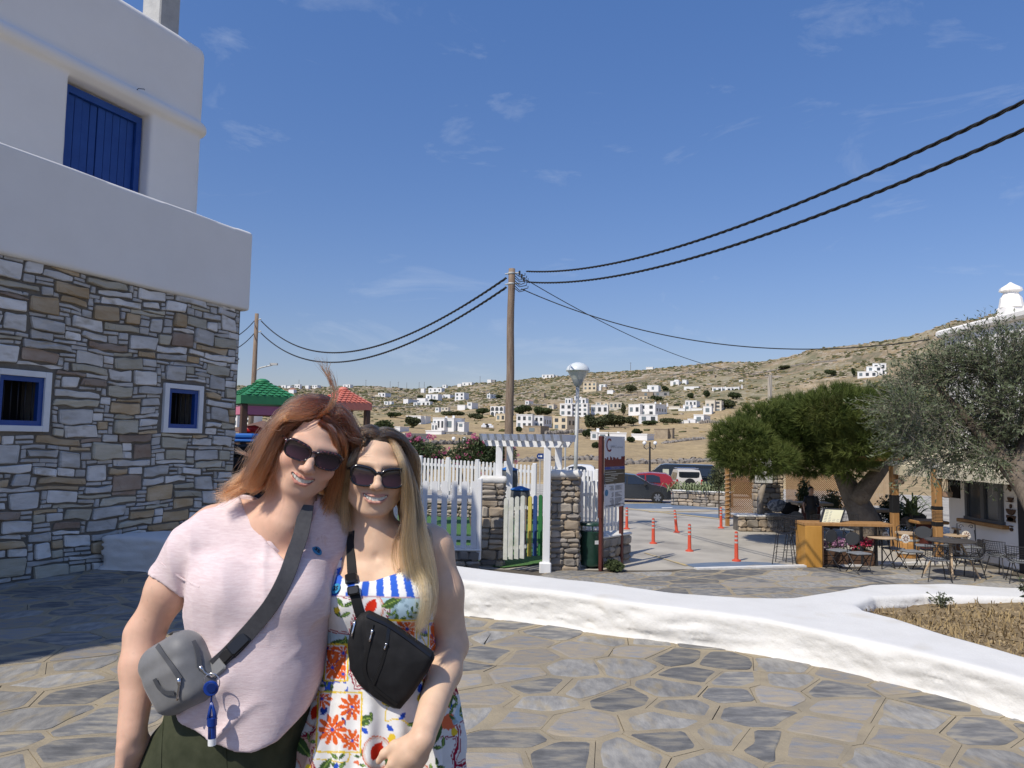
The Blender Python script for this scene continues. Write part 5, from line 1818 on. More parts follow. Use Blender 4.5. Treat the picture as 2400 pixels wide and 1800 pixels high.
# bags and straps
def surf(px,py,fn,Y0,Y1,n=160):
 d=ray(px,py);Y=np.linspace(Y0,Y1,n)
 P_=np.stack([d[0]/d[1]*Y,Y,CAM_H+d[2]/d[1]*Y],1)
 b=np.nonzero(fn(P_)<0)[0]
 return P_[b[0]]if len(b)else P_[-1]
def smooth_path(P_,K):
 P_=np.asarray(P_);s=np.r_[0,np.cumsum(np.linalg.norm(np.diff(P_,axis=0),axis=1))]
 o=np.stack([np.interp(np.linspace(0,s[-1],K),s,P_[:,i])for i in range(3)],1)
 for _ in range(2):o[1:-1]=(o[:-2]+2*o[1:-1]+o[2:])/4
 return o
def ribbon(name,P_,N_,w,th,m,parent,K=24):
 P_=smooth_path(P_,K);N_=smooth_path(N_,K);N_/=np.linalg.norm(N_,axis=1)[:,None]
 T=np.gradient(P_,axis=0);T/=np.linalg.norm(T,axis=1)[:,None]
 B_=np.cross(T,N_);B_/=np.linalg.norm(B_,axis=1)[:,None]
 v=np.concatenate([P_-B_*w/2,P_-B_*w/2*.94+N_*th,P_+B_*w/2*.94+N_*th,P_+B_*w/2])
 f=[]
 for i in range(K-1):
  for k in range(4):
   l=(k+1)%4
   f.append((k*K+i,k*K+i+1,l*K+i+1,l*K+i))
 f+=[(0,K,2*K,3*K),(K-1,4*K-1,3*K-1,2*K-1)]
 return mesh_obj(name,v,f,m,parent,smooth=True,auto=40)
def on_surf(path,fn,Y0,Y1,lift=.002):
 if len(path)>2:
  n_=np.linspace(0,len(path)-1,26);path=np.stack([np.interp(n_,range(len(path)),[q[i]for q in path])for i in(0,1)],1)
 P_=np.array([surf(a,b,fn,Y0,Y1)for a,b in path])
 N_=grad(fn,P_,.012)
 if len(P_)>20:
  for _ in range(4):P_[1:-1]=(P_[:-2]+P_[1:-1]*2+P_[2:])/4
 return P_+N_*lift,N_
nylon_g=mat('grey_nylon',(0.155,0.155,0.155),(0.20,0.20,0.20),scale=18,rough=.55,bump=.2,bscale=600,bdist=.0006,spec=.35,sheen=.2)
nylon_d=mat('dark_webbing',(0.045,0.045,0.05),(0.06,0.06,0.065),scale=90,rough=.6,bump=.4,bscale=700,bdist=.0006)
zip_m=mat('zip_tape',(0.075,0.078,0.085),rough=.6,bump=.6,bscale=900,bdist=.001)
nylon_b=mat('black_nylon',(0.010,0.010,0.011),(0.016,0.016,0.017),scale=30,rough=.7,bump=.25,bscale=500,bdist=.0006,spec=.25)
plast_b=mat('black_plastic',(0.012,0.012,0.013),rough=.3,spec=.5)
steel_m=mat('bright_zip_pull',(0.72,0.72,0.73),rough=.2,metal=1.0)
bc=at(422,1576,1.735)
bR=np.array([[.80,-.36,.48],[.30,.93,.20],[-.52,-.02,.855]])
q_,r_=np.linalg.qr(bR.T);bR=(q_*np.sign(np.diag(r_))).T
def bagA(p):
 q=(p-bc)@bR.T
 d=d_box(q,(.084,.046,.082),.044)
 d=smin(d,d_box(q-np.array([0,-.028,-.016]),(.066,.03,.055),.028),.012)
 return d-.0012*vnoise(p*24)
V,Fc=sdf_mesh(bagA,axis_pts(bc[0]-.15,bc[0]+.15,.0035),axis_pts(bc[1]-.12,bc[1]+.12,.0035),axis_pts(bc[2]-.15,bc[2]+.15,.0035))
bag=mesh_obj('crossbody_bag',V,Fc,nylon_g,smooth=True)
tag(bag,'small grey nylon crossbody bag at the hip of the woman in the pink T-shirt','bag')
for pth in([(398,1490),(425,1478),(448,1492),(462,1520),(466,1548),(466,1565)],[(372,1515),(386,1532),(402,1556),(416,1578),(424,1590)],[(366,1590),(376,1610),(392,1622),(412,1622)]):
 P_,N_=on_surf(pth,bagA,1.5,1.95,.0035)
 ribbon('zip',P_,N_,.011,.0018,zip_m,bag,20)
def zip_pull(name,pts,fn,parent,r=.0028,Y=(1.5,1.95)):
 P_,N_=on_surf(pts,fn,*Y,.005)
 mb=MB();mb.tube(smooth_path(P_,6),[r*1.5,r*1.5,r*.8,r,r,r*.9],6);return mb.build(name,steel_m,parent,smooth=True)
zip_pull('zip_pull',[(467,1562),(474,1576),(484,1583),(494,1587)],bagA,bag)
zip_pull('zip_pull',[(421,1588),(424,1604),(420,1625),(419,1638)],bagA,bag)
def allA(p):
 return np.minimum(shirtA(p),bagA(p))
P_,N_=on_surf([(716,1182),(713,1210),(706,1250),(696,1285),(682,1331),(666,1368),(650,1400),(628,1430),(606,1458),(575,1490),(548,1523),(527,1544),(506,1561)],lambda p:np.minimum(shirtA(p),bodyA(p)),1.5,2.0,.003)
k_=len(P_);m_=np.array([P_[max(0,i-2):i+3,1].min()for i in range(k_)])
for _ in range(6):m_[1:-1]=(m_[:-2]+2*m_[1:-1]+m_[2:])/4
P_=np.stack([P_[:,0]*m_/P_[:,1],m_-.003,CAM_H+(P_[:,2]-CAM_H)*m_/P_[:,1]],1)
strap=ribbon('strap',P_,np.tile(np.array([.25,-.95,.1]),(k_,1)),.036,.0022,nylon_d,bag,40)
def plate(name,px,py,fn,ang,size,m,parent,lift=.002,Y=(1.6,2.0),bev=.003):
 """a small bevelled block lying on the surface seen at a pixel"""
 P_,N_=on_surf([(px,py)],fn,*Y,lift)
 n=N_[0];ex=np.array([math.cos(ang),0,-math.sin(ang)]);ex-=n*ex.dot(n);ex/=np.linalg.norm(ex);ez=np.cross(ex,n)
 mb=MB();mb.bbox((0,0,0),size,bev)
 v=mb.v[0]@np.stack([ex,ez,n])+P_[0]+n*size[2]/2
 return mesh_obj(name,v,mb.f,m,parent)
plate('buckle',562,1508,shirtA,-.84,(.050,.030,.012),plast_b,bag,.004)
plate('buckle_clip',537,1535,shirtA,-.84,(.030,.024,.011),plast_b,bag,.004)
plate('slider',696,1290,shirtA,1.15,(.012,.042,.006),steel_m,bag,.005)
plate('strap_tab',512,1562,shirtA,-.7,(.042,.040,.008),nylon_g,bag,.004)
for pth,fn_ in(([(549,1142),(565,1175),(582,1207),(606,1242),(632,1278),(655,1302),(677,1322),(700,1292),(718,1254),(733,1212),(744,1176)],shirtA),):
 P_,N_=on_surf(pth,fn_,1.6,2.05,.0005);ribbon('neckband',P_,N_,.013,.0022,pink_m,shirt,40)
P_,N_=on_surf([(376,1318),(400,1338),(425,1355),(452,1370),(468,1376)],shirtA,1.6,2.05,.0002);ribbon('sleeve_hem',P_,N_,.004,.0018,pink_m,shirt,20)
for pth in([(525,1720),(528,1760),(530,1800)],[(384,1690),(380,1740),(378,1800)]):
 P_,N_=on_surf(pth,pantsA,1.55,2.0,.0002);ribbon('seam',P_,N_,.005,.0025,olive_m,pants,20)
blue_pl=mat('blue_plastic',(0.006,0.035,0.22),rough=.25,spec=.5)
reel=thing('key_reel','blue retractable reel holding a lip balm, hanging from the grey bag','key reel',at(496,1612,1.60))
def disc(c,r,th,n=20):
 mb=MB();mb.lathe([(r*.9,0),(r,th*.3),(r,th*.7),(r*.88,th)],n=n)
 v=mb.v[0]@np.array([[1,0,0],[0,0,1],[0,-1,0]])
 m2=MB();return m2.add(v+np.asarray(c),mb.f)
Yk=float(surf(497,1630,allA,1.5,1.9)[1])-.034
disc(at(496,1612,Yk),.0165,.008).build('reel_case',blue_pl,reel,smooth=True,auto=30)
disc(at(496,1612,Yk-.008),.011,.002).build('reel_cap',mat('blue_dark',(0.004,0.02,0.12),rough=.3),reel)
mb=MB();mb.tube([at(496+19*math.sin(t),1600-22*math.cos(t),Yk+.003)for t in np.linspace(-2.3,2.3,16)],.0012,5);mb.build('wire_loop',steel_m,reel,smooth=True)
mb=MB();mb.tube([at(496,1628,Yk),at(495,1648,Yk)],.0022,6);mb.tube([at(495,1645,Yk),at(491,1672,Yk),at(489,1686,Yk)],[.002,.004,.0045],6);mb.tube([at(496,1645,Yk),at(503,1672,Yk),at(505,1686,Yk)],[.002,.004,.0045],6);mb.build('cord',blue_pl,reel,smooth=True)
mb=MB();mb.tube([at(497,1682,Yk),at(497,1700,Yk)],[.0105,.0105],14);mb.build('holder',blue_pl,reel,smooth=True,auto=30)
mb=MB();mb.tube([at(497,1700,Yk),at(497,1730,Yk)],.0086,14);balm=mb.build('balm_tube',mat('balm_label',(0.02,0.06,0.30),(0.01,0.012,0.03),scale=40,rough=.3,stretch=(6,6,.5)),reel,smooth=True,auto=30)
mb=MB();mb.tube([at(497,1730,Yk),at(497,1746,Yk)],.0088,14);mb.build('balm_cap',mat('white_plastic',(.78,.78,.77),rough=.35),reel,smooth=True,auto=30)
stick_m=mat('sticker_blue',(0.03,0.25,0.47),rough=.5);ink_m=mat('ink',(0.008,0.012,0.02),rough=.6)
def sticker(px,py,fn,r,parent,Y):
 P_,N_=on_surf([(px,py)],fn,*Y,.003)
 n=N_[0];ex=np.array([math.cos(.18),0,-math.sin(.18)]);ex-=n*ex.dot(n);ex/=np.linalg.norm(ex);ez=np.cross(ex,n)
 mb=MB();mb.lathe([(r*.97,0),(r,.0006),(r*.97,.0012)],n=24)
 B3=np.stack([ex,-ez if ez[2]<0 else ez,n])
 s=mesh_obj('sticker',mb.v[0]@B3+P_[0],mb.f,stick_m,parent)
 up=-ez if ez[2]<0 else ez
 M=Matrix([[ex[0],up[0],n[0],0],[ex[1],up[1],n[1],0],[ex[2],up[2],n[2],0],[0,0,0,1]])
 M.translation=Vector(P_[0]+n*.0016)
 text_mesh('35',r*1.15,'number',ink_m,M,s,align='CENTER',bold=.0008)
sticker(741,1292,shirtA,.0145,shirt,(1.6,2.0))
sticker(789,1381,dressB,.0135,dress,(1.6,2.1))
pol=np.array([at(a,b,1.79)[[0,2]]for a,b in((842,1440),(862,1434),(905,1452),(960,1492),(1014,1530),(1018,1545),(1000,1580),(966,1630),(938,1666),(920,1664),(880,1640),(838,1606),(818,1570),(812,1510),(820,1470))])
dn_y=float(surf(890,1500,dressB,1.6,2.0)[1])
def bagB(p):
 yy=dn_y-.022-.0*p[:,0]
 x,z=p[:,0],p[:,2]
 puff=.010*np.clip(-d_poly2(p[:,[0,2]],pol)/.05,0,1)
 crease=.003*np.exp(-((x-at(872,1540,1.79)[0]+(z-1.0)*.12)/.004)**2)
 dy=np.abs(p[:,1]-yy)-(.020+puff-crease)
 return smax(d_poly2(p[:,[0,2]],pol),dy,.022)-.0016*fbm(p*28,2)
V,Fc=sdf_mesh(bagB,axis_pts(-.48,-.14,.0035),axis_pts(dn_y-.09,dn_y+.03,.0035),axis_pts(.93,1.25,.0035))
pouch=mesh_obj('crossbody_pouch',V,Fc,nylon_b,smooth=True)
tag(pouch,'black nylon sling pouch worn across the chest of the woman in the printed dress','bag')
for pth in([(872,1462),(866,1510),(856,1550),(853,1575),(868,1602),(900,1628),(930,1650)],[(911,1470),(906,1510),(900,1540),(886,1578),(874,1606)],[(860,1444),(905,1464),(960,1502),(1008,1538)]):
 P_,N_=on_surf(pth,bagB,1.6,2.0,.0025);ribbon('zip',P_,N_,.008,.0014,plast_b,pouch,20)
for pth in([(836,1456),(833,1470),(829,1482),(827,1492)],[(873,1475),(872,1485),(869,1494),(867,1503)],[(906,1507),(904,1513),(902,1519),(901,1522)]):
 zip_pull('zip_pull',pth,bagB,pouch,.0024,(1.6,2.0))
def chestB(p):return np.minimum(bodyB(p),dressB(p))
P_,N_=on_surf([(826,1246),(822,1268),(823,1300),(825,1330),(827,1358),(831,1392),(838,1420),(846,1444)],chestB,1.65,2.05,.002)
ribbon('strap',P_,N_,.0235,.002,nylon_b,pouch,30)
plate('buckle',824,1362,chestB,1.45,(.032,.030,.010),plast_b,pouch,.003,(1.65,2.05));plate('buckle_clip',829,1386,chestB,1.4,(.022,.028,.009),plast_b,pouch,.003,(1.65,2.05))
# playground, gate and fences
white_p=mat('white_fence_paint',(0.78,0.785,0.79),(0.70,0.705,0.71),scale=4,rough=.55,bump=.2,bscale=30,stretch=(1,1,.15),c3=(0.55,0.54,0.52),s3=6,lo3=.66,hi3=.85)
def picket(w,h,t,tip='round'):
 """flat board outline standing on z = 0, centred on x = 0"""
 if tip=='round':
  return[(-w/2,0),(w/2,0)]+[(w/2*math.cos(a),h-w/2+w/2*math.sin(a))for a in np.linspace(0,math.pi,7)]
 return[(-w/2,0),(w/2,0),(w/2,h),(-w/2,h)]
def fence(name,label,A,B,za,zb,h,n,w,m,rails,parent=None,posts=(),post_w=.1,group=None,colours=None,drop=.0,post_h=None,t=.022):
 """pickets from A to B (plan), bottoms from za to zb; rails at the given heights"""
 A=np.array(A,float);B=np.array(B,float);D=B-A;L_=np.hypot(*D);D/=L_;Nn=np.array([D[1],-D[0]])
 if Nn[1]>0:Nn=-Nn
 th=parent or thing(name,label,'fence' if 'fence' in name else 'gate',(*((A+B)/2),(za+zb)/2),group=group)
 M=np.array([[D[0],Nn[0],0],[D[1],Nn[1],0],[0,0,1.0]])
 base=None
 for k in range(n):
  u=(k+.5)/n;c=A+D*L_*u;z=za+(zb-za)*u
  mb=MB();mb.prism(picket(w,h,0),-t/2,t/2,M=np.array([[D[0],0,Nn[0]],[D[1],0,Nn[1]],[0,1,0]]),off=(*(c+Nn*(t/2+.02)),z))
  mb.build('picket',colours[k]if colours else m,th)
 for rz_ in rails:
  mb=MB()
  a3=np.array([*A,za+rz_]);b3=np.array([*B,zb+rz_]);c3=(a3+b3)/2
  ex=(b3-a3);ln=np.linalg.norm(ex);ex/=ln;ey=np.array([Nn[0],Nn[1],0]);ez=np.cross(ex,ey)
  mb.box((0,0,0),(ln,.038,.075));v=mb.v[0]@np.stack([ex,ey,ez])+c3
  mesh_obj('rail',v,mb.f,m,th)
 for u in posts:
  c=A+D*L_*u;z=za+(zb-za)*u
  mb=MB();mb.bbox((c[0]+Nn[0]*.0,c[1]+Nn[1]*.0,z-.25+(h+.3)/2),(post_w,post_w,h+.3+(post_h or 0)),.012,rz=math.atan2(D[1],D[0]));mb.build('post',m,th)
 return th
p1=at(940,1140,21.5);p2=at(1252,1166,20.6)
fence('picket_fence','long white picket fence with square posts in front of the pink oleanders',p1[:2]+(p1[:2]-p2[:2])*.22,p2[:2],p1[2]+.02,p2[2],.88,44,.062,white_p,(.12,.70),posts=(.12,.30,.475,.655,.83,1.0),post_w=.11)
a=at(962,1283,16.9);b=at(1122,1283,16.7)
fence('picket_fence','shaded white picket fence with wide rounded boards beside the stone gate pillar',a[:2]+(a[:2]-b[:2])*.9,b[:2],a[2]-.02,b[2]-.02,1.48,13,.125,white_p,(.22,1.12),posts=(1.0,),post_w=.1)
a=at(1356,1262,17.6);b=at(1452,1243,19.6)
fence('picket_fence','white picket fence behind the information board, striped with shadow',a[:2],b[:2],a[2],b[2],1.32,11,.085,white_p,(.2,1.0),posts=(0,1.0),post_w=.1)
a=at(1290,1150,19.8);b=at(1400,1166,18.6)
fence('picket_fence','small white picket fence whose tips show above the gate pillar',a[:2],b[:2],a[2]-.3,b[2]-.3,.95,14,.06,white_p,(.3,.62),posts=(1.0,),post_w=.1)
gcol=[mat('gate_white',(0.62,0.62,0.58),(0.45,0.47,0.40),scale=5,rough=.75,detail=8),mat('gate_brown',(0.20,0.16,0.115),rough=.8),mat('gate_yellow',(0.50,0.42,0.09),rough=.7),mat('gate_blue',(0.02,0.06,0.20),rough=.7),mat('gate_green',(0.02,0.14,0.04),rough=.7),mat('gate_pink',(0.34,0.26,0.21),rough=.8)]
ga=at(1180,1312,16.9);gb=at(1232,1308,16.5)
fence('gate','half open gate leaf of plain white boards between the stone pillars',ga[:2],gb[:2],ga[2],gb[2],1.36,4,.115,gcol[0],(.25,1.1),colours=[gcol[0]]*4)
ga=at(1224,1305,17.4);gb=at(1286,1300,17.0)
fence('gate','gate leaf with brown, yellow, blue and green boards under the pergola',ga[:2],gb[:2],ga[2],gb[2],1.36,5,.095,gcol[0],(.25,1.1),colours=[gcol[1],gcol[2],gcol[3],gcol[4],gcol[5]])
turf_m=mat('artificial_turf',(0.05,0.13,0.03),(0.08,0.18,0.05),scale=20,rough=.95,bump=.5,bscale=200)
mb=MB();q=[on(930,1300,Z_LOW+.03),on(1180,1330,Z_LOW+.03),on(1290,1318,Z_LOW+.03),on(1420,1270,Z_LOW+.03),on(1280,1210,Z_LOW+.03),on(900,1200,Z_LOW+.03),on(560,1250,Z_LOW+.03),on(560,1330,Z_LOW+.03)]
mb.add(q,[tuple(range(len(q)))]);struct(mb.build('artificial_turf',turf_m))
fs=[mat('field_stone',(0.27,0.235,0.19),(0.37,0.33,0.28),scale=4,rough=.9,bump=.7,bscale=18,rand=.2,detail=8),mat('field_stone_warm',(0.30,0.235,0.165),(0.40,0.33,0.25),scale=4,rough=.9,bump=.7,bscale=18,rand=.2,detail=8),mat('field_stone_dark',(0.20,0.18,0.155),(0.28,0.25,0.22),scale=4,rough=.9,bump=.7,bscale=18,rand=.2,detail=8)]
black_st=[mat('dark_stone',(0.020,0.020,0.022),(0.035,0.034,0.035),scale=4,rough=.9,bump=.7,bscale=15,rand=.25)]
def rough_stone(c,s,seed):
 """an irregular chamfered block"""
 g=np.random.default_rng(seed)
 mb=MB();mb.bbox((0,0,0),s,min(s)*.30)
 v=mb.v[0]+g.normal(0,min(s)*.085,mb.v[0].shape)
 return v+np.asarray(c),mb.f
def stone_face(parent,O,ex,L_,H_,seed,size=(.14,.42),hh=(.10,.27),dep=.12,mats=None,fill=None,limit=300):
 """courses of field stones on a vertical face starting at O and running along ex"""
 g=np.random.default_rng(seed);mats=mats or fs
 ex=np.array([ex[0],ex[1]])/np.hypot(ex[0],ex[1]);rz_=math.atan2(ex[1],ex[0])
 z=0;k=0
 while z<H_-.03:
  h=min(g.uniform(*hh),H_-z)
  if H_-z-h<.05:h=H_-z
  x=0
  while x<L_-.02:
   w=min(g.uniform(*size),L_-x)
   if L_-x-w<.06:w=L_-x
   sub=2 if(h>.16 and g.uniform()<.22)else 1
   for s_ in range(sub):
    v,f=rough_stone((0,0,0),(w*.96,dep*g.uniform(.9,1.25),h/sub*.94),seed*1000+k);k+=1
    c_,s2=math.cos(rz_),math.sin(rz_)
    v=v@np.array([[c_,s2,0],[-s2,c_,0],[0,0,1]])+np.array([O[0]+ex[0]*(x+w/2),O[1]+ex[1]*(x+w/2),O[2]+z+h/sub*(s_+.5)])
    mesh_obj('stone',v,f,mats[g.integers(0,len(mats))],parent)
   x+=w
  z+=h
def pillar(c,w,d,h,label,seed,rz=0.0):
 t=thing('stone_pillar',label,'pillar',c,rz)
 core=MB();core.box((0,0,h/2),(w-.1,d-.1,h));core.build('mortar',stone_mortar,t,world=False)
 R_=np.array([[math.cos(rz),-math.sin(rz)],[math.sin(rz),math.cos(rz)]])
 def P_(x,y):return np.array([*(R_@np.array([x,y])+np.array(c[:2])),c[2]])
 cx=R_@np.array([1,0]);cy=R_@np.array([0,1])
 stone_face(t,P_(-w/2+.02,-d/2+.05),cx,w-.04,h,seed)
 stone_face(t,P_(w/2-.05,-d/2+.12),cy,d-.14,h,seed+1)
 stone_face(t,P_(-w/2+.05,-d/2+.12),cy,d-.14,h,seed+2)
 V,Fc=sdf_mesh(lambda p:d_box(p-np.array([0,0,h+.05]),(w/2+.04,d/2+.04,.085),.08)+.02*fbm(p*5,3),axis_pts(-w/2-.12,w/2+.12,.035),axis_pts(-d/2-.12,d/2+.12,.035),axis_pts(h-.1,h+.2,.03))
 mesh_obj('cap',V,Fc,lowwall_m,t,smooth=True,world=False)
 return t
zc=at(1152,1330,17.3)
pillar((zc[0],17.55,Z_LOW-.1),.57,.55,2.02,'brown field-stone gate pillar with white cap, next to the plain white gate leaf',41)
zc=at(1322,1330,17.0)
pillar((zc[0],17.3,Z_LOW-.1),.72,.6,2.2,'stouter field-stone gate pillar dappled with light, next to the green litter bin',45)
def low_stone(name,label,O,ex,L_,H_,d,seed,cap=None,mats=None,cat='wall',**k):
 ex=np.array(ex,float)/np.hypot(*ex);n_=np.array([-ex[1],ex[0]])
 t=thing(name,label,cat,(O[0]+ex[0]*L_/2,O[1]+ex[1]*L_/2,O[2]))
 rz_=math.atan2(ex[1],ex[0]);cc=np.array([O[0],O[1]])+ex*L_/2+n_*(d/2+.05)
 mb=MB();mb.box((*cc,O[2]+H_/2),(L_-.06,d-.06,H_-.02),rz=rz_);mb.build('mortar',stone_mortar,t)
 stone_face(t,np.array(O)+np.array([n_[0],n_[1],0])*.05,ex,L_,H_,seed,mats=mats,**k)
 if cap:
  mb=MB();mb.bbox((*cc,O[2]+H_+cap/2-.01),(L_+.06,d+.14,cap),.02,rz=rz_);mb.build('coping',lowwall_m,t)
 return t
o=at(1412,1330,17.4);o2=at(1483,1318,18.4)
low_stone('stone_wall','low field-stone wall at the foot of the information board',(o[0],o[1],Z_LOW-.05),o2[:2]-o[:2],1.25,.72,.45,51,cap=.06)
o=at(1020,1300,16.6)
low_stone('stone_wall','low stone ledge with a white slab below the shaded picket fence',(o[0],o[1],Z_LOW-.1),(1,.05),.98,.55,.5,52,cap=.05)
o=at(500,1200,15.5)
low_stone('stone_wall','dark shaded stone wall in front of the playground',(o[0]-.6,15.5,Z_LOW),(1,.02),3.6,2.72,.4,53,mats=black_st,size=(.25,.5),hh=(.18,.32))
o=at(470,1250,14.6)
mb=MB();mb.bbox((o[0]+.95,14.7,Z_LOW+.55),(3.3,.05,1.1),.01)
navy=mb.build('tarpaulin',mat('navy_tarp',(0.005,0.012,0.06),(0.008,0.02,0.09),scale=8,rough=.6,bump=.5,bscale=12),None);tag(navy,'dark navy blue panel leaning along the playground wall','tarpaulin')
fill_y=19.0
for(x0,x1)in((940,1110),):
 o=at(940,1172,20.9)
 low_stone('stone_wall','pale rubble footing under the long picket fence',(o[0]-.6,20.95,o[2]-.42),(at(1258,1180,20.3)-o)[:2],4.4,.42,.3,54,size=(.12,.25),hh=(.09,.16))
perg=thing('pergola','white timber pergola arch with slatted top over the playground gate','pergola',at(1226,1320,17.4))
pz0=Z_LOW-.05
pl=at(1169,1130,17.9);pr=at(1280,1300,16.75)
ztop=at(1230,1046,17.3)[2]
for(x,y)in((pl[0],17.9),(pr[0],16.75),(pl[0]+.25,18.7),(pr[0]+.3,17.6)):
 mb=MB();mb.bbox((x,y,(pz0+ztop)/2),(.16,.12,ztop-pz0),.012);mb.build('post',white_p,perg)
mb=MB();mb.bbox((pr[0]-.02,16.72,pz0+.12),(.26,.2,.3),.02);mb.build('post_foot',white_p,perg)
d_=np.array([pr[0]-pl[0],16.75-17.9]);d_/=np.hypot(*d_)
for off in(0,.95):
 b0=at(1128,1040,18.2)[:2]+np.array([.27*off,.9*off]);b1=at(1327,1042,16.4)[:2]+np.array([.27*off,.9*off])
 c=(b0+b1)/2;ln=np.hypot(*(b1-b0));mb=MB()
 e=[(-ln/2,.07),(-ln/2+.12,-.07),(ln/2-.12,-.07),(ln/2,.07)]
 mb.prism(e,-.025,.025,M=np.array([[d_[0],0,d_[1]],[d_[1],0,-d_[0]],[0,1,0]]),off=(*c,ztop+.06));mb.build('beam',white_p,perg)
for k in range(11):
 u=(k+.3)/10.6
 c=at(1130,1030,18.2)[:2]*(1-u)+at(1327,1030,16.4)[:2]*u+np.array([.13,.45])
 mb=MB();s_=np.array([.28,.96])
 e=[(-.8,.08),(-.66,-.08),(.66,-.08),(.8,.08)]
 mb.prism(e,-.028,.028,M=np.array([[s_[0],0,s_[1]],[s_[1],0,-s_[0]],[0,1,0]]),off=(*c,ztop+.20));mb.build('slat',white_p,perg)
butt_m=mat('grey_butt',(0.06,0.065,0.07),(0.09,0.095,0.1),scale=10,rough=.6,bump=.4,bscale=40)
lid_m=mat('blue_lid',(0.02,0.13,0.42),rough=.4)
for(px,py,Y,r,h,lab)in((1193,1152,19.5,.22,.55,'grey barrel with bright blue lid raised on a post behind the gate'),(1219,1185,18.6,.24,.38,'squat grey barrel with dull blue lid just behind the gate boards')):
 c=at(px,py,Y);t=thing('barrel',lab,'barrel',c)
 mb=MB();mb.lathe([(r*.85,0),(r*.95,.05),(r,h*.3),(r*1.02,h*.5),(r,h*.7),(r*.94,h)],n=18);mb.build('body',butt_m,t,smooth=True,world=False)
 mb=MB();mb.lathe([(r*1.02,h),(r*1.02,h+.03),(r*.4,h+.08),(r*.2,h+.1)],n=18);mb.build('lid',lid_m,t,smooth=True,world=False)
 mb=MB();mb.box((0,0,(Z_LOW-c[2])/2),(.12,.12,c[2]-Z_LOW));mb.build('stand',white_p,t,world=False)
def play_tower(px_l,px_r,y_eave,y_top,y_bot,Y,col,label,yaw,band=None,foot=1.1):
 A_=at(px_l,y_eave,Y);B_=at(px_r,y_eave,Y);c=(A_+B_)/2;w=(B_[0]-A_[0])/1.27
 ze=c[2];zt=at((px_l+px_r)/2,y_top,Y)[2];zb=at((px_l+px_r)/2,y_bot,Y)[2]
 t=thing('play_tower',label,'play tower',(c[0],Y,Z_LOW),yaw)
 roof_m=mat('moulded_plastic_'+col[0],col[1],tuple(q*1.12 for q in col[1]),scale=3,rough=.5,spec=.35)
 roof=MB();h=ze-Z_LOW;fas=(zb-ze)
 hw=w/2
 roof.add([[-hw,-hw,h+fas],[hw,-hw,h+fas],[hw,hw,h+fas],[-hw,hw,h+fas],[-hw*1.01,-hw*1.01,h],[hw*1.01,-hw*1.01,h],[hw*1.01,hw*1.01,h],[-hw*1.01,hw*1.01,h]],[(3,2,1,0),(0,1,5,4),(1,2,6,5),(2,3,7,6),(3,0,4,7)])
 ht=zt-Z_LOW;k=.16
 roof.add([[-hw,-hw,h],[hw,-hw,h],[hw,hw,h],[-hw,hw,h],[-hw*k,-hw*k,ht-.08],[hw*k,-hw*k,ht-.08],[hw*k,hw*k,ht-.08],[-hw*k,hw*k,ht-.08]],[(0,1,5,4),(1,2,6,5),(2,3,7,6),(3,0,4,7),(4,5,6,7)])
 rf=roof.build('roof',roof_m,t,world=False)
 kn=MB();kn.lathe([(hw*.24,ht-.1),(hw*.25,ht-.05),(hw*.17,ht-.02),(hw*.1,ht)],n=16);kn.build('finial',roof_m,rf,smooth=True,world=False)
 for face in(0,1,3):
  ca,sa=math.cos(face*math.pi/2),math.sin(face*math.pi/2)
  for r in range(6):
   u0=r/6;u1=(r+1.12)/6
   n_=7-r
   for j in range(n_):
    s0=-1+2*j/n_;s1=-1+2*(j+1)/n_
    def pt(s,u,lift):
     ww=hw*(1-u*(1-k))*.93
     z=h+(ht-.08-h)*u
     return[s*ww,-(hw*(1-u*(1-k)))-lift,z+lift*.8]
    sm=(s0+s1)/2
    v=[pt(s0+.03,u1,.0),pt(s1-.03,u1,.0),pt(s1-.03,u0+.06,.02),pt(sm,u0,.024),pt(s0+.03,u0+.06,.02),pt(s1-.03,u0+.06,-.01),pt(sm,u0,-.01),pt(s0+.03,u0+.06,-.01)]
    v=np.array(v)@np.array([[ca,sa,0],[-sa,ca,0],[0,0,1]])
    mb=MB();mb.add(v,[(0,1,2,3,4),(4,3,6,7),(3,2,5,6)]);mb.build('tile',roof_m,rf,world=False)
 for sx,sy in((-1,-1),(1,-1),(1,1),(-1,1)):
  mb=MB();mb.bbox((sx*hw*.84,sy*hw*.84,(h+fas)/2),(.14,.14,h+fas),.015);mb.build('post',mat('brown_plastic_post',(0.085,0.045,0.03),rough=.55),t,world=False)
 mb=MB();mb.bbox((0,0,foot),(hw*1.8,hw*1.8,.1),.02);mb.build('deck',mat('brown_plastic_post',(0.1,0.05,0.03)),t,world=False)
 if band:
  mb=MB()
  for sy in(-1,1):
   mb.box((0,sy*hw*.9,h+fas-.14),(hw*1.75,.03,.2));mb.box((sy*hw*.9,0,h+fas-.14),(.03,hw*1.75-.04,.2))
  mb.build('band',band,t,world=False,kind='stuff')
 return t,hw,h
tg,hw,hh_=play_tower(530,697,931,888,950,17.5,('green',(0.04,0.215,0.095)),'play tower with a moulded green tiled roof and brown posts',.62,mat('pink_band',(0.55,0.17,0.26),rough=.5))
play_tower(742,866,945,907,961,19.5,('coral',(0.60,0.20,0.145)),'play tower with a coral red tiled roof above the women',.72)
red_pl=mat('red_plastic',(0.42,0.02,0.02),rough=.4);blue_p2=mat('play_blue',(0.02,0.12,0.42),rough=.4)
mb=MB();mb.tube([at(*p)for p in((566,1018,17.2),(580,1008,17.2),(596,1006,17.2),(612,1012,17.2),(625,1030,17.0))],.1,10)
tag(mb.build('slide',red_pl,None,smooth=True),'red curved slide edge under the green play roof','slide')
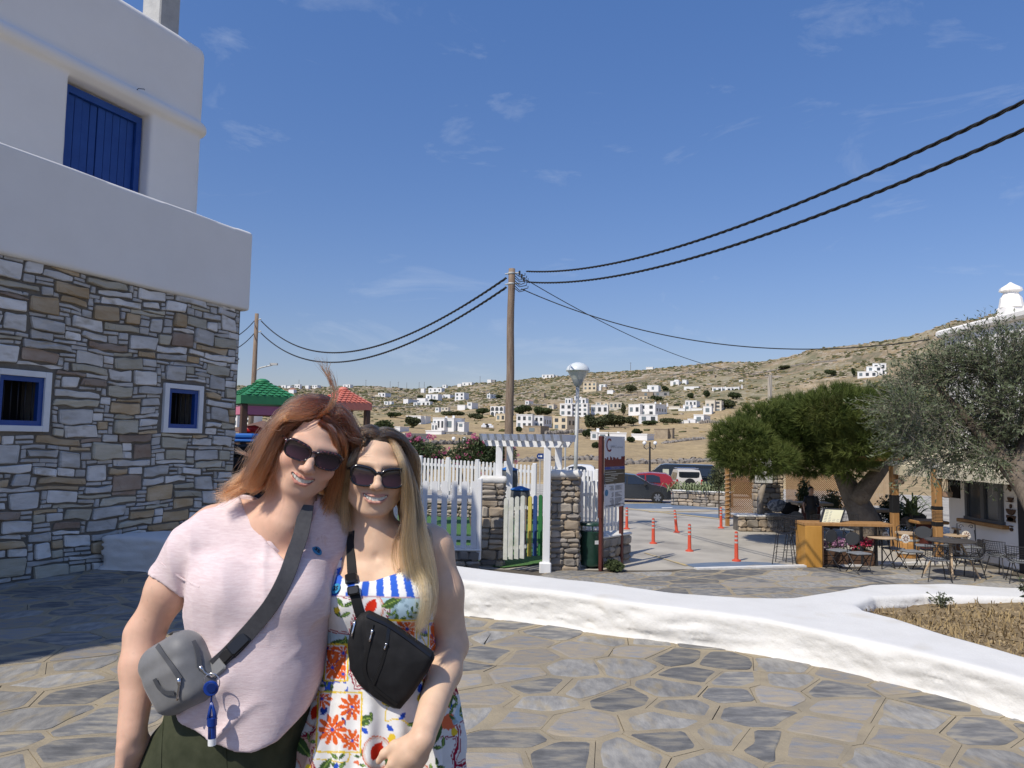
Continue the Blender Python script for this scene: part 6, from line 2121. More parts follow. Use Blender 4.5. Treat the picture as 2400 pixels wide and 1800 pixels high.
mb=MB();c=at(565,1022,16.6);mb.bbox((c[0],16.6,c[2]),(.75,.5,.12),.04);mb.bbox((c[0],16.6,c[2]-.1),(.78,.52,.06),.02)
tag(mb.build('play_platform',blue_p2,None),'blue plastic platform beside the corner of the house','platform')
mb=MB();mb.tube([at(*p)for p in((790,1040,19),(815,1030,19),(840,1040,18.8),(850,1080,18.5))],.16,10)
tag(mb.build('slide',red_pl,None,smooth=True),'dark red slide seen between the heads of the women','slide')
t=thing('hut','brown tent-roofed hut behind the green play tower','hut',at(600,1040,26))
mb=MB();A_,B_,T_=at(520,1012,26),at(668,1012,26),at(596,984,26);D2=np.array([0,1.8,0])
mb.add([A_,B_,B_+D2,A_+D2,T_+D2/2],[(0,1,4),(1,2,4),(2,3,4),(3,0,4)]);mb.build('roof',mat('brown_felt',(0.15,0.085,0.065),rough=.9),t)
mb=MB();mb.box(((A_[0]+B_[0])/2,27,(A_[2]+Z_LOW)/2-.1),(B_[0]-A_[0]-.4,1.5,A_[2]-Z_LOW));mb.build('wall',mat('brown_board',(0.12,0.07,0.05),rough=.9),t)
# litter bin and information board
bn=on(1385,1330,Z_LOW);binr=.25
t=thing('litter_bin','dark green round litter bin with a hood ring, beside the information board','bin',(bn[0],bn[1],Z_LOW))
bing=mat('bin_green',(0.012,0.045,0.03),(0.02,0.06,0.045),scale=8,rough=.35,bump=.15,bscale=60,spec=.5,c3=(0.16,0.18,0.17),s3=9,lo3=.63,hi3=.8)
mb=MB();mb.lathe([(binr*.93,.06),(binr*.96,.09),(binr,.14),(binr,.80),(binr*1.03,.82),(binr*.98,.83)],n=28);mb.build('drum',bing,t,smooth=True,world=False,auto=40)
mb=MB();mb.lathe([(binr*1.08,.96),(binr*1.1,.97),(binr*1.1,1.0),(binr*1.0,1.03),(.02,1.05)],n=28);mb.build('hood',bing,t,smooth=True,world=False,auto=40)
for a in(0.6,2.6,4.7):
 mb=MB();mb.tube([(binr*.97*math.cos(a),binr*.97*math.sin(a),.78),(binr*1.03*math.cos(a),binr*1.03*math.sin(a),.98)],.014,6);mb.build('bracket',bing,t,world=False)
mb=MB();mb.lathe([(.1,-.02),(.1,.08)],n=12);mb.build('foot',bing,t,world=False)
mb=MB();mb.box((binr*.42,-binr*.915,.60),(.10,.006,.085),rz=.43);mb.build('label_plate',mat('white_plastic',(.7,.7,.7)),t,world=False)
bl=at(1414,1320,17.0);br_=at(1461,1318,18.0)
sgn=thing('information_board','white information board with a red skyline band, on two dark red posts','sign',(bl[0],17.0,Z_LOW))
post_m=mat('oxblood_post',(0.085,0.022,0.018),(0.11,0.03,0.024),scale=6,rough=.5)
ex=np.array([br_[0]-bl[0],18.0-17.0,0]);wS=np.linalg.norm(ex);ex/=wS;nS=np.array([ex[1],-ex[0],0])
zt1=at(1409,1022,17.0)[2];zbt=at(1409,1192,17.0)[2]
for(p,h)in((bl,zt1),(br_,zt1-.05)):
 mb=MB();mb.bbox((p[0]+nS[0]*-.06,p[1]-nS[1]*.06,(Z_LOW+h)/2),(.11,.08,h-Z_LOW),.01,rz=math.atan2(ex[1],ex[0]));mb.build('post',post_m,sgn)
mb=MB();mb.bbox((bl[0]-ex[0]*.16,bl[1]-ex[1]*.16,(zt1+zbt)/2-.1),(.13,.09,zt1-zbt+.2),.01,rz=math.atan2(ex[1],ex[0]));mb.build('post',post_m,sgn)
Lb=wS+.02;x0=-.08
def SP(u,v,o=0.0):
 return np.array([bl[0],bl[1],zbt])+ex*(x0+u*Lb)+np.array([0,0,v*(zt1-zbt)])+nS*(.045+o)
def srect(name,u0,u1,v0,v1,m,par,o=.004,shape=None):
 mb=MB();pts=shape or[(u0,v0),(u1,v0),(u1,v1),(u0,v1)]
 a_=[SP(u,v,o)for u,v in pts];b_=[SP(u,v,o-.004)for u,v in pts];n=len(pts)
 mb.add(a_+b_,[tuple(range(n))]+[(i,(i+1)%n,n+(i+1)%n,n+i)for i in range(n)])
 return mb.build(name,m,par)
pan=srect('panel',0,1,0,1,mat('sign_white',(0.60,0.62,0.66),rough=.4),sgn,.0)
sky_=[(0,.575),(1,.575),(1,.68)]
g=np.random.default_rng(8);x=1.0
while x>.03:
 w=g.uniform(.03,.09);h=g.uniform(.665,.72)+(.03 if g.uniform()<.2 else 0);sky_+=[(x,h),(max(0,x-w),h)];x-=w
sky_+=[(0,.69)]
srect('skyline_band',0,0,0,0,mat('sign_oxblood',(0.16,0.025,0.025),rough=.4),pan,.006,sky_)
srect('blue_band',0,1,.535,.572,mat('sign_blue',(0.035,0.06,0.28),rough=.4),pan,.006)
srect('brown_band',0,1,.335,.532,mat('sign_brown',(0.075,0.062,0.045),rough=.4),pan,.006)
tm=Matrix([[ex[0],0,nS[0],0],[ex[1],0,nS[1],0],[0,1,0,0],[0,0,0,1]])
def stext(txt,u,v,size,m,al='LEFT'):
 M=tm.copy();M.translation=Vector(SP(u,v,.008));return text_mesh(txt,size,'lettering',m,M,pan,align=al)
sgrey=mat('sign_grey',(0.22,0.23,0.25),rough=.5);slight=mat('sign_light',(0.42,0.41,0.36),rough=.5);sdark=mat('sign_print',(0.17,0.18,0.21),rough=.5)
stext('C',.06,.865,.44,mat('sign_red_print',(0.22,0.02,0.025),rough=.4));stext('yclades 2',.28,.86,.09,sgrey)
stext('NOTIO AIGAIO',.60,.845,.05,sgrey);stext('COMMUNITY WORKS',.5,.553,.055,slight,'CENTER')
mb=MB();mb.lathe([(.03,0),(.03,.002)],n=14)
for k,(v,a,b)in enumerate(((.50,.03,.55),(.47,.03,.93),(.45,.3,.65),(.425,.03,.5),(.40,.03,.6),(.375,.03,.42))):
 srect('text_line',a,b,v-.004,v+.006,slight,pan,.0075)
g=np.random.default_rng(3)
for k in range(21):
 v=.30-k*.0135
 if k in(5,6,12):continue
 a,b=g.uniform(.22,.38),g.uniform(.42,.48)
 srect('text_line',a,b,v-.002,v+.004,sdark,pan,.0065);srect('text_line',.52,g.uniform(.65,.95),v-.002,v+.004,sdark,pan,.0065)
srect('text_line',.05,.97,.035,.040,sdark,pan,.0065);srect('text_line',.05,.8,.02,.025,sdark,pan,.0065)
srect('emblem',0,0,0,0,mat('emblem_blue',(0.05,0.20,0.36),rough=.4),pan,.0075,[(.10+.075*math.cos(t),.215+.045*math.sin(t))for t in np.linspace(0,6.1,16)])
for u,v in((.03,.97),(.97,.97),(.03,.34),(.03,.31),(.5,.335),(.97,.33),(.5,.01),(.97,.02)):
 mb=MB();p=SP(u,v,.006);mb.ball(p,.018,8,5);mb.build('bolt',mat('zinc_bolt',(.35,.35,.36),rough=.35,metal=.8),pan)
# houses on the hillside
tw=mat('town_white',(0.80,0.80,0.79),(0.74,0.74,0.73),scale=.4,rough=.9)
tc_=mat('town_cream',(0.66,0.56,0.40),(0.60,0.51,0.37),scale=.4,rough=.9)
tp_=mat('town_pale',(0.66,0.60,0.50),(0.60,0.55,0.46),scale=.4,rough=.9)
ts_=mat('town_stone',(0.38,0.31,0.22),(0.29,0.235,0.17),scale=1.2,rough=.95,bump=.6,bscale=3,bdist=.1)
tg_=mat('town_grey',(0.34,0.33,0.31),(0.28,0.27,0.26),scale=.5,rough=.9)
tr_=mat('tile_roof',(0.42,0.20,0.14),rough=.9)
MATS=dict(w=tw,c=tc_,p=tp_,s=ts_,g=tg_)
pane_m=mat('town_pane',(0.05,0.06,0.07),rough=.15,spec=.6)
shut_m=mat('town_shutter',(0.16,0.20,0.22),rough=.6)
def town_house(label,blocks,side=12,yaw=24,gable=False,arches=None,kind='house',chim=(),group='houses on the hillside'):
 """blocks: (x0, x1, ytop, ybase, colour, (cols, rows), side px); pixels measure the front, the size follows from the distance"""
 th=math.radians(yaw)
 x0,x1,yt,yb=blocks[0][:4]
 base=hit((x0+x1)/2,yb+.5)
 Y=base[1]
 t=thing('house',label,kind,base,group=group)
 e=np.array([math.cos(th),-math.sin(th)]);n=np.array([-math.sin(th),-math.cos(th)])
 byc={}
 wins_=[]
 for(a,b,top,bot,c,grid,sd)in blocks:
  w=(b-a)*Y/FPX/math.cos(th);zt=at((a+b)/2,top,Y)[2];zb=min(at((a+b)/2,bot,Y)[2],base[2])-1.2
  d=max(2.5,sd*Y/FPX/math.sin(th))
  f0=at(a,bot,Y)[:2]+e*(w/2)
  ctr=f0-n*d/2
  mb=byc.setdefault(c,MB())
  mb.box((*ctr,(zt+zb)/2),(w,d,zt-zb),rz=-th)
  mb.box((*ctr,zt+.12),(w+.2,d+.2,.24),rz=-th)
  wins_.append((f0,w,d,zt,at((a+b)/2,bot,Y)[2],grid,ctr))
 wl=None
 for c,mb in byc.items():
  o=mb.build('wall',MATS[c],t);wl=wl or o
 for(f0,w,d,zt,zb,grid,ctr)in wins_:
  if not grid:continue
  nc_,nr=grid[:2];h=zt-zb
  for i in range(nc_):
   for j in range(nr):
    cw=w/nc_;chh=h/nr
    ww=min(cw*.5,1.6);hh=min(chh*.55,1.9)
    off=(-w/2+cw*(i+.5));z=zb+chh*(j+.52)
    p=f0+e*off+n*.03
    if arches:
     m2=MB();pol_=[(-cw*.36,-hh*.7),(cw*.36,-hh*.7)]+[(cw*.36*math.cos(q),hh*.1+cw*.36*math.sin(q))for q in np.linspace(0,math.pi,8)]
     m2.prism(pol_,-.04,.04,M=np.array([[e[0],0,n[0]],[e[1],0,n[1]],[0,1,0]]),off=(*p,z));m2.build('arch',pane_m,t)
    else:
     m2=MB();m2.box((*p,z),(ww,.1,hh),rz=-th);m2.build('window',pane_m if(i+j)%3 else shut_m,t)
  if len(grid)>2:
   for i in range(grid[2]):
    q=f0+e*(w/2)-n*(d*(i+.7)/(grid[2]+.4))+e*.03
    m2=MB();m2.box((*q,zb+(zt-zb)*.55),(.1,.9,min(1.3,(zt-zb)*.35)),rz=-th);m2.build('window',pane_m,t)
 if gable:
  f0,w,d,zt,zb,_,ctr=wins_[0]
  mb=MB();r=w*.32
  pol_=[(-w/2-.1,0),(w/2+.1,0),(0,r)]
  mb.prism(pol_,-d,.05,M=np.array([[e[0],0,n[0]],[e[1],0,n[1]],[0,1,0]]),off=(*f0,zt+.1));mb.build('roof',tw if gable=='w' else tr_,t)
 for(px,ytop,ybot)in chim:
  p=at(px,ybot,Y+2);zt=at(px,ytop,Y+2)[2]
  mb=MB();mb.box((p[0],Y+2,(p[2]-.6+zt)/2),(.7,.7,zt-p[2]+.6),taper=.8);mb.build('chimney',tw,t)
 return t
W='w'
HOUSES=[('small white cottage with a tan stone annex high on the slope past the coral roof',[(886,904,921.5,930,W,(2,1),10),(879,891,926,934,'p',None,10)],{}),('tiny pair of white huts alone in dry grass beside the coral play roof',[(900,910,941.5,948,W,(1,1),4),(911,918,941.5,947.5,W,None,4)],{}),('low white box house with a long grey side wall amid the dry slope',[(945,957,936,945.5,W,None,20)],{}),('stepped white terrace house rising behind a round dark bush',[(977,998,934,941,W,None,6),(998,1010,925,938,W,(1,1),6),(1010,1027,924.5,940,W,(1,1),8)],{}),('long white house with paired windows below the crest',[(1023,1039,927.5,936,W,(3,1),6),(1039,1055,925.5,941,W,(1,1,2),22)],{}),('tall white cube house at the end of a long white terrace',[(1066,1088,921,938,W,(2,2),10)],{}),('long low white house with rounded end in front of the stepped terrace',[(969,978,944,951,W,(1,1),4),(978,1009,942,952,W,(3,1),5)],{}),('white house with a small square tower on the skyline shoulder',[(986,994,911,922,W,None,3),(1004,1036,910,920,W,(3,1),6)],{}),('narrow white tower house on the crest between bushes',[(1037,1046,902.5,909,W,(1,1),3)],{}),('cluster of white cubes on the crest below a lone palm',[(1072,1081,900,906,W,None,4),(1083,1106,897,905,W,(2,1),6),(1083,1100,903,912,W,(2,1),8),(1108,1119,904,909,'p',None,4)],{}),('flat white house half hidden by a leafy tree',[(952,988,976,990,W,(1,1),6),(989,997,976.5,992,W,None,10)],{}),('big white two-storey house with a blank shaded side and small pergola',[(1011,1026,993,1011,W,(2,1),10),(1014,1042,981,1009,W,(3,1),12),(1042,1064,981.5,1008,W,(1,1),22),(1072,1088,991,1003,W,(1,1),10)],dict(chim=((1046,976,982),(1063,974,982)))),('low white cottage with a grey side wall beside dense green trees',[(925,938,1002,1012,W,None,16)],{}),('modern white villa with a long flat roof slab and glazed veranda',[(998,1036,1011,1016.5,W,None,8),(1025,1037,1016,1029,W,(1,1),6),(1040,1096,1014,1028,'g',(5,1),10)],{}),('pinkish grey farmhouse with a rounded roof edge behind the oleanders',[(922,949,1018,1042,'p',(2,1),46)],{}),('tiny white hut with one window beside olive scrub',[(1020,1029,956,963.5,W,(1,1),3)],{}),('long tan low barn above the green trees',[(1034,1051,955.5,961.5,'p',(2,1),4)],{}),('pair of stacked white cubes beside a dark tree',[(1072,1090,950,960,W,None,16),(1095,1106,944,953,W,(1,1),13)],{}),('white cube house behind a stone terrace beside the wooden pole',[(1141,1149,924,934,W,(1,1,2),15)],dict(chim=((1147,921,925),))),('white house with a shaded porch on the skyline',[(1142,1151,890,898,W,None,3),(1151,1160,891,897,'g',None,3)],{}),('white house with two storeys of arches',[(1149,1180,953.5,976,W,(3,2),24)],dict(arches=True)),('cream house with deep balconies just beside the wooden pole',[(1162,1184,971,987,'c',(2,1),8),(1166,1184,986,1004,'c',(2,1),8)],{}),('white two-storey row house with a wide dark upper balcony',[(1210,1247,973,1004,W,(3,2),6)],dict(yaw=10)),('white row house with a long shaded flank between two others',[(1252,1273,976,1003,W,(2,2,3),22)],{}),('cream yellow end house of the row with a grey shaded flank',[(1296,1327,977.5,1008,'c',(2,2,3),32)],dict(yaw=40)),('roofless tan stone barn below the cream house',[(1226,1266,1000,1015,'s',(1,1),22)],{}),('small gabled white chapel house on the slope above dark trees',[(1231,1239,940,948,W,(1,1),12)],dict(gable='r')),('pale buff cottage behind the dark trees',[(1282,1297,949,958,'p',(1,1),10)],{}),('large white three-storey block behind the lamp post',[(1312,1340,947,975,W,(2,2),4),(1340,1376,946,975,W,(3,3),8),(1324,1338,934,948,W,(2,1),6),(1354,1372,934,948,W,(2,1),12)],dict(yaw=14,chim=((1348,928,935),(1361,930,935)))),('long white ridge-top house with dark windows',[(1270,1297,879,886,W,(3,1),4),(1297,1306,881,886,'p',None,4)],{}),('little square tan stone tower in dry grass',[(1268,1275,922,929,'s',None,4)],{}),('cream villa with two rows of windows on a stone terrace',[(1367,1396,897,915,'c',(3,2),6),(1392,1408,907,917,W,None,4),(1404,1418,901.5,908,W,(1,1),5),(1402,1420,908,920,'s',None,6)],{}),('white shed with a dark roof under the cream villa',[(1423,1436,915,922.5,W,None,6)],{}),('white stepped house beside dark shrubs above the concrete terrace',[(1504,1518,913,919,W,None,5),(1517,1541,904,917,W,(1,1),10)],{}),('unfinished tan concrete terrace building with two dark openings',[(1496,1530,919,930,'s',(1,1),4),(1532,1568,919,929,'g',(2,1),4)],dict(yaw=5)),('low cream house with round windows under the concrete terrace',[(1498,1516,930,936,'c',(2,1),8),(1478,1500,936,944,W,None,4)],{}),('white house with a veranda of posts at the edge of the big hedge',[(1385,1424,950,970,W,(3,1),4),(1396,1408,943.5,951,'p',(1,1),3),(1414,1426,943,958,'c',(1,1),4)],dict(yaw=12)),('huddle of small white and cream houses beside the palm trunk',[(1428,1456,944,958,'p',(3,1),4),(1440,1460,952,960,W,(2,1),6),(1428,1470,958,968,'p',(3,1),6)],dict(yaw=10)),('big white hotel block with two long shaded balconies',[(1473,1497,949,972,W,(2,1),6),(1497,1531,948,976,W,(2,2,4),38)],dict(yaw=36,chim=((1536,942,949),(1548,944,949),(1564,945,950)))),('white annex with a car porch below the white hotel',[(1498,1540,973,990,W,(2,1),6)],dict(yaw=8)),('white house with a pale pink flat roof',[(1568,1591,953,959,'p',None,4),(1567,1588,959,974,W,(1,1),6)],{}),('white chapel complex with a little chimney tower behind the information board',[(1384,1400,1014,1030,W,(1,1),6),(1400,1424,1015,1030,W,(1,1),6),(1428,1467,1016,1030,W,None,6)],dict(yaw=8,chim=((1401,1004,1015),(1449,1012,1016)))),('long white field wall house beside the chapel complex',[(1480,1513,1019,1030,W,None,24)],dict(yaw=30)),('roofless tan ruin with a dark arched doorway in the dry field',[(1533,1562,1006.5,1026,'s',None,14),(1566,1575,1005.5,1026,'s',None,8)],{}),('long white house high on the rocky hillside above the glass fronted one',[(1571,1589,893.5,904.5,W,(1,1),30),(1580,1589,891,894,W,None,6),(1599,1608,891,900,W,None,10)],{}),('white house with a glazed upper front and thick flat roof',[(1603,1634,907,913,W,None,10),(1606,1633,912,920,'g',(4,1),9),(1606,1634,919,932,W,None,11)],{}),('wide white house with a stone basement and columned porch',[(1669,1690,909,918,W,(2,1),5),(1690,1712,908.5,920,W,(2,1),5),(1712,1730,908,921,W,(2,1,2),22),(1669,1690,918,932,'s',(1,1),4)],dict(chim=((1700,906,910),(1739,902,909)))),('white house with a dark loggia in the middle of the village',[(1606,1630,940,952,W,(3,1),18)],{}),('stack of plain white walls around a small courtyard',[(1601,1617,950,962,W,(1,1),10),(1606,1642,958,971,W,None,6),(1590,1604,958,966,W,None,4)],{}),('tan concrete house with floor bands beside the pine',[(1653,1673,938.5,965,'p',(2,1),4),(1674,1689,940,966,'p',(1,3,2),14)],{}),('white cube with a green shutter in front of the tan concrete house',[(1648,1666,953,970,W,(1,1),9)],{}),('low white house with one grey window at the edge of the dry field',[(1626,1647,973,993,W,(1,1,2),38),(1612,1628,983,994,W,None,4),(1592,1612,986,995,W,None,5)],{}),('tiny white cabin alone on the rocky slope',[(1732,1740,891,897.5,W,None,2)],{}),('tiny white sheep hut above the white house with the glazed front',[(1658,1668,900.5,905,W,None,2)],{}),('ruined stone hut with a dark side high on the rocky hill',[(1665,1674,880,887,'s',None,12)],{}),('white villa alone on the bare hill above the pine crown',[(2010,2048,872,885,W,(3,1),8),(2031,2062,860,872,W,(2,1),8),(2046,2072,853,880,W,(2,2),8)],{}),('white flat hut on the very crest of the hill',[(1514,1529,861,865.5,W,None,3)],{}),('tall white apartment block behind the green play tower posts',[(545,556,947,1000,W,(1,3),6)],dict(yaw=12)),('white apartment block with grey balconies framed by the play tower',[(567,596,960,992,W,(3,3),8)],dict(yaw=12)),('white apartment block hidden partly by auburn hair',[(633,668,960,996,W,(3,3),8)],dict(yaw=12)),('white villa with tiers of balconies between the two play roofs',[(696,716,930,945,W,(2,2),8)],{}),('small white chapel with a red roof on the ridge between the play roofs',[(676,690,914,922,W,None,4)],dict(gable='r')),('white house first in the row along the far ridge',[(659,671,903.5,910,W,(1,1),4)],{}),('white house with a grey side second in the row along the far ridge',[(673,681,905,910.5,W,None,6)],{}),('square white house under a radio mast on the far ridge',[(690,704,901.5,910.5,W,(2,1),3)],{}),('low white house on the far ridge just past the masts',[(715,724,904,910,W,None,3)],{}),('long low white house on the far ridge above blown hair',[(731,745,903.5,909,W,(2,1),6)],{}),('white house on the far ridge just above the coral roof',[(804,822,902,908.5,W,(2,1),5)],{}),('brown stone barn on the bare far ridge',[(928,937,910,915,'s',None,5)],{}),]
for lab,bl_,kw in HOUSES:
 town_house(lab,bl_,**kw)
# trees, shrubs, plants
leaf_pal={}
def leafcloud(name,lobes,n,size,m,parent,seed,aspect=.5,fill=.55,kind=None):
 """many small leaf faces through the volume of several ellipsoids (centre, radii)"""
 g=np.random.default_rng(seed)
 C_=np.array([l[0]for l in lobes]);R_=np.array([l[1]for l in lobes])
 vol=R_.prod(1)**.7;vol/=vol.sum()
 k=g.choice(len(lobes),n,p=vol)
 d=g.normal(0,1,(n,3));d/=np.linalg.norm(d,axis=1)[:,None]
 r=1-fill*g.uniform(0,1,n)**1.8
 nz=fbm(d*2.3+k[:,None]*7.1,2)
 P_=C_[k]+d*R_[k]*(r*(1+.28*nz))[:,None]
 u=g.normal(0,1,(n,3));u=u*.7+d*.5;u/=np.linalg.norm(u,axis=1)[:,None]
 w=np.cross(u,g.normal(0,1,(n,3)));w/=np.linalg.norm(w,axis=1)[:,None]+1e-9
 s=g.uniform(.6,1.35,n)[:,None]*size
 V=np.stack([P_-u*s,P_+w*s*aspect,P_+u*s,P_-w*s*aspect],1).reshape(-1,3)
 F_=np.arange(n*4).reshape(-1,4)
 return mesh_obj(name,V,F_,m,parent,kind=kind)
green_dk=mat('foliage_dark',(0.040,0.058,0.024),(0.085,0.105,0.045),scale=.35,rough=.8,spec=.15,translucent=.2)
green_md=mat('foliage_olive',(0.060,0.072,0.035),(0.11,0.12,0.06),scale=.35,rough=.8,spec=.15,translucent=.2)
bark_m=mat('bark',(0.085,0.065,0.048),(0.18,0.145,0.11),scale=5,rough=.95,bump=1.0,bscale=12,bdist=.05,stretch=(1,1,.25))
def far_tree(px,yb,wpx,hpx,label,seed,m=green_dk,n=1500,cat='tree'):
 b=hit(px,yb);Y=b[1];s=Y/FPX
 g=np.random.default_rng(seed)
 t=thing('tree' if cat=='tree' else 'bush',label,cat,b,group='trees and bushes among the houses')
 w,h=wpx*s,hpx*s
 mb=MB();mb.tube([b+np.array([0,0,-.5]),b+np.array([w*.03,0,h*.35]),b+np.array([-w*.05,0,h*.7])],[h*.05,h*.04,h*.02],6);mb.build('trunk',bark_m,t)
 lobes=[(b+np.array([g.uniform(-.28,.28)*w,g.uniform(-.2,.2)*w,h*g.uniform(.42,.68)]),np.array([w*g.uniform(.2,.32),w*.28,h*g.uniform(.24,.34)]))for _ in range(6)]
 leafcloud('crown',lobes,n,.042*(w+h)/2+.16,m,t,seed,.65,.85)
for a in[(895,1016,58,36,'large dense green tree behind the dark-haired crown of the blonde woman',1,green_dk,2600),(965,1004,44,27,'spreading leafy tree in front of a flat white house',2,green_md,2000),(925,981,34,14,'low dark green bush on the dry slope',3,green_dk),(983,932,18,10,'round dark bush beside the stepped white terrace',4),(1012,942,30,9,'wide dark bush below the stepped white terrace',5),(1008,911,14,8,'small dark tree on the crest among white cubes',6),(1130,970,40,17,'broad dark bare-trunked tree beside the arched house',7,green_dk,2000),(1170,934,20,13,'dark round tree next to the white cube house',8),(1107,897,6,9,'lone palm on the crest above white cubes',9),(1060,972,60,12,'long line of olive scrub above the big white house',10,green_md,2000),(1112,985,36,18,'olive green shrub slope beside the grey cottage',11,green_md,1800),(1226,974,42,24,'dense dark green tree clump behind the white row houses',12,green_dk,2400),(1268,974,44,20,'dark green tree clump above the cream end house',13,green_dk,2200),(1248,886,12,7,'single dark tree on the skyline beside the long ridge-top house',14),(1216,1012,14,15,'small dense tree before the white row house',15),(1395,1008,52,36,'tall olive green end of the great hedge behind the lamp post',16,green_md,2600),(1440,1004,62,34,'middle of the great olive green hedge below the village',17,green_md,2800),(1484,1000,40,22,'grey green end of the great hedge near the white annex',18,green_md,2200),(1478,920,30,18,'bare grey-green tree beside the cream villa',19,green_md),(1560,918,20,14,'dark tree beside the white stepped house',20),(1537,944,30,12,'wide dark bush under the concrete terrace',21),(1520,998,46,12,'low dark shrubs under the white annex',22,green_dk,1600),(1575,994,50,14,'olive shrubs between the annex and the low white house',23,green_md,2000),(1618,934,22,14,'dark tree before the glass fronted house',24),(1657,936,20,20,'dark cypress-like tree beside the wide white house',25),(1725,935,40,16,'dark scrub under the columned porch',26),(1585,952,16,7,'small bush beside the pink-roofed house',27),(1461,972,12,30,'shaggy palm with a thick brown trunk in the village',28,green_md),(1376,1028,22,22,'green trees beside the chapel complex',29),(1416,1024,40,10,'low trees behind the chapel complex',30),(1395,1050,14,16,'dark round bush in the field beside the information board',31),(1478,1036,18,14,'dark bush at the end of the long white field wall',32),(1493,1016,34,12,'green bushes above the chapel complex',33),(1840,866,26,9,'lone grey-green bush on the bare rocky hill',34,green_md),(1948,884,26,16,'round dark bush beside the slim cypress on the hill',35),(2000,884,10,22,'slim cypress next to the lone white villa',36),(1700,960,60,26,'grey tangled shrubs behind the pine crown',37,green_md,2200)]:
 far_tree(*a[:6],*(a[6:]))
def field_wall(label,pts,h=.9,w=.7,seed=1):
 h*=.6
 P_=np.array([hit(*q)for q in pts]);g=np.random.default_rng(seed)
 V=[];F_=[]
 s=np.r_[0,np.cumsum(np.linalg.norm(np.diff(P_[:,:2],axis=0),axis=1))]
 n=max(8,min(140,int(s[-1]/.8)));x=np.interp(np.linspace(0,s[-1],n),s,P_[:,0]);y=np.interp(np.linspace(0,s[-1],n),s,P_[:,1])
 z=terrain_z(x,y)
 mb=MB()
 for i in range(n):
  hh=h*g.uniform(.6,1.2);v,f=rough_stone((x[i],y[i],z[i]+hh/2-.15),(.9,w*1.2,hh+.3),seed*97+i);mb.add(v,f)
 return tag(mb.build('field_wall',fs[2],None),label,'dry stone wall','dry stone walls in the fields')
field_wall('rough dry stone wall along the near edge of the mown field, behind the van',[(1462,1089),(1520,1088),(1600,1086),(1660,1082),(1690,1080)],.9,.7,1)
field_wall('low dry stone wall running past the lamp post at field level',[(1170,1082),(1240,1083),(1300,1080),(1395,1078),(1460,1090)],.9,.7,2)
field_wall('dry stone wall below the tan ruin',[(1555,1038),(1600,1034),(1650,1027)],1.0,.8,3)
field_wall('terrace wall below the cream end house',[(1280,1017),(1330,1014),(1380,1012)],1.6,.9,4)
field_wall('grey terrace wall in front of the modern villa',[(940,1052),(1000,1042),(1060,1040),(1120,1034)],1.2,.9,5)
field_wall('boundary wall climbing the rocky slope behind the wooden pole',[(1090,926),(1140,918),(1190,910),(1240,900)],1.4,1.2,6)
field_wall('long straight wall across the dry slope above the barn',[(1200,925),(1240,921),(1262,917)],1.4,1.2,7)
field_wall('tan boundary wall in front of the low white house',[(1640,997),(1660,996),(1700,994)],2.0,.8,8)
for k,(pts,lab)in enumerate((([(860,935),(930,930),(985,931)],'dark terrace wall on the slope behind the coral play roof'),([(870,958),(940,955),(980,958)],'terrace wall across the dry slope above the leafy trees'),([(1130,905),(1180,899),(1250,894)],'highest terrace wall on the rocky slope'),([(1380,906),(1440,900),(1500,893)],'terrace wall above the cream villa'),([(1440,932),(1480,926),(1510,925)],'wall below the bare grey-green tree'),([(1200,955),(1250,951),(1300,950)],'wall above the dark tree clumps'),([(1570,884),(1640,874),(1720,866)],'wall rising over the rocky hill above the long white house'),([(1760,880),(1850,862),(1960,846)],'faint wall high on the bare hill'))):
 field_wall(lab,pts,1.7,1.3,20+k)
for k,px in enumerate((857,914,933,953,982,994,1125,700,1478)):
 b=hit(px,915 if px<1000 else(900 if px<1200 else 868));r0=math.hypot(b[0],b[1])
 Rr=float(np.interp(math.atan2(b[0],b[1]),_raz,_rR));x,y=b[0]/r0*Rr,b[1]/r0*Rr;z=float(terrain_z(x,y,False)[0])
 mb=MB();mb.tube([(x,y,z-1),(x,y,z+7.5)],[.22,.16],5)
 if k%2==0:mb.box((x,y,z+6.9),(1.8,.15,.15))
 tag(mb.build('ridge_pole',mat('pole_wood',(0.13,0.11,0.09),rough=.9),None),'thin distant utility pole standing on the far ridge','pole','utility poles on the ridge')
ole_g=mat('oleander_leaf',(0.045,0.07,0.025),(0.085,0.115,0.045),scale=2,rough=.6,translucent=.2)
ole_p=mat('oleander_flower',(0.60,0.10,0.24),(0.66,0.22,0.36),scale=3,rough=.7,translucent=.3)
def oleander(label,spots,Y,seed):
 c=at(*spots[0][:2],Y);t=thing('oleander',label,'shrub',(c[0],Y,Z_LOW))
 lobes=[(at(a,b,Y),np.array([rx*Y/FPX,rx*Y/FPX*.8,rz_*Y/FPX]))for a,b,rx,rz_ in spots]
 mb=MB()
 for l,_ in lobes:mb.tube([(c[0],Y,Z_LOW),(l[0]*.5+c[0]*.5,Y,(l[2]+Z_LOW)/2),l],[.05,.035,.015],5)
 mb.build('stems',bark_m,t)
 leafcloud('foliage',lobes,4200,.075,ole_g,t,seed,.28,.7)
 g=np.random.default_rng(seed)
 fl=[(l+g.normal(0,1,3)*r*.62,np.array([.075,.075,.055])*g.uniform(.7,1.5))for l,r in lobes for _ in range(16)]
 leafcloud('flowers',fl,2600,.026,ole_p,t,seed+1,.8,.5)
oleander('dark pink flowering oleander bush behind the fence, next to the blonde hair',[(985,1068,46,30),(1010,1060,34,22),(955,1060,34,30),(975,1035,16,14),(1000,1085,40,20)],25,51)
oleander('bright pink flowering oleander bush behind the fence at the foot of the wooden pole',[(1110,1060,48,30),(1075,1072,34,22),(1145,1055,40,34),(1170,1070,36,26),(1120,1040,30,16),(1190,1062,20,20)],25,52)
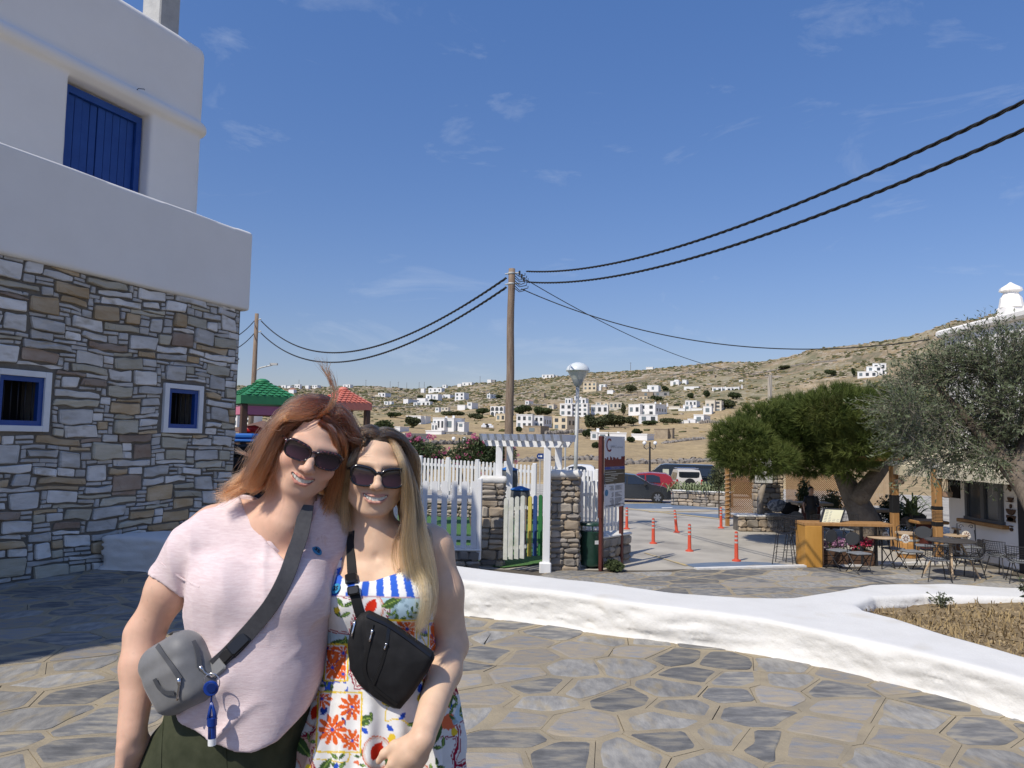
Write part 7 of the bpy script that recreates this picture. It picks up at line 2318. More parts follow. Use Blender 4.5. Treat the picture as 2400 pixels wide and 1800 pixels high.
# poles, cables, lamps
wood_pole=mat('weathered_pole',(0.17,0.115,0.08),(0.28,0.215,0.16),scale=7,rough=.9,bump=.8,bscale=14,bdist=.02,stretch=(3,3,.3),detail=8)
rub=mat('black_cable',(0.018,0.019,0.02),rough=.6)
ironb=mat('black_iron',(0.016,0.016,0.018),rough=.45,spec=.5)
galv=mat('galvanised',(0.40,0.41,0.40),(0.48,0.48,0.46),scale=3,rough=.6,metal=.2)
YP=23.0
pt=at(1199,630,YP);pb=at(1193,1080,YP)
t=thing('utility_pole','tall weathered wooden utility pole with tangled cable fittings at its top','pole',(pb[0],YP,-1.4))
mb=MB();zz_=np.linspace(-1.5,pt[2],14);mb.tube([(pb[0]+(pt[0]-pb[0])*(z+1.5)/(pt[2]+1.5)+.012*math.sin(z*2.1),YP,z)for z in zz_],np.linspace(.155,.105,14)*(1+.03*np.sin(zz_*5)),14);mb.build('shaft',wood_pole,t,smooth=True)
for dz in(.15,.48):
 mb=MB();mb.lathe([(.115,-.03),(.125,0),(.115,.03)],(pt[0],YP,pt[2]-dz),14);mb.tube([(pt[0]-.2,YP,pt[2]-dz-.02),(pt[0]+.28,YP-.05,pt[2]-dz+.02)],.02,6);mb.build('clamp',galv,t)
g=np.random.default_rng(2)
for k in range(7):
 a=np.array([pt[0]+.1,YP-.1,pt[2]-.15-.08*k]);b=a+np.array([.32+.05*(k%3),-.05,-.02])
 mb=MB();mb.tube([a,a+np.array([.15,-.06,-.13-.03*(k%2)]),b+np.array([0,0,-.06]),b],.014,5);mb.build('jumper_cable',rub,t)
for k in range(3):
 mb=MB();mb.tube([(pt[0]+.25+.07*k,YP-.08,pt[2]-.22-.1*k),(pt[0]+.25+.07*k,YP-.08,pt[2]-.08-.1*k)],.03,8);mb.build('connector',rub,t)
Y2=52
q0=at(602,735,Y2);q1=at(595,890,Y2)
t2=thing('utility_pole','slimmer utility pole with a street light arm behind the green play roof','pole',(q1[0],Y2,-1.8))
mb=MB();mb.tube([(q1[0]-.2,Y2,-1.8),(q1[0],Y2,q1[2]),q0],[.2,.17,.13],10);mb.build('shaft',wood_pole,t2,smooth=True)
mb=MB();mb.tube([at(599,888,Y2),at(601,868,Y2),at(610,862,Y2),at(636,856,Y2),at(643,854,Y2)],.05,6);mb.build('arm',galv,t2)
mb=MB();mb.box(at(642,853.5,Y2),(.5,.25,.14));mb.build('lamp_head',galv,t2)
for y in(750,779):
 mb=MB();mb.tube([at(598,y,Y2),at(612,y-2,Y2)],.05,5);mb.build('bracket',galv,t2)
def cable(label,A,B,sag,r,twist=0,n=40,mid=None):
 A,B=np.array(A),np.array(B);u=np.linspace(0,1,n)[:,None]
 P_=A*(1-u)+B*u;P_[:,2]-=(sag*4*u*(1-u))[:,0]
 mb=MB()
 if twist:
  T=B-A;T/=np.linalg.norm(T);U=np.cross(T,[0,0,1]);U/=np.linalg.norm(U);W_=np.cross(U,T)
  m=n*6;u=np.linspace(0,1,m)[:,None];Q=A*(1-u)+B*u;Q[:,2]-=(sag*4*u*(1-u))[:,0]
  for k in range(3):
   a=u*twist*6.283+k*2.094
   mb.tube(Q+(np.cos(a)*U+np.sin(a)*W_)*r*1.0,r*.85,5)
 else:mb.tube(P_,r,5)
 return tag(mb.build('cable',rub,None,smooth=True),label,'cable')
Ye=7.5
cable('upper thick twisted black cable sweeping from the pole top across the sky',at(1234,636,YP),at(2560,160,Ye),.62,.016,26)
cable('lower thick twisted black cable sweeping from the pole across the sky',at(1234,661,YP),at(2560,232,Ye),.60,.016,26)
cable('upper black cable sagging between the tall pole and the far street light pole',at(1186,652,YP),at(612,752,Y2),2.3,.024,40)
cable('lower black cable sagging between the tall pole and the far street light pole',at(1186,674,YP),at(612,781,Y2),2.2,.024,40)
cable('black cable drooping from the tall pole towards the olive tree',at(1222,677,YP),at(2180,795,20),.9,.016)
cable('thin cable slanting from the tall pole down to the stub pole behind the pine',at(1232,655,YP),at(1804,880,42),.7,.014)
cable('upper cable from the far street light pole towards the white house',at(596,752,Y2),at(520,800,46),.3,.03)
cable('lower cable from the far street light pole towards the white house',at(596,781,Y2),at(520,828,46),.3,.03)
mb=MB();a=at(1804,878,42);mb.tube([(a[0],42,-1.6),a],[.16,.12],8);mb.box(a+np.array([.2,0,-.1]),(.9,.1,.08));tag(mb.build('utility_pole',mat('pale_pole',(.42,.37,.3),rough=.9),None),'pale stub of a utility pole rising behind the pine crown','pole')
YL=25;g0=at(1348,1110,YL);gt=at(1354,906,YL)
t=thing('street_lamp','grey street lamp with a domed white cone-shaped lantern','street lamp',(g0[0],YL,-1.3))
mb=MB();mb.tube([(g0[0]-.02,YL,-1.3),gt],[.075,.06],10);mb.build('post',galv,t,smooth=True)
s=YL/FPX
mb=MB();mb.lathe([(.07,0),(9*s,4*s),(14*s,16*s)],gt,20);mb.build('lantern_base',mat('lamp_grey',(.32,.34,.35),rough=.5),t,smooth=True,auto=40)
mb=MB();mb.lathe([(14*s,16*s),(25*s,37*s)],gt,20,cap=False);mb.build('lantern_glass',mat('lamp_glass',(.52,.53,.50),rough=.25,spec=.5),t,smooth=True)
mb=MB();mb.lathe([(28*s,36*s),(28*s,38*s),(25*s,46*s),(17*s,53*s),(6*s,57*s),(.02,57.5*s)],gt,24);mb.build('hood',mat('lamp_hood',(.62,.66,.67),rough=.35),t,smooth=True)
def twin_lamp(px,ytop,ybot,Y,label):
 b=at(px,ybot,Y);z0=float(zlot(Y));tp=at(px,ytop,Y);s=Y/FPX
 t=thing('twin_lamp',label,'street lamp',(b[0],Y,z0),group='twin globe lamps')
 mb=MB();mb.tube([(b[0],Y,z0),(b[0],Y,tp[2])],[.09,.06],8);mb.build('post',ironb,t)
 for sg in(-1,1):
  mb=MB();mb.tube([tp+np.array([sg*1.5*s,0,-12*s]),tp+np.array([sg*8*s,0,-17*s]),tp+np.array([sg*14*s,0,-12*s]),tp+np.array([sg*12.5*s,0,-7*s])],.035,6);mb.build('arm',ironb,t)
  mb=MB();mb.ball(tp+np.array([sg*12.5*s,0,-2.5*s]),4.6*s,14,10);mb.build('globe',mat('opal_globe',(.80,.80,.79),rough=.25),t,smooth=True)
twin_lamp(1523,1036,1085,55,'black lamp post with two white globes behind the black van')
twin_lamp(1076,1026,1060,56,'black lamp post with two white globes between the oleander bushes')
a=at(1266,1069,38)
t=thing('road_sign','small blue arrow-shaped road sign with white symbols on a thin post','sign',(a[0],38,-1.4))
mb=MB();w=8.5*38/FPX;mb.prism([(-w,0),(-w*.6,-w*.75),(w,-w*.75),(w,w*.75),(-w*.6,w*.75)],-.02,.02,M=np.array([[1,0,0],[0,0,-1],[0,1,0]]),off=a);mb.build('arrow_plate',mat('road_blue',(.02,.05,.18),rough=.4),t)
mb=MB();mb.box(a+np.array([.05,-.03,0]),(.09,.01,.09));mb.box(a+np.array([-.06,-.03,0]),(.06,.01,.06));mb.build('symbol',mat('opal_globe',(.8,.8,.79)),t,kind='stuff')
mb=MB();mb.tube([(a[0],38.03,-1.5),(a[0],38.03,a[2])],.03,6);mb.build('post',galv,t)
a=at(1325,1044,40);mb=MB();mb.tube([(a[0],40,-1.5),a],.05,6);tag(mb.build('sign_post',galv,None),'thin bare post standing in front of the white car','post')
# bollards, cars
org=mat('bollard_orange',(0.60,0.085,0.04),(0.52,0.07,0.035),scale=8,rough=.5);rfl=mat('reflective_band',(0.42,0.40,0.38),rough=.4)
def lowpt(px,py):
 z=Z_LOW
 for _ in range(8):
  p=on(px,py,z);z=float(zlot(p[1]))
 return p
bp=None
for px,py,lab in((1726,1315,'orange flexible bollard nearest to the blue painted strip and the bar stool'),(1616,1292,'orange bollard in the middle of the concrete, between four others'),(1531,1274,'orange bollard nearest to the information board side of the concrete'),(1586,1248,'orange bollard slightly tilted, by the far blue painted patch'),(1690,1238,'orange bollard in front of the wicker screen post'),(1469,1240,'orange bollard half hidden behind the information board post')):
 p=lowpt(px,py)
 if bp is None:
  bp=thing('bollard',lab,'bollard',p,group='orange bollards on the concrete')
  mb=MB();mb.lathe([(.11,0),(.105,.03),(.055,.05),(.05,.07),(.042,.68),(.035,.72),(.01,.73)],n=16);mb.build('body',org,bp,smooth=True,world=False,auto=40)
  for z in(.46,.56,.66):
   mb=MB();r=.05-.008*z/.68+.003;mb.lathe([(r,z-.022),(r,z+.022)],n=16,cap=False);mb.build('band',rfl,bp,smooth=True,world=False)
 else:
  o=dup(bp,p,g.uniform(0,3),lab)
  if 'tilted' in lab:o.rotation_euler=(0,-.09,0)
glass_c=mat('car_glass',(0.015,0.018,0.022),rough=.05,spec=.6,coat=.5);tyre=mat('tyre',(.015,.015,.015),rough=.85);rim=mat('alloy',(.38,.38,.39),rough=.3,metal=.8)
redl=mat('tail_lamp',(.35,.01,.015),rough=.15,coat=.5)
def car(label,px,py,yaw,prof,glass,L_,W_,paint_,wheels,parts=(),cat='car',r=.32):
 """prof: side outline (x along, z up); glass: side window outlines; local x forward, y left"""
 p=lowpt(px,py);z=p[2]
 t=thing('parked_car',label,cat,p,yaw)
 body=MB();n=len(prof);P_=np.array(prof)
 hw=W_/2
 inset=lambda zz:hw-np.clip((zz-.85)/.75,0,1)*.17-np.clip((.35-zz)/.3,0,1)*.08
 v=np.concatenate([np.c_[P_[:,0],-inset(P_[:,1]),P_[:,1]],np.c_[P_[:,0]*.985,-inset(P_[:,1])*.0-hw*.55*1.0,P_[:,1]+.03*(P_[:,1]>.6)],np.c_[P_[:,0]*.985,hw*.55+0*P_[:,0],P_[:,1]+.03*(P_[:,1]>.6)],np.c_[P_[:,0],inset(P_[:,1]),P_[:,1]]])
 f=[tuple(range(n)),tuple(range(4*n-1,3*n-1,-1))]
 for k in range(3):
  for i in range(n):
   j=(i+1)%n;f.append((k*n+i,k*n+n+i,k*n+n+j,k*n+j))
 body.add(v,f);body.build('body',paint_,t,smooth=True,auto=30,world=False)
 for gl in glass:
  for sg in(-1,1):
   G=np.array(gl);mb=MB();mb.add(np.c_[G[:,0],sg*(inset(G[:,1])+.012),G[:,1]],[tuple(range(len(G)))]);mb.build('side_window',glass_c,t,world=False)
 for x in wheels:
  for sg in(-1,1):
   mb=MB();q=np.array([[0,0,1],[1,0,0],[0,1,0]]).T
   m2=MB();m2.lathe([(r*.6,-.1),(r*.95,-.1),(r,-.06),(r,.06),(r*.95,.1),(r*.6,.1)],n=20);vv=m2.v[0][:,[0,2,1]]+np.array([x,sg*(hw-.09),r]);mb.add(vv,m2.f)
   w_=mb.build('wheel',tyre,t,smooth=True,auto=40,world=False)
   m2=MB()
   for k in range(6):
    a=k*1.047;m2.prism([(r*.08,-.03),(r*.58,-.055),(r*.58,.055),(r*.08,.03)],.09,.108,M=np.array([[math.cos(a),-math.sin(a),0],[0,0,sg],[math.sin(a),math.cos(a),0]]),off=(x,sg*(hw-.09),r))
   m2.lathe([(r*.14,0),(r*.14,.02)],n=8);m2.v[-1]=m2.v[-1][:,[0,2,1]]*np.array([1,sg,1])+np.array([x,sg*(hw+.0),r]);m2.build('rim',rim,w_,world=False)
 for(nm,m_,fn)in parts:
  mb=MB();fn(mb);mb.build(nm,m_,t,world=False,kind=None)
 return t
hatch=[(-1.95,.32),(-1.98,.62),(-1.9,.95),(-1.72,1.32),(-1.45,1.46),(-.6,1.5),(.1,1.44),(.55,1.2),(.95,.98),(1.6,.86),(1.92,.68),(1.98,.4),(1.9,.25),(-1.85,.25)]
hglass=[[(-1.15,.98),(-.35,.98),(-.35,1.38),(-.75,1.40),(-1.1,1.3)],[(-.27,.98),(.72,.98),(.25,1.3),(-.05,1.37),(-.27,1.38)]]
dkp=mat('car_dark_grey',(0.020,0.022,0.026),rough=.25,spec=.5,coat=.6)
mir=lambda x,y,z:('mirror',None,lambda mb:mb.ball((x,y,z),.1,8,6,(1,.8,.8)))
def B(nm,m_,c,s):return(nm,m_,lambda mb:mb.bbox(c,s,.02))
car('dark grey hatchback parked beside the information board, nose to the jeep',1482,1176,-.12,hatch,hglass,4,1.72,dkp,(-1.25,1.25),(B('mirror',dkp,(.62,-.95,1.0),(.14,.16,.12)),B('mirror',dkp,(.62,.95,1.0),(.14,.16,.12)),B('headlight',mat('headlight',(.5,.5,.5),rough=.1),(1.84,-.62,.74),(.14,.32,.14)),B('windscreen',glass_c,(.5,0,1.16),(.5,1.2,.02))))
redp=mat('car_red',(0.30,0.012,0.025),rough=.25,coat=.6)
car('red hatchback mostly hidden behind the dark grey one',1500,1168,2.95,hatch,hglass,4,1.72,redp,(-1.25,1.25),(B('tail_light',redl,(-1.93,.6,.95),(.1,.2,.25)),))
whp=mat('car_white',(.78,.79,.80),rough=.25,coat=.5)
car('white hatchback whose roof shows above the gate pillar and fence',1342,1132,2.98,hatch,hglass,4,1.75,whp,(-1.25,1.25),(B('tail_light',redl,(-1.93,-.6,.95),(.1,.2,.25)),B('rear_window',glass_c,(-1.79,0,1.18),(.06,1.1,.28))))
van_p=[(-2.45,.35),(-2.5,1.1),(-2.4,1.75),(-2.2,1.9),(1.0,1.92),(1.3,1.86),(1.95,1.32),(2.4,1.12),(2.55,.8),(2.55,.35),(2.4,.25),(-2.3,.25)]
vanb=mat('car_black',(.008,.009,.011),rough=.15,spec=.5,coat=.8)
car('long black passenger van with a chrome side strip, parked in front of the dry field',1592,1153,2.98,van_p,[[(-2.2,1.15),(-.9,1.15),(-.9,1.7),(-2.2,1.68)],[(-.8,1.15),(.55,1.15),(.55,1.7),(-.8,1.7)],[(.65,1.15),(1.8,1.15),(1.3,1.62),(.65,1.68)]],5.1,1.92,vanb,(-1.55,1.6),(B('chrome_strip',steel_m,(-.2,.965,1.08),(3.6,.02,.05)),B('chrome_strip',steel_m,(-.2,-.965,1.08),(3.6,.02,.05)),B('mirror',vanb,(1.45,1.02,1.2),(.16,.2,.22)),B('seat_cover',mat('seat_cream',(.5,.5,.38),rough=.8),(.95,.93,1.38),(.42,.03,.42))),cat='van')
jeep=[(-1.65,.42),(-1.7,.85),(-1.62,1.25),(-1.5,1.62),(-1.38,1.66),(.1,1.66),(.3,1.6),(.65,1.08),(1.6,1.0),(1.72,.85),(1.75,.45),(1.6,.35),(-1.5,.35)]
jpp=mat('car_beige',(.60,.56,.49),rough=.3,coat=.5)
def spare(mb):
 m2=MB();m2.lathe([(.01,0),(.26,.0),(.31,.04),(.33,.1),(.33,.16),(.3,.2)],n=24);mb.add(m2.v[0]@np.array([[0,0,1],[0,1,0],[-1,0,0]])*np.array([1,1,1])+np.array([-1.92,0.04,.88]),m2.f)
car('small beige four-wheel-drive seen from behind with a black spare wheel cover',1604,1164,1.52,jeep,[[(-1.45,1.08),(-.6,1.08),(-.6,1.5),(-1.35,1.5)],[(-.5,1.08),(.5,1.08),(.2,1.5),(-.5,1.5)]],3.6,1.62,jpp,(-1.1,1.15),(B('rear_window',glass_c,(-1.57,0,1.38),(.08,1.2,.38)),('spare_wheel',tyre,spare),B('tail_light',redl,(-1.70,.72,.95),(.06,.11,.36)),B('tail_light',redl,(-1.70,-.72,.95),(.06,.11,.36)),B('bumper',jpp,(-1.76,0,.52),(.18,1.62,.22)),B('reflector',redl,(-1.86,.55,.54),(.03,.25,.1)),B('roof_bar',steel_m,(-1.2,0,1.76),(.08,1.3,.05)),B('roof_bar',steel_m,(-.2,0,1.76),(.08,1.3,.05)),B('mirror',vanb,(.45,-.9,1.15),(.1,.16,.16))),cat='jeep',r=.34)
car('dark green small car half hidden by the wicker screen',1716,1166,2.9,hatch,hglass,3.9,1.7,mat('car_green',(.02,.035,.035),rough=.25,coat=.6),(-1.25,1.25),(B('headlight',mat('headlight',(.5,.5,.5)),(1.86,.5,.72),(.12,.34,.2)),B('number_plate',mat('white_plastic',(.7,.7,.7)),(1.98,0,.5),(.03,.5,.12))))
for px,wpx,m_,lab in((1134,12,whp,'silver car parked far off below the arched house'),(1148,18,whp,'white pick-up parked far off beside the cream house'),(1141,12,dkp,'dark car parked far off between the pale ones')):
 b=hit(px,1004);s=b[1]/FPX
 mb=MB();mb.bbox(b+np.array([0,0,.6]),(wpx*s,1.7,.75),.1);mb.bbox(b+np.array([0,0,1.2]),(wpx*s*.55,1.5,.6),.2)
 tag(mb.build('parked_car',m_,None),lab,'car')
# aloe planter by the car park
a=lowpt(1572,1184);b_=lowpt(1712,1190)
low_stone('stone_planter','low rubble planter with a white rim full of aloes beside the jeep',(a[0],a[1],a[2]),(b_-a)[:2],float(np.hypot(*(b_-a)[:2])),.72,1.1,61,cap=.06,cat='planter',size=(.2,.45),hh=(.14,.26))
def spiky(name,label,c,n,L_,m,seed,w=.03,droop=.5,cat='plant',rad=.5):
 g=np.random.default_rng(seed);t=thing(name,label,cat,c);mb=MB()
 for k in range(n):
  o=np.array(c)+np.array([g.uniform(-rad,rad),g.uniform(-.3,.3),0]);a=g.uniform(0,6.283);l=L_*g.uniform(.6,1.1);d=np.array([math.cos(a),math.sin(a),0]);h=g.uniform(.35,1)
  p=[o,o+d*l*.3+np.array([0,0,l*.55*h]),o+d*l*.62+np.array([0,0,l*.8*h]),o+d*l*.95+np.array([0,0,l*(.8*h-droop*.5)])]
  e=np.cross(d,[0,0,1])*w
  mb.add([p[0]-e,p[0]+e,p[1]-e,p[1]+e,p[2]-e*.7,p[2]+e*.7,p[3]],[(0,1,3,2),(2,3,5,4),(4,5,6)])
 mb.build('leaves',m,t);m3=MB();m3.cyl(np.array(c)-np.array([0,0,.1]),np.array(c)+np.array([0,0,.12]),.06,.03,6);m3.build('stem',bark_m,t);return t
alo=mat('aloe',(.16,.20,.09),(.26,.29,.15),scale=3,rough=.55)
for k,(u,lab)in enumerate(((.25,'spiky grey-green aloe clump over the planter corner near the jeep'),(.52,'dense aloe clump in the middle of the rubble planter'),(.8,'aloe clump in front of the dark green car'))):
 c=a+(b_-a)*u;spiky('aloe',lab,(c[0],c[1]+.5,c[2]+.72),80,.62,alo,70+k,.035,.9,rad=.75)
# pine and olive
def tuft_crown(lobes,n,L_,m,parent,seed,per=16,w=.008):
 g=np.random.default_rng(seed);C_=np.array([l[0]for l in lobes]);R_=np.array([l[1]for l in lobes]);v=R_.prod(1)**.67;k=g.choice(len(lobes),n,p=v/v.sum())
 d=g.normal(0,1,(n,3));d/=np.linalg.norm(d,axis=1)[:,None]
 o=C_[k]+d*R_[k]*((1-.45*g.uniform(0,1,n)**2)*(1+.22*fbm(d*3+k[:,None]*5.3,2)))[:,None]
 ax=d*.8+np.array([0,0,.55])+g.normal(0,.25,(n,3));ax/=np.linalg.norm(ax,axis=1)[:,None]
 O=np.repeat(o,per,0);A_=np.repeat(ax,per,0)+g.normal(0,.42,(n*per,3));A_/=np.linalg.norm(A_,axis=1)[:,None]
 l=(L_*g.uniform(.6,1.15,n*per))[:,None];S_=np.cross(A_,g.normal(0,1,A_.shape));S_/=np.linalg.norm(S_,axis=1)[:,None]
 V=np.stack([O-S_*w,O+S_*w,O+A_*l+np.array([0,0,-.06])*l],1).reshape(-1,3)
 return mesh_obj('crown',V,np.arange(len(V)).reshape(-1,3),m,parent)
YT=23.5;k_=YT/FPX
pine=thing('pine_tree','broad umbrella pine with a leaning forked trunk shading the cafe terrace','tree',(*at(2010,1240,23)[:2],Z_LOW))
pin_m=mat('pine_needles',(0.055,0.085,0.018),(0.15,0.18,0.045),scale=1.1,rough=.7,spec=.2,translucent=.25,c3=(.10,.085,.03),s3=.9,lo3=.6,hi3=.8)
pl_=[(1735,1015,62,62),(1800,965,72,52),(1880,948,84,58),(1965,940,90,60),(2045,935,90,58),(2120,950,90,62),(1775,1050,78,42),(1850,1010,84,62),(1930,1020,84,60),(2010,1010,80,66),(1890,1060,60,30),(1700,1040,34,36),(1985,1070,34,28),(2080,1020,60,50)]
lob=[(at(x,y+26,YT-.3+(i%3-1)*1.5),np.array([rx*k_,rx*k_*1.15,ry*k_*.82]))for i,(x,y,rx,ry)in enumerate(pl_)]
tuft_crown(lob,8500,.30,pin_m,pine,81,w=.011)
mb=MB()
bk=lambda pts,rs:mb.tube(smooth_path([at(x,y,Y)for x,y,Y in pts],14),np.interp(np.linspace(0,1,14),np.linspace(0,1,len(rs)),rs),10)
bk([(2040,1262,22.6),(2020,1200,22.6),(1995,1155,22.8),(1968,1100,23.2),(1940,1040,23.5)],[.50,.40,.30,.22,.14])
bk([(2008,1175,22.6),(2035,1135,22.4),(2065,1100,22.6),(2090,1060,23),(2110,1000,23.5)],[.30,.24,.20,.16,.1])
bk([(1968,1100,23.2),(1900,1060,23.5),(1830,1030,23.5)],[.16,.12,.07]);bk([(1960,1090,23),(1990,1050,24),(2030,990,24)],[.16,.12,.06])
mb.build('trunk',mat('pine_bark',(.15,.12,.09),(.24,.20,.155),scale=3,rough=.95,bump=1,bscale=9,bdist=.06),pine,smooth=True)
YO=8.6;ko=YO/FPX
olive=thing('olive_tree','old olive tree with silvery leaves leaning over the planting bed','tree',(5.9,7.2,.2))
olv_b=[(2330,800,90,74),(2250,830,80,64),(2170,860,74,66),(2110,930,58,66),(2190,960,84,70),(2290,930,90,80),(2380,900,100,110),(2450,820,120,90),(2240,1030,70,52),(2170,1050,48,36),(2330,1020,80,50),(2460,980,110,80),(2130,1000,50,40),(2540,900,120,120),(2360,985,70,50),(2330,1045,50,30)]
def olive_crown(seed,n):
 g=np.random.default_rng(seed);mbT=MB();V=[];
 C_=np.array([at(x,y+30,YO+(i%3-1)*.3)for i,(x,y,a,b)in enumerate(olv_b)]);R_=np.array([[a*ko*.85,a*ko*.8,b*ko*.75]for x,y,a,b in olv_b]);v=R_.prod(1)**.67
 hub=at(2420,1010,YO)
 for i in range(n):
  k=g.choice(len(C_),p=v/v.sum());d=g.normal(0,1,3);d/=np.linalg.norm(d)
  o=C_[k]+d*R_[k]*(1-.6*g.uniform()**1.6)*.9
  ax=d*.7+(o-hub)/np.linalg.norm(o-hub)*.55+np.array([0,0,.15])+g.normal(0,.3,3);ax/=np.linalg.norm(ax);L_=g.uniform(.16,.36)
  tip=o+ax*L_+np.array([0,0,-.03]);st=o-ax*.1
  mbT.tube([st,(st+tip)/2+g.normal(0,.012,3),tip],[.0035,.0025,.0012],3,cap=False)
  m_=g.integers(14,22);u=g.uniform(.1,1.05,m_)[:,None];b=st*(1-u)+tip*u;r=g.normal(0,1,(m_,3));r-=ax*(r@ax)[:,None];r/=np.linalg.norm(r,axis=1)[:,None]
  D=ax*.75+r*.75;D/=np.linalg.norm(D,axis=1)[:,None];S_=np.cross(D,r+g.normal(0,.5,r.shape));S_/=np.linalg.norm(S_,axis=1)[:,None];l=g.uniform(.035,.062,(m_,1));w=l*.13
  V.append(np.stack([b,b+D*l*.5+S_*w,b+D*l,b+D*l*.5-S_*w],1).reshape(-1,3))
 V=np.concatenate(V);
 mesh_obj('crown',V,np.arange(len(V)).reshape(-1,4),mat('olive_leaf',(.085,.108,.05),(.175,.205,.12),scale=14,rough=.55,spec=.35,translucent=.15),olive)
 mbT.build('twigs',mat('olive_twig',(.22,.20,.16),rough=.9),olive)
olive_crown(83,3300)
mb=MB();bk([(2480,1300,7.3),(2440,1200,7.6),(2385,1120,8.1),(2345,1075,8.4),(2300,1010,8.6)],[.17,.13,.10,.085,.05]);bk([(2385,1120,8.1),(2410,1040,8.4),(2400,930,8.6)],[.12,.09,.04]);bk([(2330,1060,8.4),(2250,960,8.6),(2190,900,8.7)],[.07,.045,.02]);bk([(2345,1075,8.4),(2330,950,8.6),(2310,840,8.6)],[.07,.05,.02])
mb.build('trunk',bark_m,olive,smooth=True)
# the cafe
honey=mat('honey_timber',(0.31,0.155,0.05),(0.40,0.22,0.085),scale=4,rough=.6,bump=.2,bscale=20,stretch=(4,4,.3));ochre_w=mat('ochre_plywood',(0.45,0.22,0.04),(0.50,0.26,0.055),scale=3,rough=.55,stretch=(3,3,.4))
wick=mat('wicker',(0.26,0.135,0.05),(0.36,0.20,0.08),scale=20,rough=.8);dkw=mat('dark_timber',(0.07,0.038,0.022),(0.11,0.06,0.035),scale=5,rough=.7)
canv=mat('cream_canvas',(.72,.65,.48),(.66,.59,.43),scale=2,rough=.9,translucent=.15);pale_w=mat('pale_timber',(.50,.37,.24),(.42,.31,.2),scale=5,rough=.7);cush=mat('grey_cushion',(.16,.17,.18),(.2,.21,.22),scale=20,rough=.9)
def G(px,py):
 p=on(px,py,Z_LOW);return p
def vz(py,px,Y):return float(at(px,py,Y)[2])
def one(name,m,fn,par=None,**k):
 mb=MB();fn(mb);return mb.build(name,m,par,**k)
def screen(label,x0,x1,yt,yb,Y,seed,post=True):
 a,b=at(x0,yb,Y),at(x1,yb,Y);zt=vz(yt,x0,Y);t=thing('wicker_screen',label,'screen',((a[0]+b[0])/2,Y,Z_LOW));w=b[0]-a[0];h=zt-a[2];n=int(w/.055)
 def lat(mb):
  for sg in(-1,1):
   for k in range(int((w+h)/.075)):
    u=k*.075;p=(u,0)if u<w else(w,u-w);q=(0,u)if u<h else(u-h,h)
    if sg<0:p,q=(w-p[0],p[1]),(w-q[0],q[1])
    mb.tube([(a[0]+p[0],Y+.008*sg,a[2]+p[1]),(a[0]+q[0],Y+.008*sg,a[2]+q[1])],.013,4,cap=False)
 one('wickerwork',wick,lat,t,kind='stuff')
 def fr(mb):
  g=np.random.default_rng(seed)
  for k in range(n):x=a[0]+w*k/n;mb.tube([(x,Y-.03,zt+.05),(x+.01,Y-.05,zt-.05),(x+g.normal(0,.03),Y-.03,zt-g.uniform(.1,.4))],.011,4)
 one('rope_fringe',pale_w,fr,t,kind='stuff')
 if post:
  one('post',honey,lambda mb:mb.bbox((a[0]-.05,Y,Z_LOW+1.08),(.13,.13,2.3),.01),t)
  for k in range(11):one('rope_turn',pale_w,lambda mb:mb.tube([(a[0]-.05+.1*math.cos(q),Y+.1*math.sin(q),Z_LOW+.3+k*.15+.03*math.cos(q))for q in np.linspace(0,6.283,12)],.014,4),t)
screen('tall wicker screen with a roped timber post at the cafe entrance',1708,1772,1098,1213,27.2,1);screen('wicker screen behind the waitress in black',1842,1985,1100,1190,28,2,False)
def reed(mb):
 g=np.random.default_rng(5)
 for k in range(90):p=at(1985+k*1.3,1185,30);mb.tube([p,(p[0]+g.normal(0,.02),30,vz(1098,1985+k*1.3,30)+g.normal(0,.06))],.012,4)
tag(one('reed_fence',pale_w,reed,kind='thing'),'thin reed fence at the back of the cafe behind the pine trunk','fence')
o=at(1731,1240,25.4)
low_stone('stone_bench','rubble stone bench with a white slab seat at the cafe entrance',(o[0],25.4,Z_LOW-.03),(1,0),2.15,.50,.7,71,cap=.06,cat='bench')
c=at(1803,1195,26.6);pillar((c[0],26.7,Z_LOW),.95,.6,2.3,'round-stoned pillar carrying the white cafe sign under the pine',72)
tag(one('driftwood',mat('grey_driftwood',(.24,.20,.16),(.32,.28,.23),scale=5,rough=.9,bump=.6),lambda mb:mb.tube([at(1783,1205,25.9),at(1781,1170,25.95),at(1790,1135,26.0)],[.13,.11,.09],8),smooth=True),'weathered driftwood log leaning on the cafe pillar beneath the sign','log')
s0,s1=at(1768,1131,26),at(1808,1131,26);zt=vz(1082,1788,26);sgb=one('cafe_sign',mat('cafe_sign_white',(.62,.62,.60),rough=.6),lambda mb:mb.bbox(((s0[0]+s1[0])/2,25.9,(s0[2]+zt)/2),(s1[0]-s0[0],.04,zt-s0[2]),.005));tag(sgb,'white cafe sign with brushed black lettering on the stone pillar','sign')
def wtxt(tx,x,Y,z,s,m,par,**k):return text_mesh(tx,s,'lettering',m,Matrix(((1,0,0,x),(0,0,-1,Y),(0,1,0,z),(0,0,0,1))),par,**k)
for tx,dz,s in(('Dame',.18,.2),('Plateía',.40,.2),('Street Tapas & Wine',.59,.068)):wtxt(tx,(s0[0]+s1[0])/2,25.87,zt-dz,s,ink_m,sgb,align='CENTER',shear=.25)
for px,py,lab,m_ in((1822,1185,'patterned grey cushion propped on the stone bench',mat('pattern_cushion',(.10,.11,.13),(.30,.31,.33),scale=12,rough=.9,lo=.45,hi=.52)),(1850,1192,'black cushion next to the patterned one',nylon_b)):
 c=at(px,py,25.2);tag(one('cushion',m_,lambda mb:mb.ball(c,.3,14,8,(1.15,.35,.72)),smooth=True),lab,'cushion')
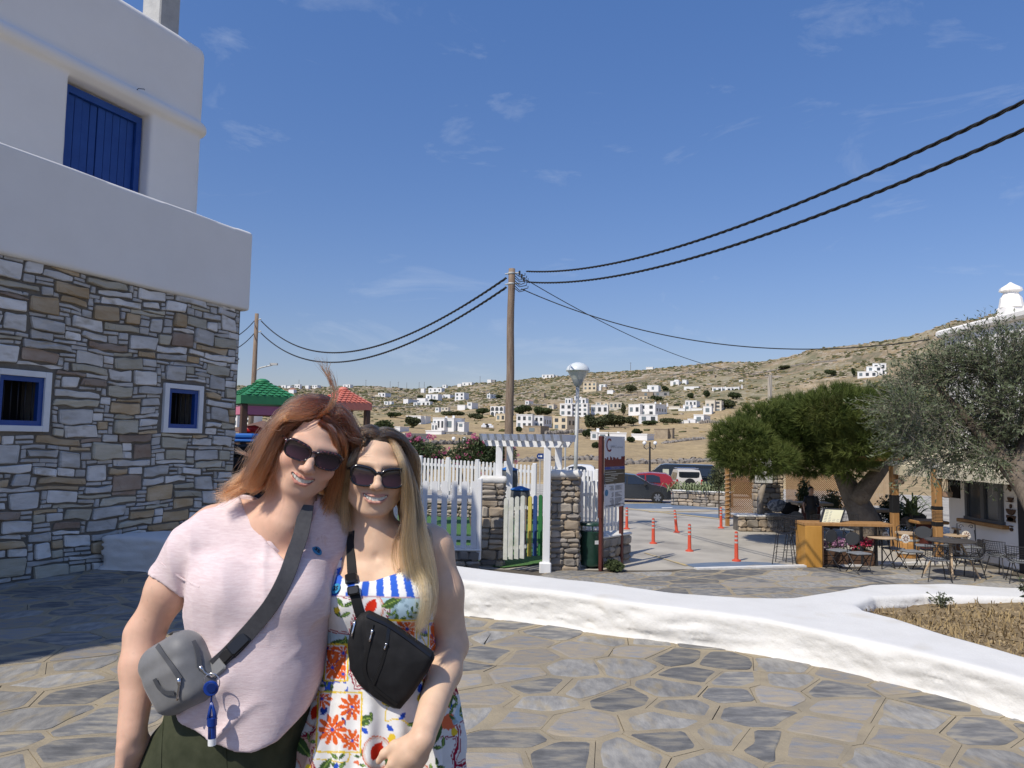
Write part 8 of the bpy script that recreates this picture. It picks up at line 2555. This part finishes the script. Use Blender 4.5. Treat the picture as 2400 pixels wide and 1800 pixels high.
c=at(1828,1207,25.3);tag(one('seat_pad',cush,lambda mb:mb.bbox(c,(.9,.45,.09),.03)),'flat grey seat pad on the white slab of the bench','seat pad')
wc=at(1902,1222,23.8);wx,wy=wc[0],23.8
def wsdf(p):
 q=p-np.array([wx,wy,Z_LOW]);d=d_ell(q,(0,-.01,1.47),(.075,.09,.11));d=smin(d,d_cone(q,(0,.01,1.3),(0,0,1.42),.05,.048),.02)
 d=smin(d,d_ell(q,(0,0,1.15),(.17,.11,.2)),.06);d=smin(d,d_ell(q,(0,.01,.9),(.18,.13,.18)),.08)
 for s in(-1,1):
  d=smin(d,d_chain(q,[(s*.17,0,1.26),(s*.24,.0,1.02),(s*(.22 if s<0 else .10),-.16 if s>0 else-.04,.80 if s<0 else .98)],[.05,.042,.03],.02),.03)
  d=smin(d,d_chain(q,[(s*.09,0,.85),(s*.09,-.01,.45),(s*.09,0,.06)],[.09,.06,.045],.03),.04);d=smin(d,d_cone(q,(s*.09,.03,.04),(s*.09,-.13,.035),.035,.03),.02)
 return smin(d,d_ell(q,(0,-.098,1.455),(.012,.018,.02)),.01)
V,Fc=sdf_mesh(wsdf,axis_pts(wx-.35,wx+.35,.016),axis_pts(wy-.3,wy+.2,.016),axis_pts(Z_LOW,Z_LOW+1.62,.016))
wp=mesh_obj('person',V,Fc,skin_m,smooth=True);tag(wp,'waitress dressed all in black standing behind the stone bench','person');z=V[:,2]-Z_LOW
skn=((z>1.32)|(np.abs(V[:,0]-wx)>.235)&(z<1.1));set_tint(wp,np.where(skn[:,None],np.array([.42,.25,.17]),np.array([.012,.012,.013])))
V,Fc=sdf_mesh(lambda p:smax(d_ell(p-np.array([wx,wy,Z_LOW]),(0,.02,1.5),(.085,.1,.105)),-d_ell(p-np.array([wx,wy,Z_LOW]),(0,-.1,1.45),(.065,.09,.1)),.01),axis_pts(wx-.12,wx+.12,.014),axis_pts(wy-.14,wy+.16,.014),axis_pts(Z_LOW+1.35,Z_LOW+1.65,.014));mesh_obj('hair',V,Fc,mat('black_hair',(.012,.009,.008),rough=.5),wp,smooth=True)
b0=at(1878,1320,18.3);zt=vz(1222,1878,18.3);bar=thing('bar_counter','long honey timber bar counter with an ochre end panel','bar counter',b0)
x1=at(2076,1230,18.3)[0]
one('end_panel',ochre_w,lambda mb:mb.bbox((b0[0]+.19,18.3,(Z_LOW+zt-.07)/2),(.40,.62,zt-.07-Z_LOW),.01),bar);one('side_board',dkw,lambda mb:mb.box((b0[0]+.41,18.3,(Z_LOW+zt-.07)/2),(.03,.6,zt-.07-Z_LOW)),bar)
for k in range(4):one('plank',honey,lambda mb:mb.bbox(((b0[0]+x1)/2,18.07+.155*k,zt-.035),(x1-b0[0]+.05,.15,.07),.006),bar)
for x in(x1-.25,x1-.6):one('leg',ironb,lambda mb:mb.box((x,18.3,(Z_LOW+zt-.07)/2),(.06,.06,zt-.07-Z_LOW)),bar)
ms=thing('menu_stand','black menu stand holding a lit cream menu card, in front of the bar','menu stand',(*G(1948,1326)[:2],Z_LOW));YM=G(1948,1326)[1]
q=[np.array(at(x,y,YM+d))for x,y,d in((1917,1235,-.12),(1966,1240,-.12),(1981,1194,.12),(1929,1192,.12))];nm=np.cross(q[1]-q[0],q[3]-q[0]);nm/=np.linalg.norm(nm)
def slab(name,m_,s,o,th,par):
 c=sum(q)/4;r=[c+(w-c)*s+nm*o for w in q];return one(name,m_,lambda mb:mb.add(r+[w+nm*th for w in r],[(0,3,2,1),(4,5,6,7),(0,1,5,4),(1,2,6,5),(2,3,7,6),(3,0,4,7)]),par)
slab('frame',ironb,1.0,0,.05,ms);mc=slab('menu_card',mat('menu_card',(.66,.63,.44),rough=.6),.82,.05,.006,ms);c=sum(q)/4
for k in range(4):
 for j in range(9):
  u,v=-.30+k*.2,.33-j*.082;p=c+(q[1]-q[0])*u+(q[3]-q[0])*v+nm*.058;e=(q[1]-q[0])*.065;f=(q[3]-q[0])*.010;one('text_line',sdark,lambda mb:mb.add([p-e-f,p+e-f,p+e+f,p-e+f],[(0,1,2,3)]),mc)
one('post',ironb,lambda mb:mb.cyl(G(1948,1326),c,.035,n=10),ms);one('base',ironb,lambda mb:mb.bbox(G(1940,1327)+np.array([0,0,.03]),(.5,.5,.05),.02),ms)
T_=lambda mb,pts,r=.011:mb.tube(pts,r,6)
def legs4(t,s0,s1,h,r=.011,m_=ironb):
 for x,y in((-1,-1),(1,-1),(1,1),(-1,1)):one('leg',m_,lambda mb:T_(mb,[(x*s0,y*s0,h),(x*s1,y*s1,0)],r),t,world=False)
def net(mb,nx,ny,fn,r=.005):
 for i in range(nx):mb.tube([fn(i/(nx-1),v)for v in np.linspace(0,1,8)],r,3,cap=False)
 for j in range(ny):mb.tube([fn(u,j/(ny-1))for u in np.linspace(0,1,8)],r,3,cap=False)
def shell(u,v,w=.27,h0=.45,hb=.38):
 x=(u-.5)*2*w
 if v<.5:return(x,-.24+v*.9,h0+.1*(abs(u-.5)*2)**2)
 s=(v-.5)*2;return(x,.21+.11*s-.12*(abs(u-.5)*2)**2*s,h0+.1*(abs(u-.5)*2)**2*(1-s)+hb*s)
def mk(kind,label,p,rz):
 t=thing({'w':'wire_armchair','s':'bar_stool','b':'folding_chair','i':'iron_chair'}[kind],label,'stool' if kind=='s' else 'chair',p,rz)
 if kind in 'ws':
  h=.45 if kind=='w' else .74;one('wire_shell',ironb,lambda mb:net(mb,13,15,lambda u,v:shell(u,v,.27,h,.36)),t,world=False,kind='stuff');one('rim',ironb,lambda mb:T_(mb,[shell(0,v,.27,h,.36)for v in np.linspace(0,1,8)]+[shell(u,1,.27,h,.36)for u in np.linspace(.1,.9,6)]+[shell(1,v,.27,h,.36)for v in np.linspace(1,0,8)],.01),t,world=False);legs4(t,.15,.24,h,.011)
  if kind=='s':
   for z in(.25,.38):one('footrest',ironb,lambda mb:mb.tube([(.21,-.21,z),(.21,.21,z),(-.21,.21,z),(-.21,-.21,z)],.009,5,closed=True),t,world=False)
  else:one('seat_pad',cush,lambda mb:mb.bbox((0,0,.47),(.42,.42,.03),.01),t,world=False)
 else:
  one('seat',cush,lambda mb:mb.bbox((0,0,.455),(.40,.38,.035),.012),t,world=False)
  for s in(-1,1):one('leg',ironb,lambda mb:T_(mb,[(s*.19,.21,.85),(s*.19,.14,.45),(s*.19,-.22,0)]),t,world=False);one('leg',ironb,lambda mb:T_(mb,[(s*.17,-.17,.45),(s*.17,.24,0)]),t,world=False)
  if kind=='b':one('backrest',mat('charcoal_plate',(.05,.053,.058),rough=.6),lambda mb:mb.prism([(.2*math.cos(a),.15*math.sin(a))for a in np.linspace(0,5.9,18)],-.01,.01,M=np.array([[1,0,0],[0,0,-1],[0,1,0]]),off=(0,.2,.76)),t,world=False)
  else:
   one('back_frame',ironb,lambda mb:T_(mb,[(-.21,.2,.45),(-.21,.22,1.0),(-.1,.22,1.04),(.1,.22,1.04),(.21,.22,1.0),(.21,.2,.45)]),t,world=False)
   for s in(-1,1):one('scroll',ironb,lambda mb:mb.tube([(s*(.12-(.06-.006*k)*math.cos(k*.8)),.22,.93+(.06-.006*k)*math.sin(k*.8))for k in range(9)],.008,5),t,world=False)
   md=one('medallion',mat('medallion_white',(.70,.66,.58),rough=.6),lambda mb:mb.prism([(.105*math.cos(a),.105*math.sin(a))for a in np.linspace(0,6.0,22)],-.012,.012,M=np.array([[1,0,0],[0,0,-1],[0,1,0]]),off=(0,.21,.72)),t,world=False)
   for k in range(8):
    a=k*.785;one('star_ray',mat('star_brown',(.16,.05,.03),rough=.6),lambda mb:mb.prism([(.02*math.cos(a),.02*math.sin(a)),(.05*math.cos(a-.25),.05*math.sin(a-.25)),(.09*math.cos(a),.09*math.sin(a)),(.05*math.cos(a+.25),.05*math.sin(a+.25))],.012,.016,M=np.array([[1,0,0],[0,0,-1],[0,1,0]]),off=(0,.21,.72)),md,world=False)
 return t
protos={}
for kind,px,py,rz,lab in(('w',2196,1362,2.9,'black wire armchair pushed against the round table with splayed wooden legs'),('w',2272,1358,-2.6,'black wire armchair with its rounded back facing the white planting wall'),('w',2347,1352,1.9,'black wire armchair standing in front of the white cafe wall'),('w',2392,1368,2.7,'black wire armchair nearest the olive trunk'),('s',1838,1322,-.5,'black wire bar stool standing clear of the bar end panel'),('s',1862,1316,-.2,'black wire bar stool touching the ochre end panel'),('s',1934,1312,.2,'black wire bar stool behind the menu stand post'),('s',2000,1308,.1,'black wire bar stool under the bar counter'),('b',1966,1336,.5,'folding chair with an oval charcoal back beside the flower box'),('b',2014,1344,.3,'folding chair with an oval charcoal back before the red flowers'),('b',2168,1322,-.4,'folding chair with a dark oval back at the wooden table by the barrel'),('b',2212,1320,.6,'folding chair with a dark oval back beside the second timber post'),('i',2094,1330,.35,'wrought iron chair with a white star medallion half hidden by a wooden table top'),('i',2137,1338,.1,'wrought iron chair with a white star medallion in front of the ochre barrel'),('i',2276,1326,-.15,'tall wrought iron scroll chair in front of the dark barrel')):
 p=G(px,py);gr={'w':'wire armchairs of the cafe','s':'bar stools','b':'folding cafe chairs','i':'iron scroll chairs'}[kind]
 if kind in protos:dup(protos[kind],p,rz,lab)
 else:protos[kind]=mk(kind,lab,p,rz);protos[kind]['group']=gr
def table(label,px,py,r,h,top,splay,lm):
 p=G(px,py);t=thing('cafe_table',label,'table',p,.3);one('table_top',top,lambda mb:mb.lathe([(r*.98,h-.03),(r,h-.02),(r,h-.005),(r*.97,h)],n=26),t,world=False,smooth=True,auto=30);legs4(t,r*.25,r*splay,h-.03,.022 if lm is pale_w else .013,lm)
dkt=mat('dark_table_top',(.055,.05,.048),(.08,.075,.07),scale=6,rough=.5);table('dark round table on splayed bleached wooden legs',2230,1352,.52,.82,dkt,.75,pale_w);table('small round pale wooden table beside the red flowers',2068,1332,.32,.74,pale_w,.6,ironb)
table('round pale wooden table in front of the dark barrel',2240,1322,.28,.72,pale_w,.6,ironb);table('dark round table at the edge by the cafe door',2385,1330,.36,.76,dkt,.6,ironb)
def barrel(label,px,py,m_,r=.29,h=.62):
 p=G(px,py);t=thing('barrel_table',label,'barrel',p)
 for k in range(14):
  a=k*.4488;prof=[(r*.82,0),(r,h*.35),(r*1.01,h*.6),(r*.84,h)];v=[]
  for q,z in prof:v+=[(q*math.cos(a-.21),q*math.sin(a-.21),z),(q*math.cos(a+.21),q*math.sin(a+.21),z)]
  one('stave',m_,lambda mb:mb.add(v,[(0,1,3,2),(2,3,5,4),(4,5,7,6)]),t,world=False)
 one('top',pale_w,lambda mb:mb.lathe([(r*.8,h-.03),(r*1.0,h-.01),(r*1.0,h+.03),(.01,h+.03)],n=20),t,world=False)
 for z in(.14,.47):one('hoop',galv,lambda mb:mb.lathe([(r*(.98 if z<.3 else 1.0),z-.025),(r*(1.0 if z<.3 else .98),z+.025)],n=24,cap=False),t,world=False)
barrel('ochre wine barrel table with pale hoops behind the star chairs',2127,1306,mat('barrel_ochre',(.40,.19,.05),(.5,.27,.09),scale=4,rough=.6));barrel('big dark brown barrel standing against the white cafe wall',2268,1304,dkw,.36,.72)
p=G(2320,1318);st=thing('wooden_stool','chunky grey-brown wooden stool against the white cafe wall','stool',p);one('seat',mat('grey_wood',(.17,.145,.115),(.22,.19,.15),scale=5,rough=.85),lambda mb:mb.lathe([(.2,.33),(.27,.37),(.27,.56),(.22,.6)],n=20),st,world=False,smooth=True,auto=40)
for a in(.4,2.5,4.5):one('leg',dkw,lambda mb:mb.cyl((.13*math.cos(a),.13*math.sin(a),.35),(.22*math.cos(a),.22*math.sin(a),0),.06,.05,8),st,world=False)
for x0,x1,fc,lab in((1932,1988,(.50,.26,.42),'dark timber flower box with mauve flowers beside the menu stand'),(2002,2050,(.62,.05,.13),'dark timber flower box with bright red flowers under the pale table')):
 a,b=G(x0,1328),G(x1,1328);cx=(a[0]+b[0])/2;t=thing('flower_box',lab,'flower box',(cx,a[1]+.2,Z_LOW))
 for z in(.07,.19,.31):one('board',dkw,lambda mb:mb.bbox((cx,a[1]+.2,Z_LOW+z),(b[0]-a[0],.34,.11),.01),t)
 leafcloud('foliage',[((cx,a[1]+.2,Z_LOW+.48),((b[0]-a[0])*.48,.2,.14))],500,.03,ole_g,t,5,.4,.8);leafcloud('flowers',[((cx+s*.12,a[1]+.12,Z_LOW+.54+.03*s),(.22,.16,.12))for s in(-1,1)],420,.022,mat('petal_%d'%x0,fc,rough=.7,translucent=.3),t,6,.9,.6)
for px,lab,wr in((2093,'honey timber post wrapped in black cloth carrying the far end of the awning',.5),(2192,'honey timber post bound with dark cord in front of the cafe wall',.45)):
 x=10.8;Y=x*FPX/(px-1200);t=thing('timber_post',lab,'post',(x,Y,Z_LOW));one('shaft',honey,lambda mb:mb.bbox((x,Y,.0),(.19,.19,2.5),.015),t)
 one('wrap',nylon_b,lambda mb:mb.bbox((x,Y,.05 if wr==.5 else .12),(.205,.205,.5 if wr==.5 else .1),.012),t)
 if wr!=.5:
  one('wrap',nylon_b,lambda mb:mb.bbox((x,Y,-.28),(.205,.205,.12),.012),t)
  for k in range(7):one('cord_turn',ironb,lambda mb:mb.bbox((x,Y,.03-k*.035),(.2,.2,.012),.004),t)
 one('bracket',galv,lambda mb:mb.bbox((x,Y,1.18),(.23,.23,.14),.01),t)
tag(one('timber_beam',honey,lambda mb:mb.bbox((10.5,21.3,1.30),(1.3,.13,.13),.01)),'honey timber beam on top of the far post, under the pine branches','beam')
def straw(mb):
 a=[at(1985,1062,24.5),at(2088,1058,23.5),at(2062,1103,22),at(2010,1092,22.5)];mb.add([*a,*[w-np.array([0,0,.05])for w in a]],[(0,1,2,3),(7,6,5,4),(0,4,5,1),(1,5,6,2),(2,6,7,3),(3,7,4,0)])
tag(one('straw_mat',mat('straw',(.46,.37,.22),(.36,.28,.16),scale=6,rough=.95,bump=.6,stretch=(.5,.5,6)),straw),'hanging straw shade mat between the pine and the awning','shade')
aw=thing('awning','cream canvas awning with lettered valance along the cafe front','awning',(11.4,18.5,Z_LOW));XA,y0,y1=10.75,15.6,21.3
one('canvas',canv,lambda mb:mb.add([(XA,y0,1.13),(XA,y1,1.13),(12.02,y1,1.62),(12.02,y0,1.62),(XA,y0,1.10),(XA,y1,1.10),(12.02,y1,1.59),(12.02,y0,1.59)],[(0,3,2,1),(4,5,6,7),(0,1,5,4),(2,3,7,6)]),aw)
vl=one('valance',canv,lambda mb:[mb.box((XA,y0+(y1-y0)*(k+.5)/9,1.0-.008*(k%2)),(.015,(y1-y0)/9-.006,.25))for k in range(9)]and None,aw,kind='stuff')
text_mesh('Brunch',.26,'lettering',ink_m,Matrix(((0,0,-1,XA-.012),(-1,0,0,18.75),(0,1,0,.985),(0,0,0,1))),aw,shear=.12);text_mesh('Coffee &',.26,'lettering',ink_m,Matrix(((0,0,-1,XA-.012),(-1,0,0,20.9),(0,1,0,.985),(0,0,0,1))),aw,shear=.12)if False else None
ch=thing('cafe_house','white cafe house with a grey framed window behind the olive tree','house',(15,17,Z_LOW))
one('wall',plaster_m,lambda mb:mb.bbox((15,15.6,1.75),(6,10.1,6.0),.06),ch);one('roof_parapet',plaster_m,lambda mb:mb.bbox((15,15.6,4.8),(6.3,10.4,.2),.05),ch)
wy0,wy1,wz0,wz1=18.3,19.75,-.17,.9;win=one('window',mat('window_grey',(.10,.105,.11),rough=.5),lambda mb:[mb.box((11.97,y,(wz0+wz1)/2),(.1,w,wz1-wz0))for y,w in((wy0+.05,.1),(wy1-.05,.1),((wy0+wy1)/2,.14))]+[mb.box((11.965,(wy0+wy1)/2,z),(.1,wy1-wy0+.1,.08))for z in(wz0,wz1)]and None,ch)
for y in(18.66,19.4):one('pane',pane_m,lambda mb:mb.box((11.99,y,.365),(.03,.55,.98)),win)
one('sill',honey,lambda mb:mb.bbox((11.92,19.05,-.25),(.2,1.85,.09),.01),win);one('chalkboard',dark_m,lambda mb:mb.box((11.98,20.3,.55),(.04,.5,.5)),ch);one('door',mat('navy_door',(.008,.011,.02),rough=.5),lambda mb:mb.box((11.98,17.2,-.2),(.05,1.1,2.1)),ch)
for k,(z,w,h,s)in enumerate(((.72,.18,.2,1),(.48,.2,.1,0),(.38,.36,.03,1),(.27,.06,.1,1),(.2,.32,.14,0),(.05,.32,.14,0),(-.1,.3,.12,2),(-.2,.2,.03,1),(-.28,.1,.08,1))):one('wall_ornament',dkw,lambda mb:mb.prism([(w/2*math.cos(a),h*math.sin(a)*(1 if s!=1 else .5))for a in(np.linspace(math.pi,2*math.pi,10)if s==0 else np.linspace(0,math.pi,10)if s==2 else np.linspace(.785,7.07-.785,5)[:4]if h==.2 or h==.03 else np.linspace(0,5.9,12))],0,.03,M=np.array([[0,0,-1],[-1,0,0],[0,1,0]]),off=(11.99,18.02,z)),ch)
cp=at(2337,745,20.6);one('chimney',plaster_m,lambda mb:(mb.bbox((cp[0],20.0,5.15),(.55,.5,.7),.06),mb.lathe([(.30,0),(.26,.25),(.17,.42),(.28,.46),(.26,.54),(.1,.64),(.02,.7)],(cp[0],20.0,5.45),10))and None,ch)
for px,py,Y,lab in((2108,1128,21,'clay hanging planter on cords next to the far timber post'),(2219,1158,19,'clay hanging planter on cords in front of the cafe chalkboard')):
 c=at(px,py,Y);t=thing('hanging_planter',lab,'planter',c);one('pot',mat('clay_pot',(.27,.17,.11),(.33,.22,.15),scale=6,rough=.85),lambda mb:mb.lathe([(.06,-.09),(.12,-.06),(.135,.05),(.11,.06)],n=14),t,world=False,smooth=True,auto=40)
 for a in(0,2.1,4.2):one('cord',pale_w,lambda mb:mb.tube([(.12*math.cos(a),.12*math.sin(a),.04),(0,0,.42)],.01,4),t,world=False)
spiky('yucca','tall sword-leaved yucca between the two timber posts',(*at(2135,1200,23)[:2],-.4),46,1.0,mat('yucca_leaf',(.09,.13,.045),(.16,.2,.08),scale=3,rough=.5),91,.03,.5,rad=.12)
for px,py,Y,w,h,lab,sd in((2085,1195,24.5,70,60,'leafy green shrub behind the black wrapped timber post',1),(2128,1215,24,60,50,'dark shrub at the foot of the yucca',2),(1885,1160,26.8,34,70,'climbing shrub with red flowers on the wicker screen',3),(1950,1180,26,50,60,'yellow-green potted shrub beside the waitress',4),(1685,1120,29.5,50,60,'grey-green shrub with bare twigs behind the wicker screen post',5),(1440,1325,17.1,40,16,'dark withered plant at the foot of the information board',6)):
 c=at(px,py,Y);s=Y/FPX;t=thing('shrub',lab,'shrub',(c[0],Y,Z_LOW));one('stem',bark_m,lambda mb:mb.tube([(c[0],Y,Z_LOW),c],.03,5),t);leafcloud('foliage',[(c+np.array([dx*w*s*.3,0,dz*h*s*.25]),np.array([w*s*.35,.4,h*s*.38]))for dx,dz in((-.6,-.3),(.6,0),(0,.8),(0,-.8))],1500,.05,green_md if sd in(1,4,5)else green_dk,t,sd,.4,.8)
for px,py,Y,w,lab in((2170,1222,21.5,.9,'orange-edged dark timber dining table behind the near post'),(2035,1195,24,1.3,'grey dining table in the shade beside the pine trunk'),(1900,1180,25,1.2,'pale plank table behind the waitress')):
 c=at(px,py,Y);t=thing('dining_table',lab,'table',(c[0],Y,Z_LOW));one('table_top',honey if 'orange' in lab else pale_w,lambda mb:mb.bbox((c[0],Y,c[2]),(w,.8,.09),.02),t);one('leg',mat('oxblood_post',(.08,.02,.02)),lambda mb:mb.box((c[0],Y,(c[2]+Z_LOW)/2),(w*.4,.4,c[2]-Z_LOW-.09)),t)
for k,(px,py,Y)in enumerate(((1872,1215,22.5),(1985,1215,22.2),(2060,1212,22.8),(2115,1238,21.8),(1930,1206,24.6),(2150,1225,22.8))):
 o=dup(protos['b'],(at(px,py,Y)[0],Y,Z_LOW),k*1.1,('dark chair in the shade just behind the bar end panel','dark chair in the shade beside the pine trunk base','dark chair beside the black wrapped post','dark chair behind the ochre barrel','dark chair behind the waitress near the wicker screen','dark chair under the orange-edged dining table')[k])
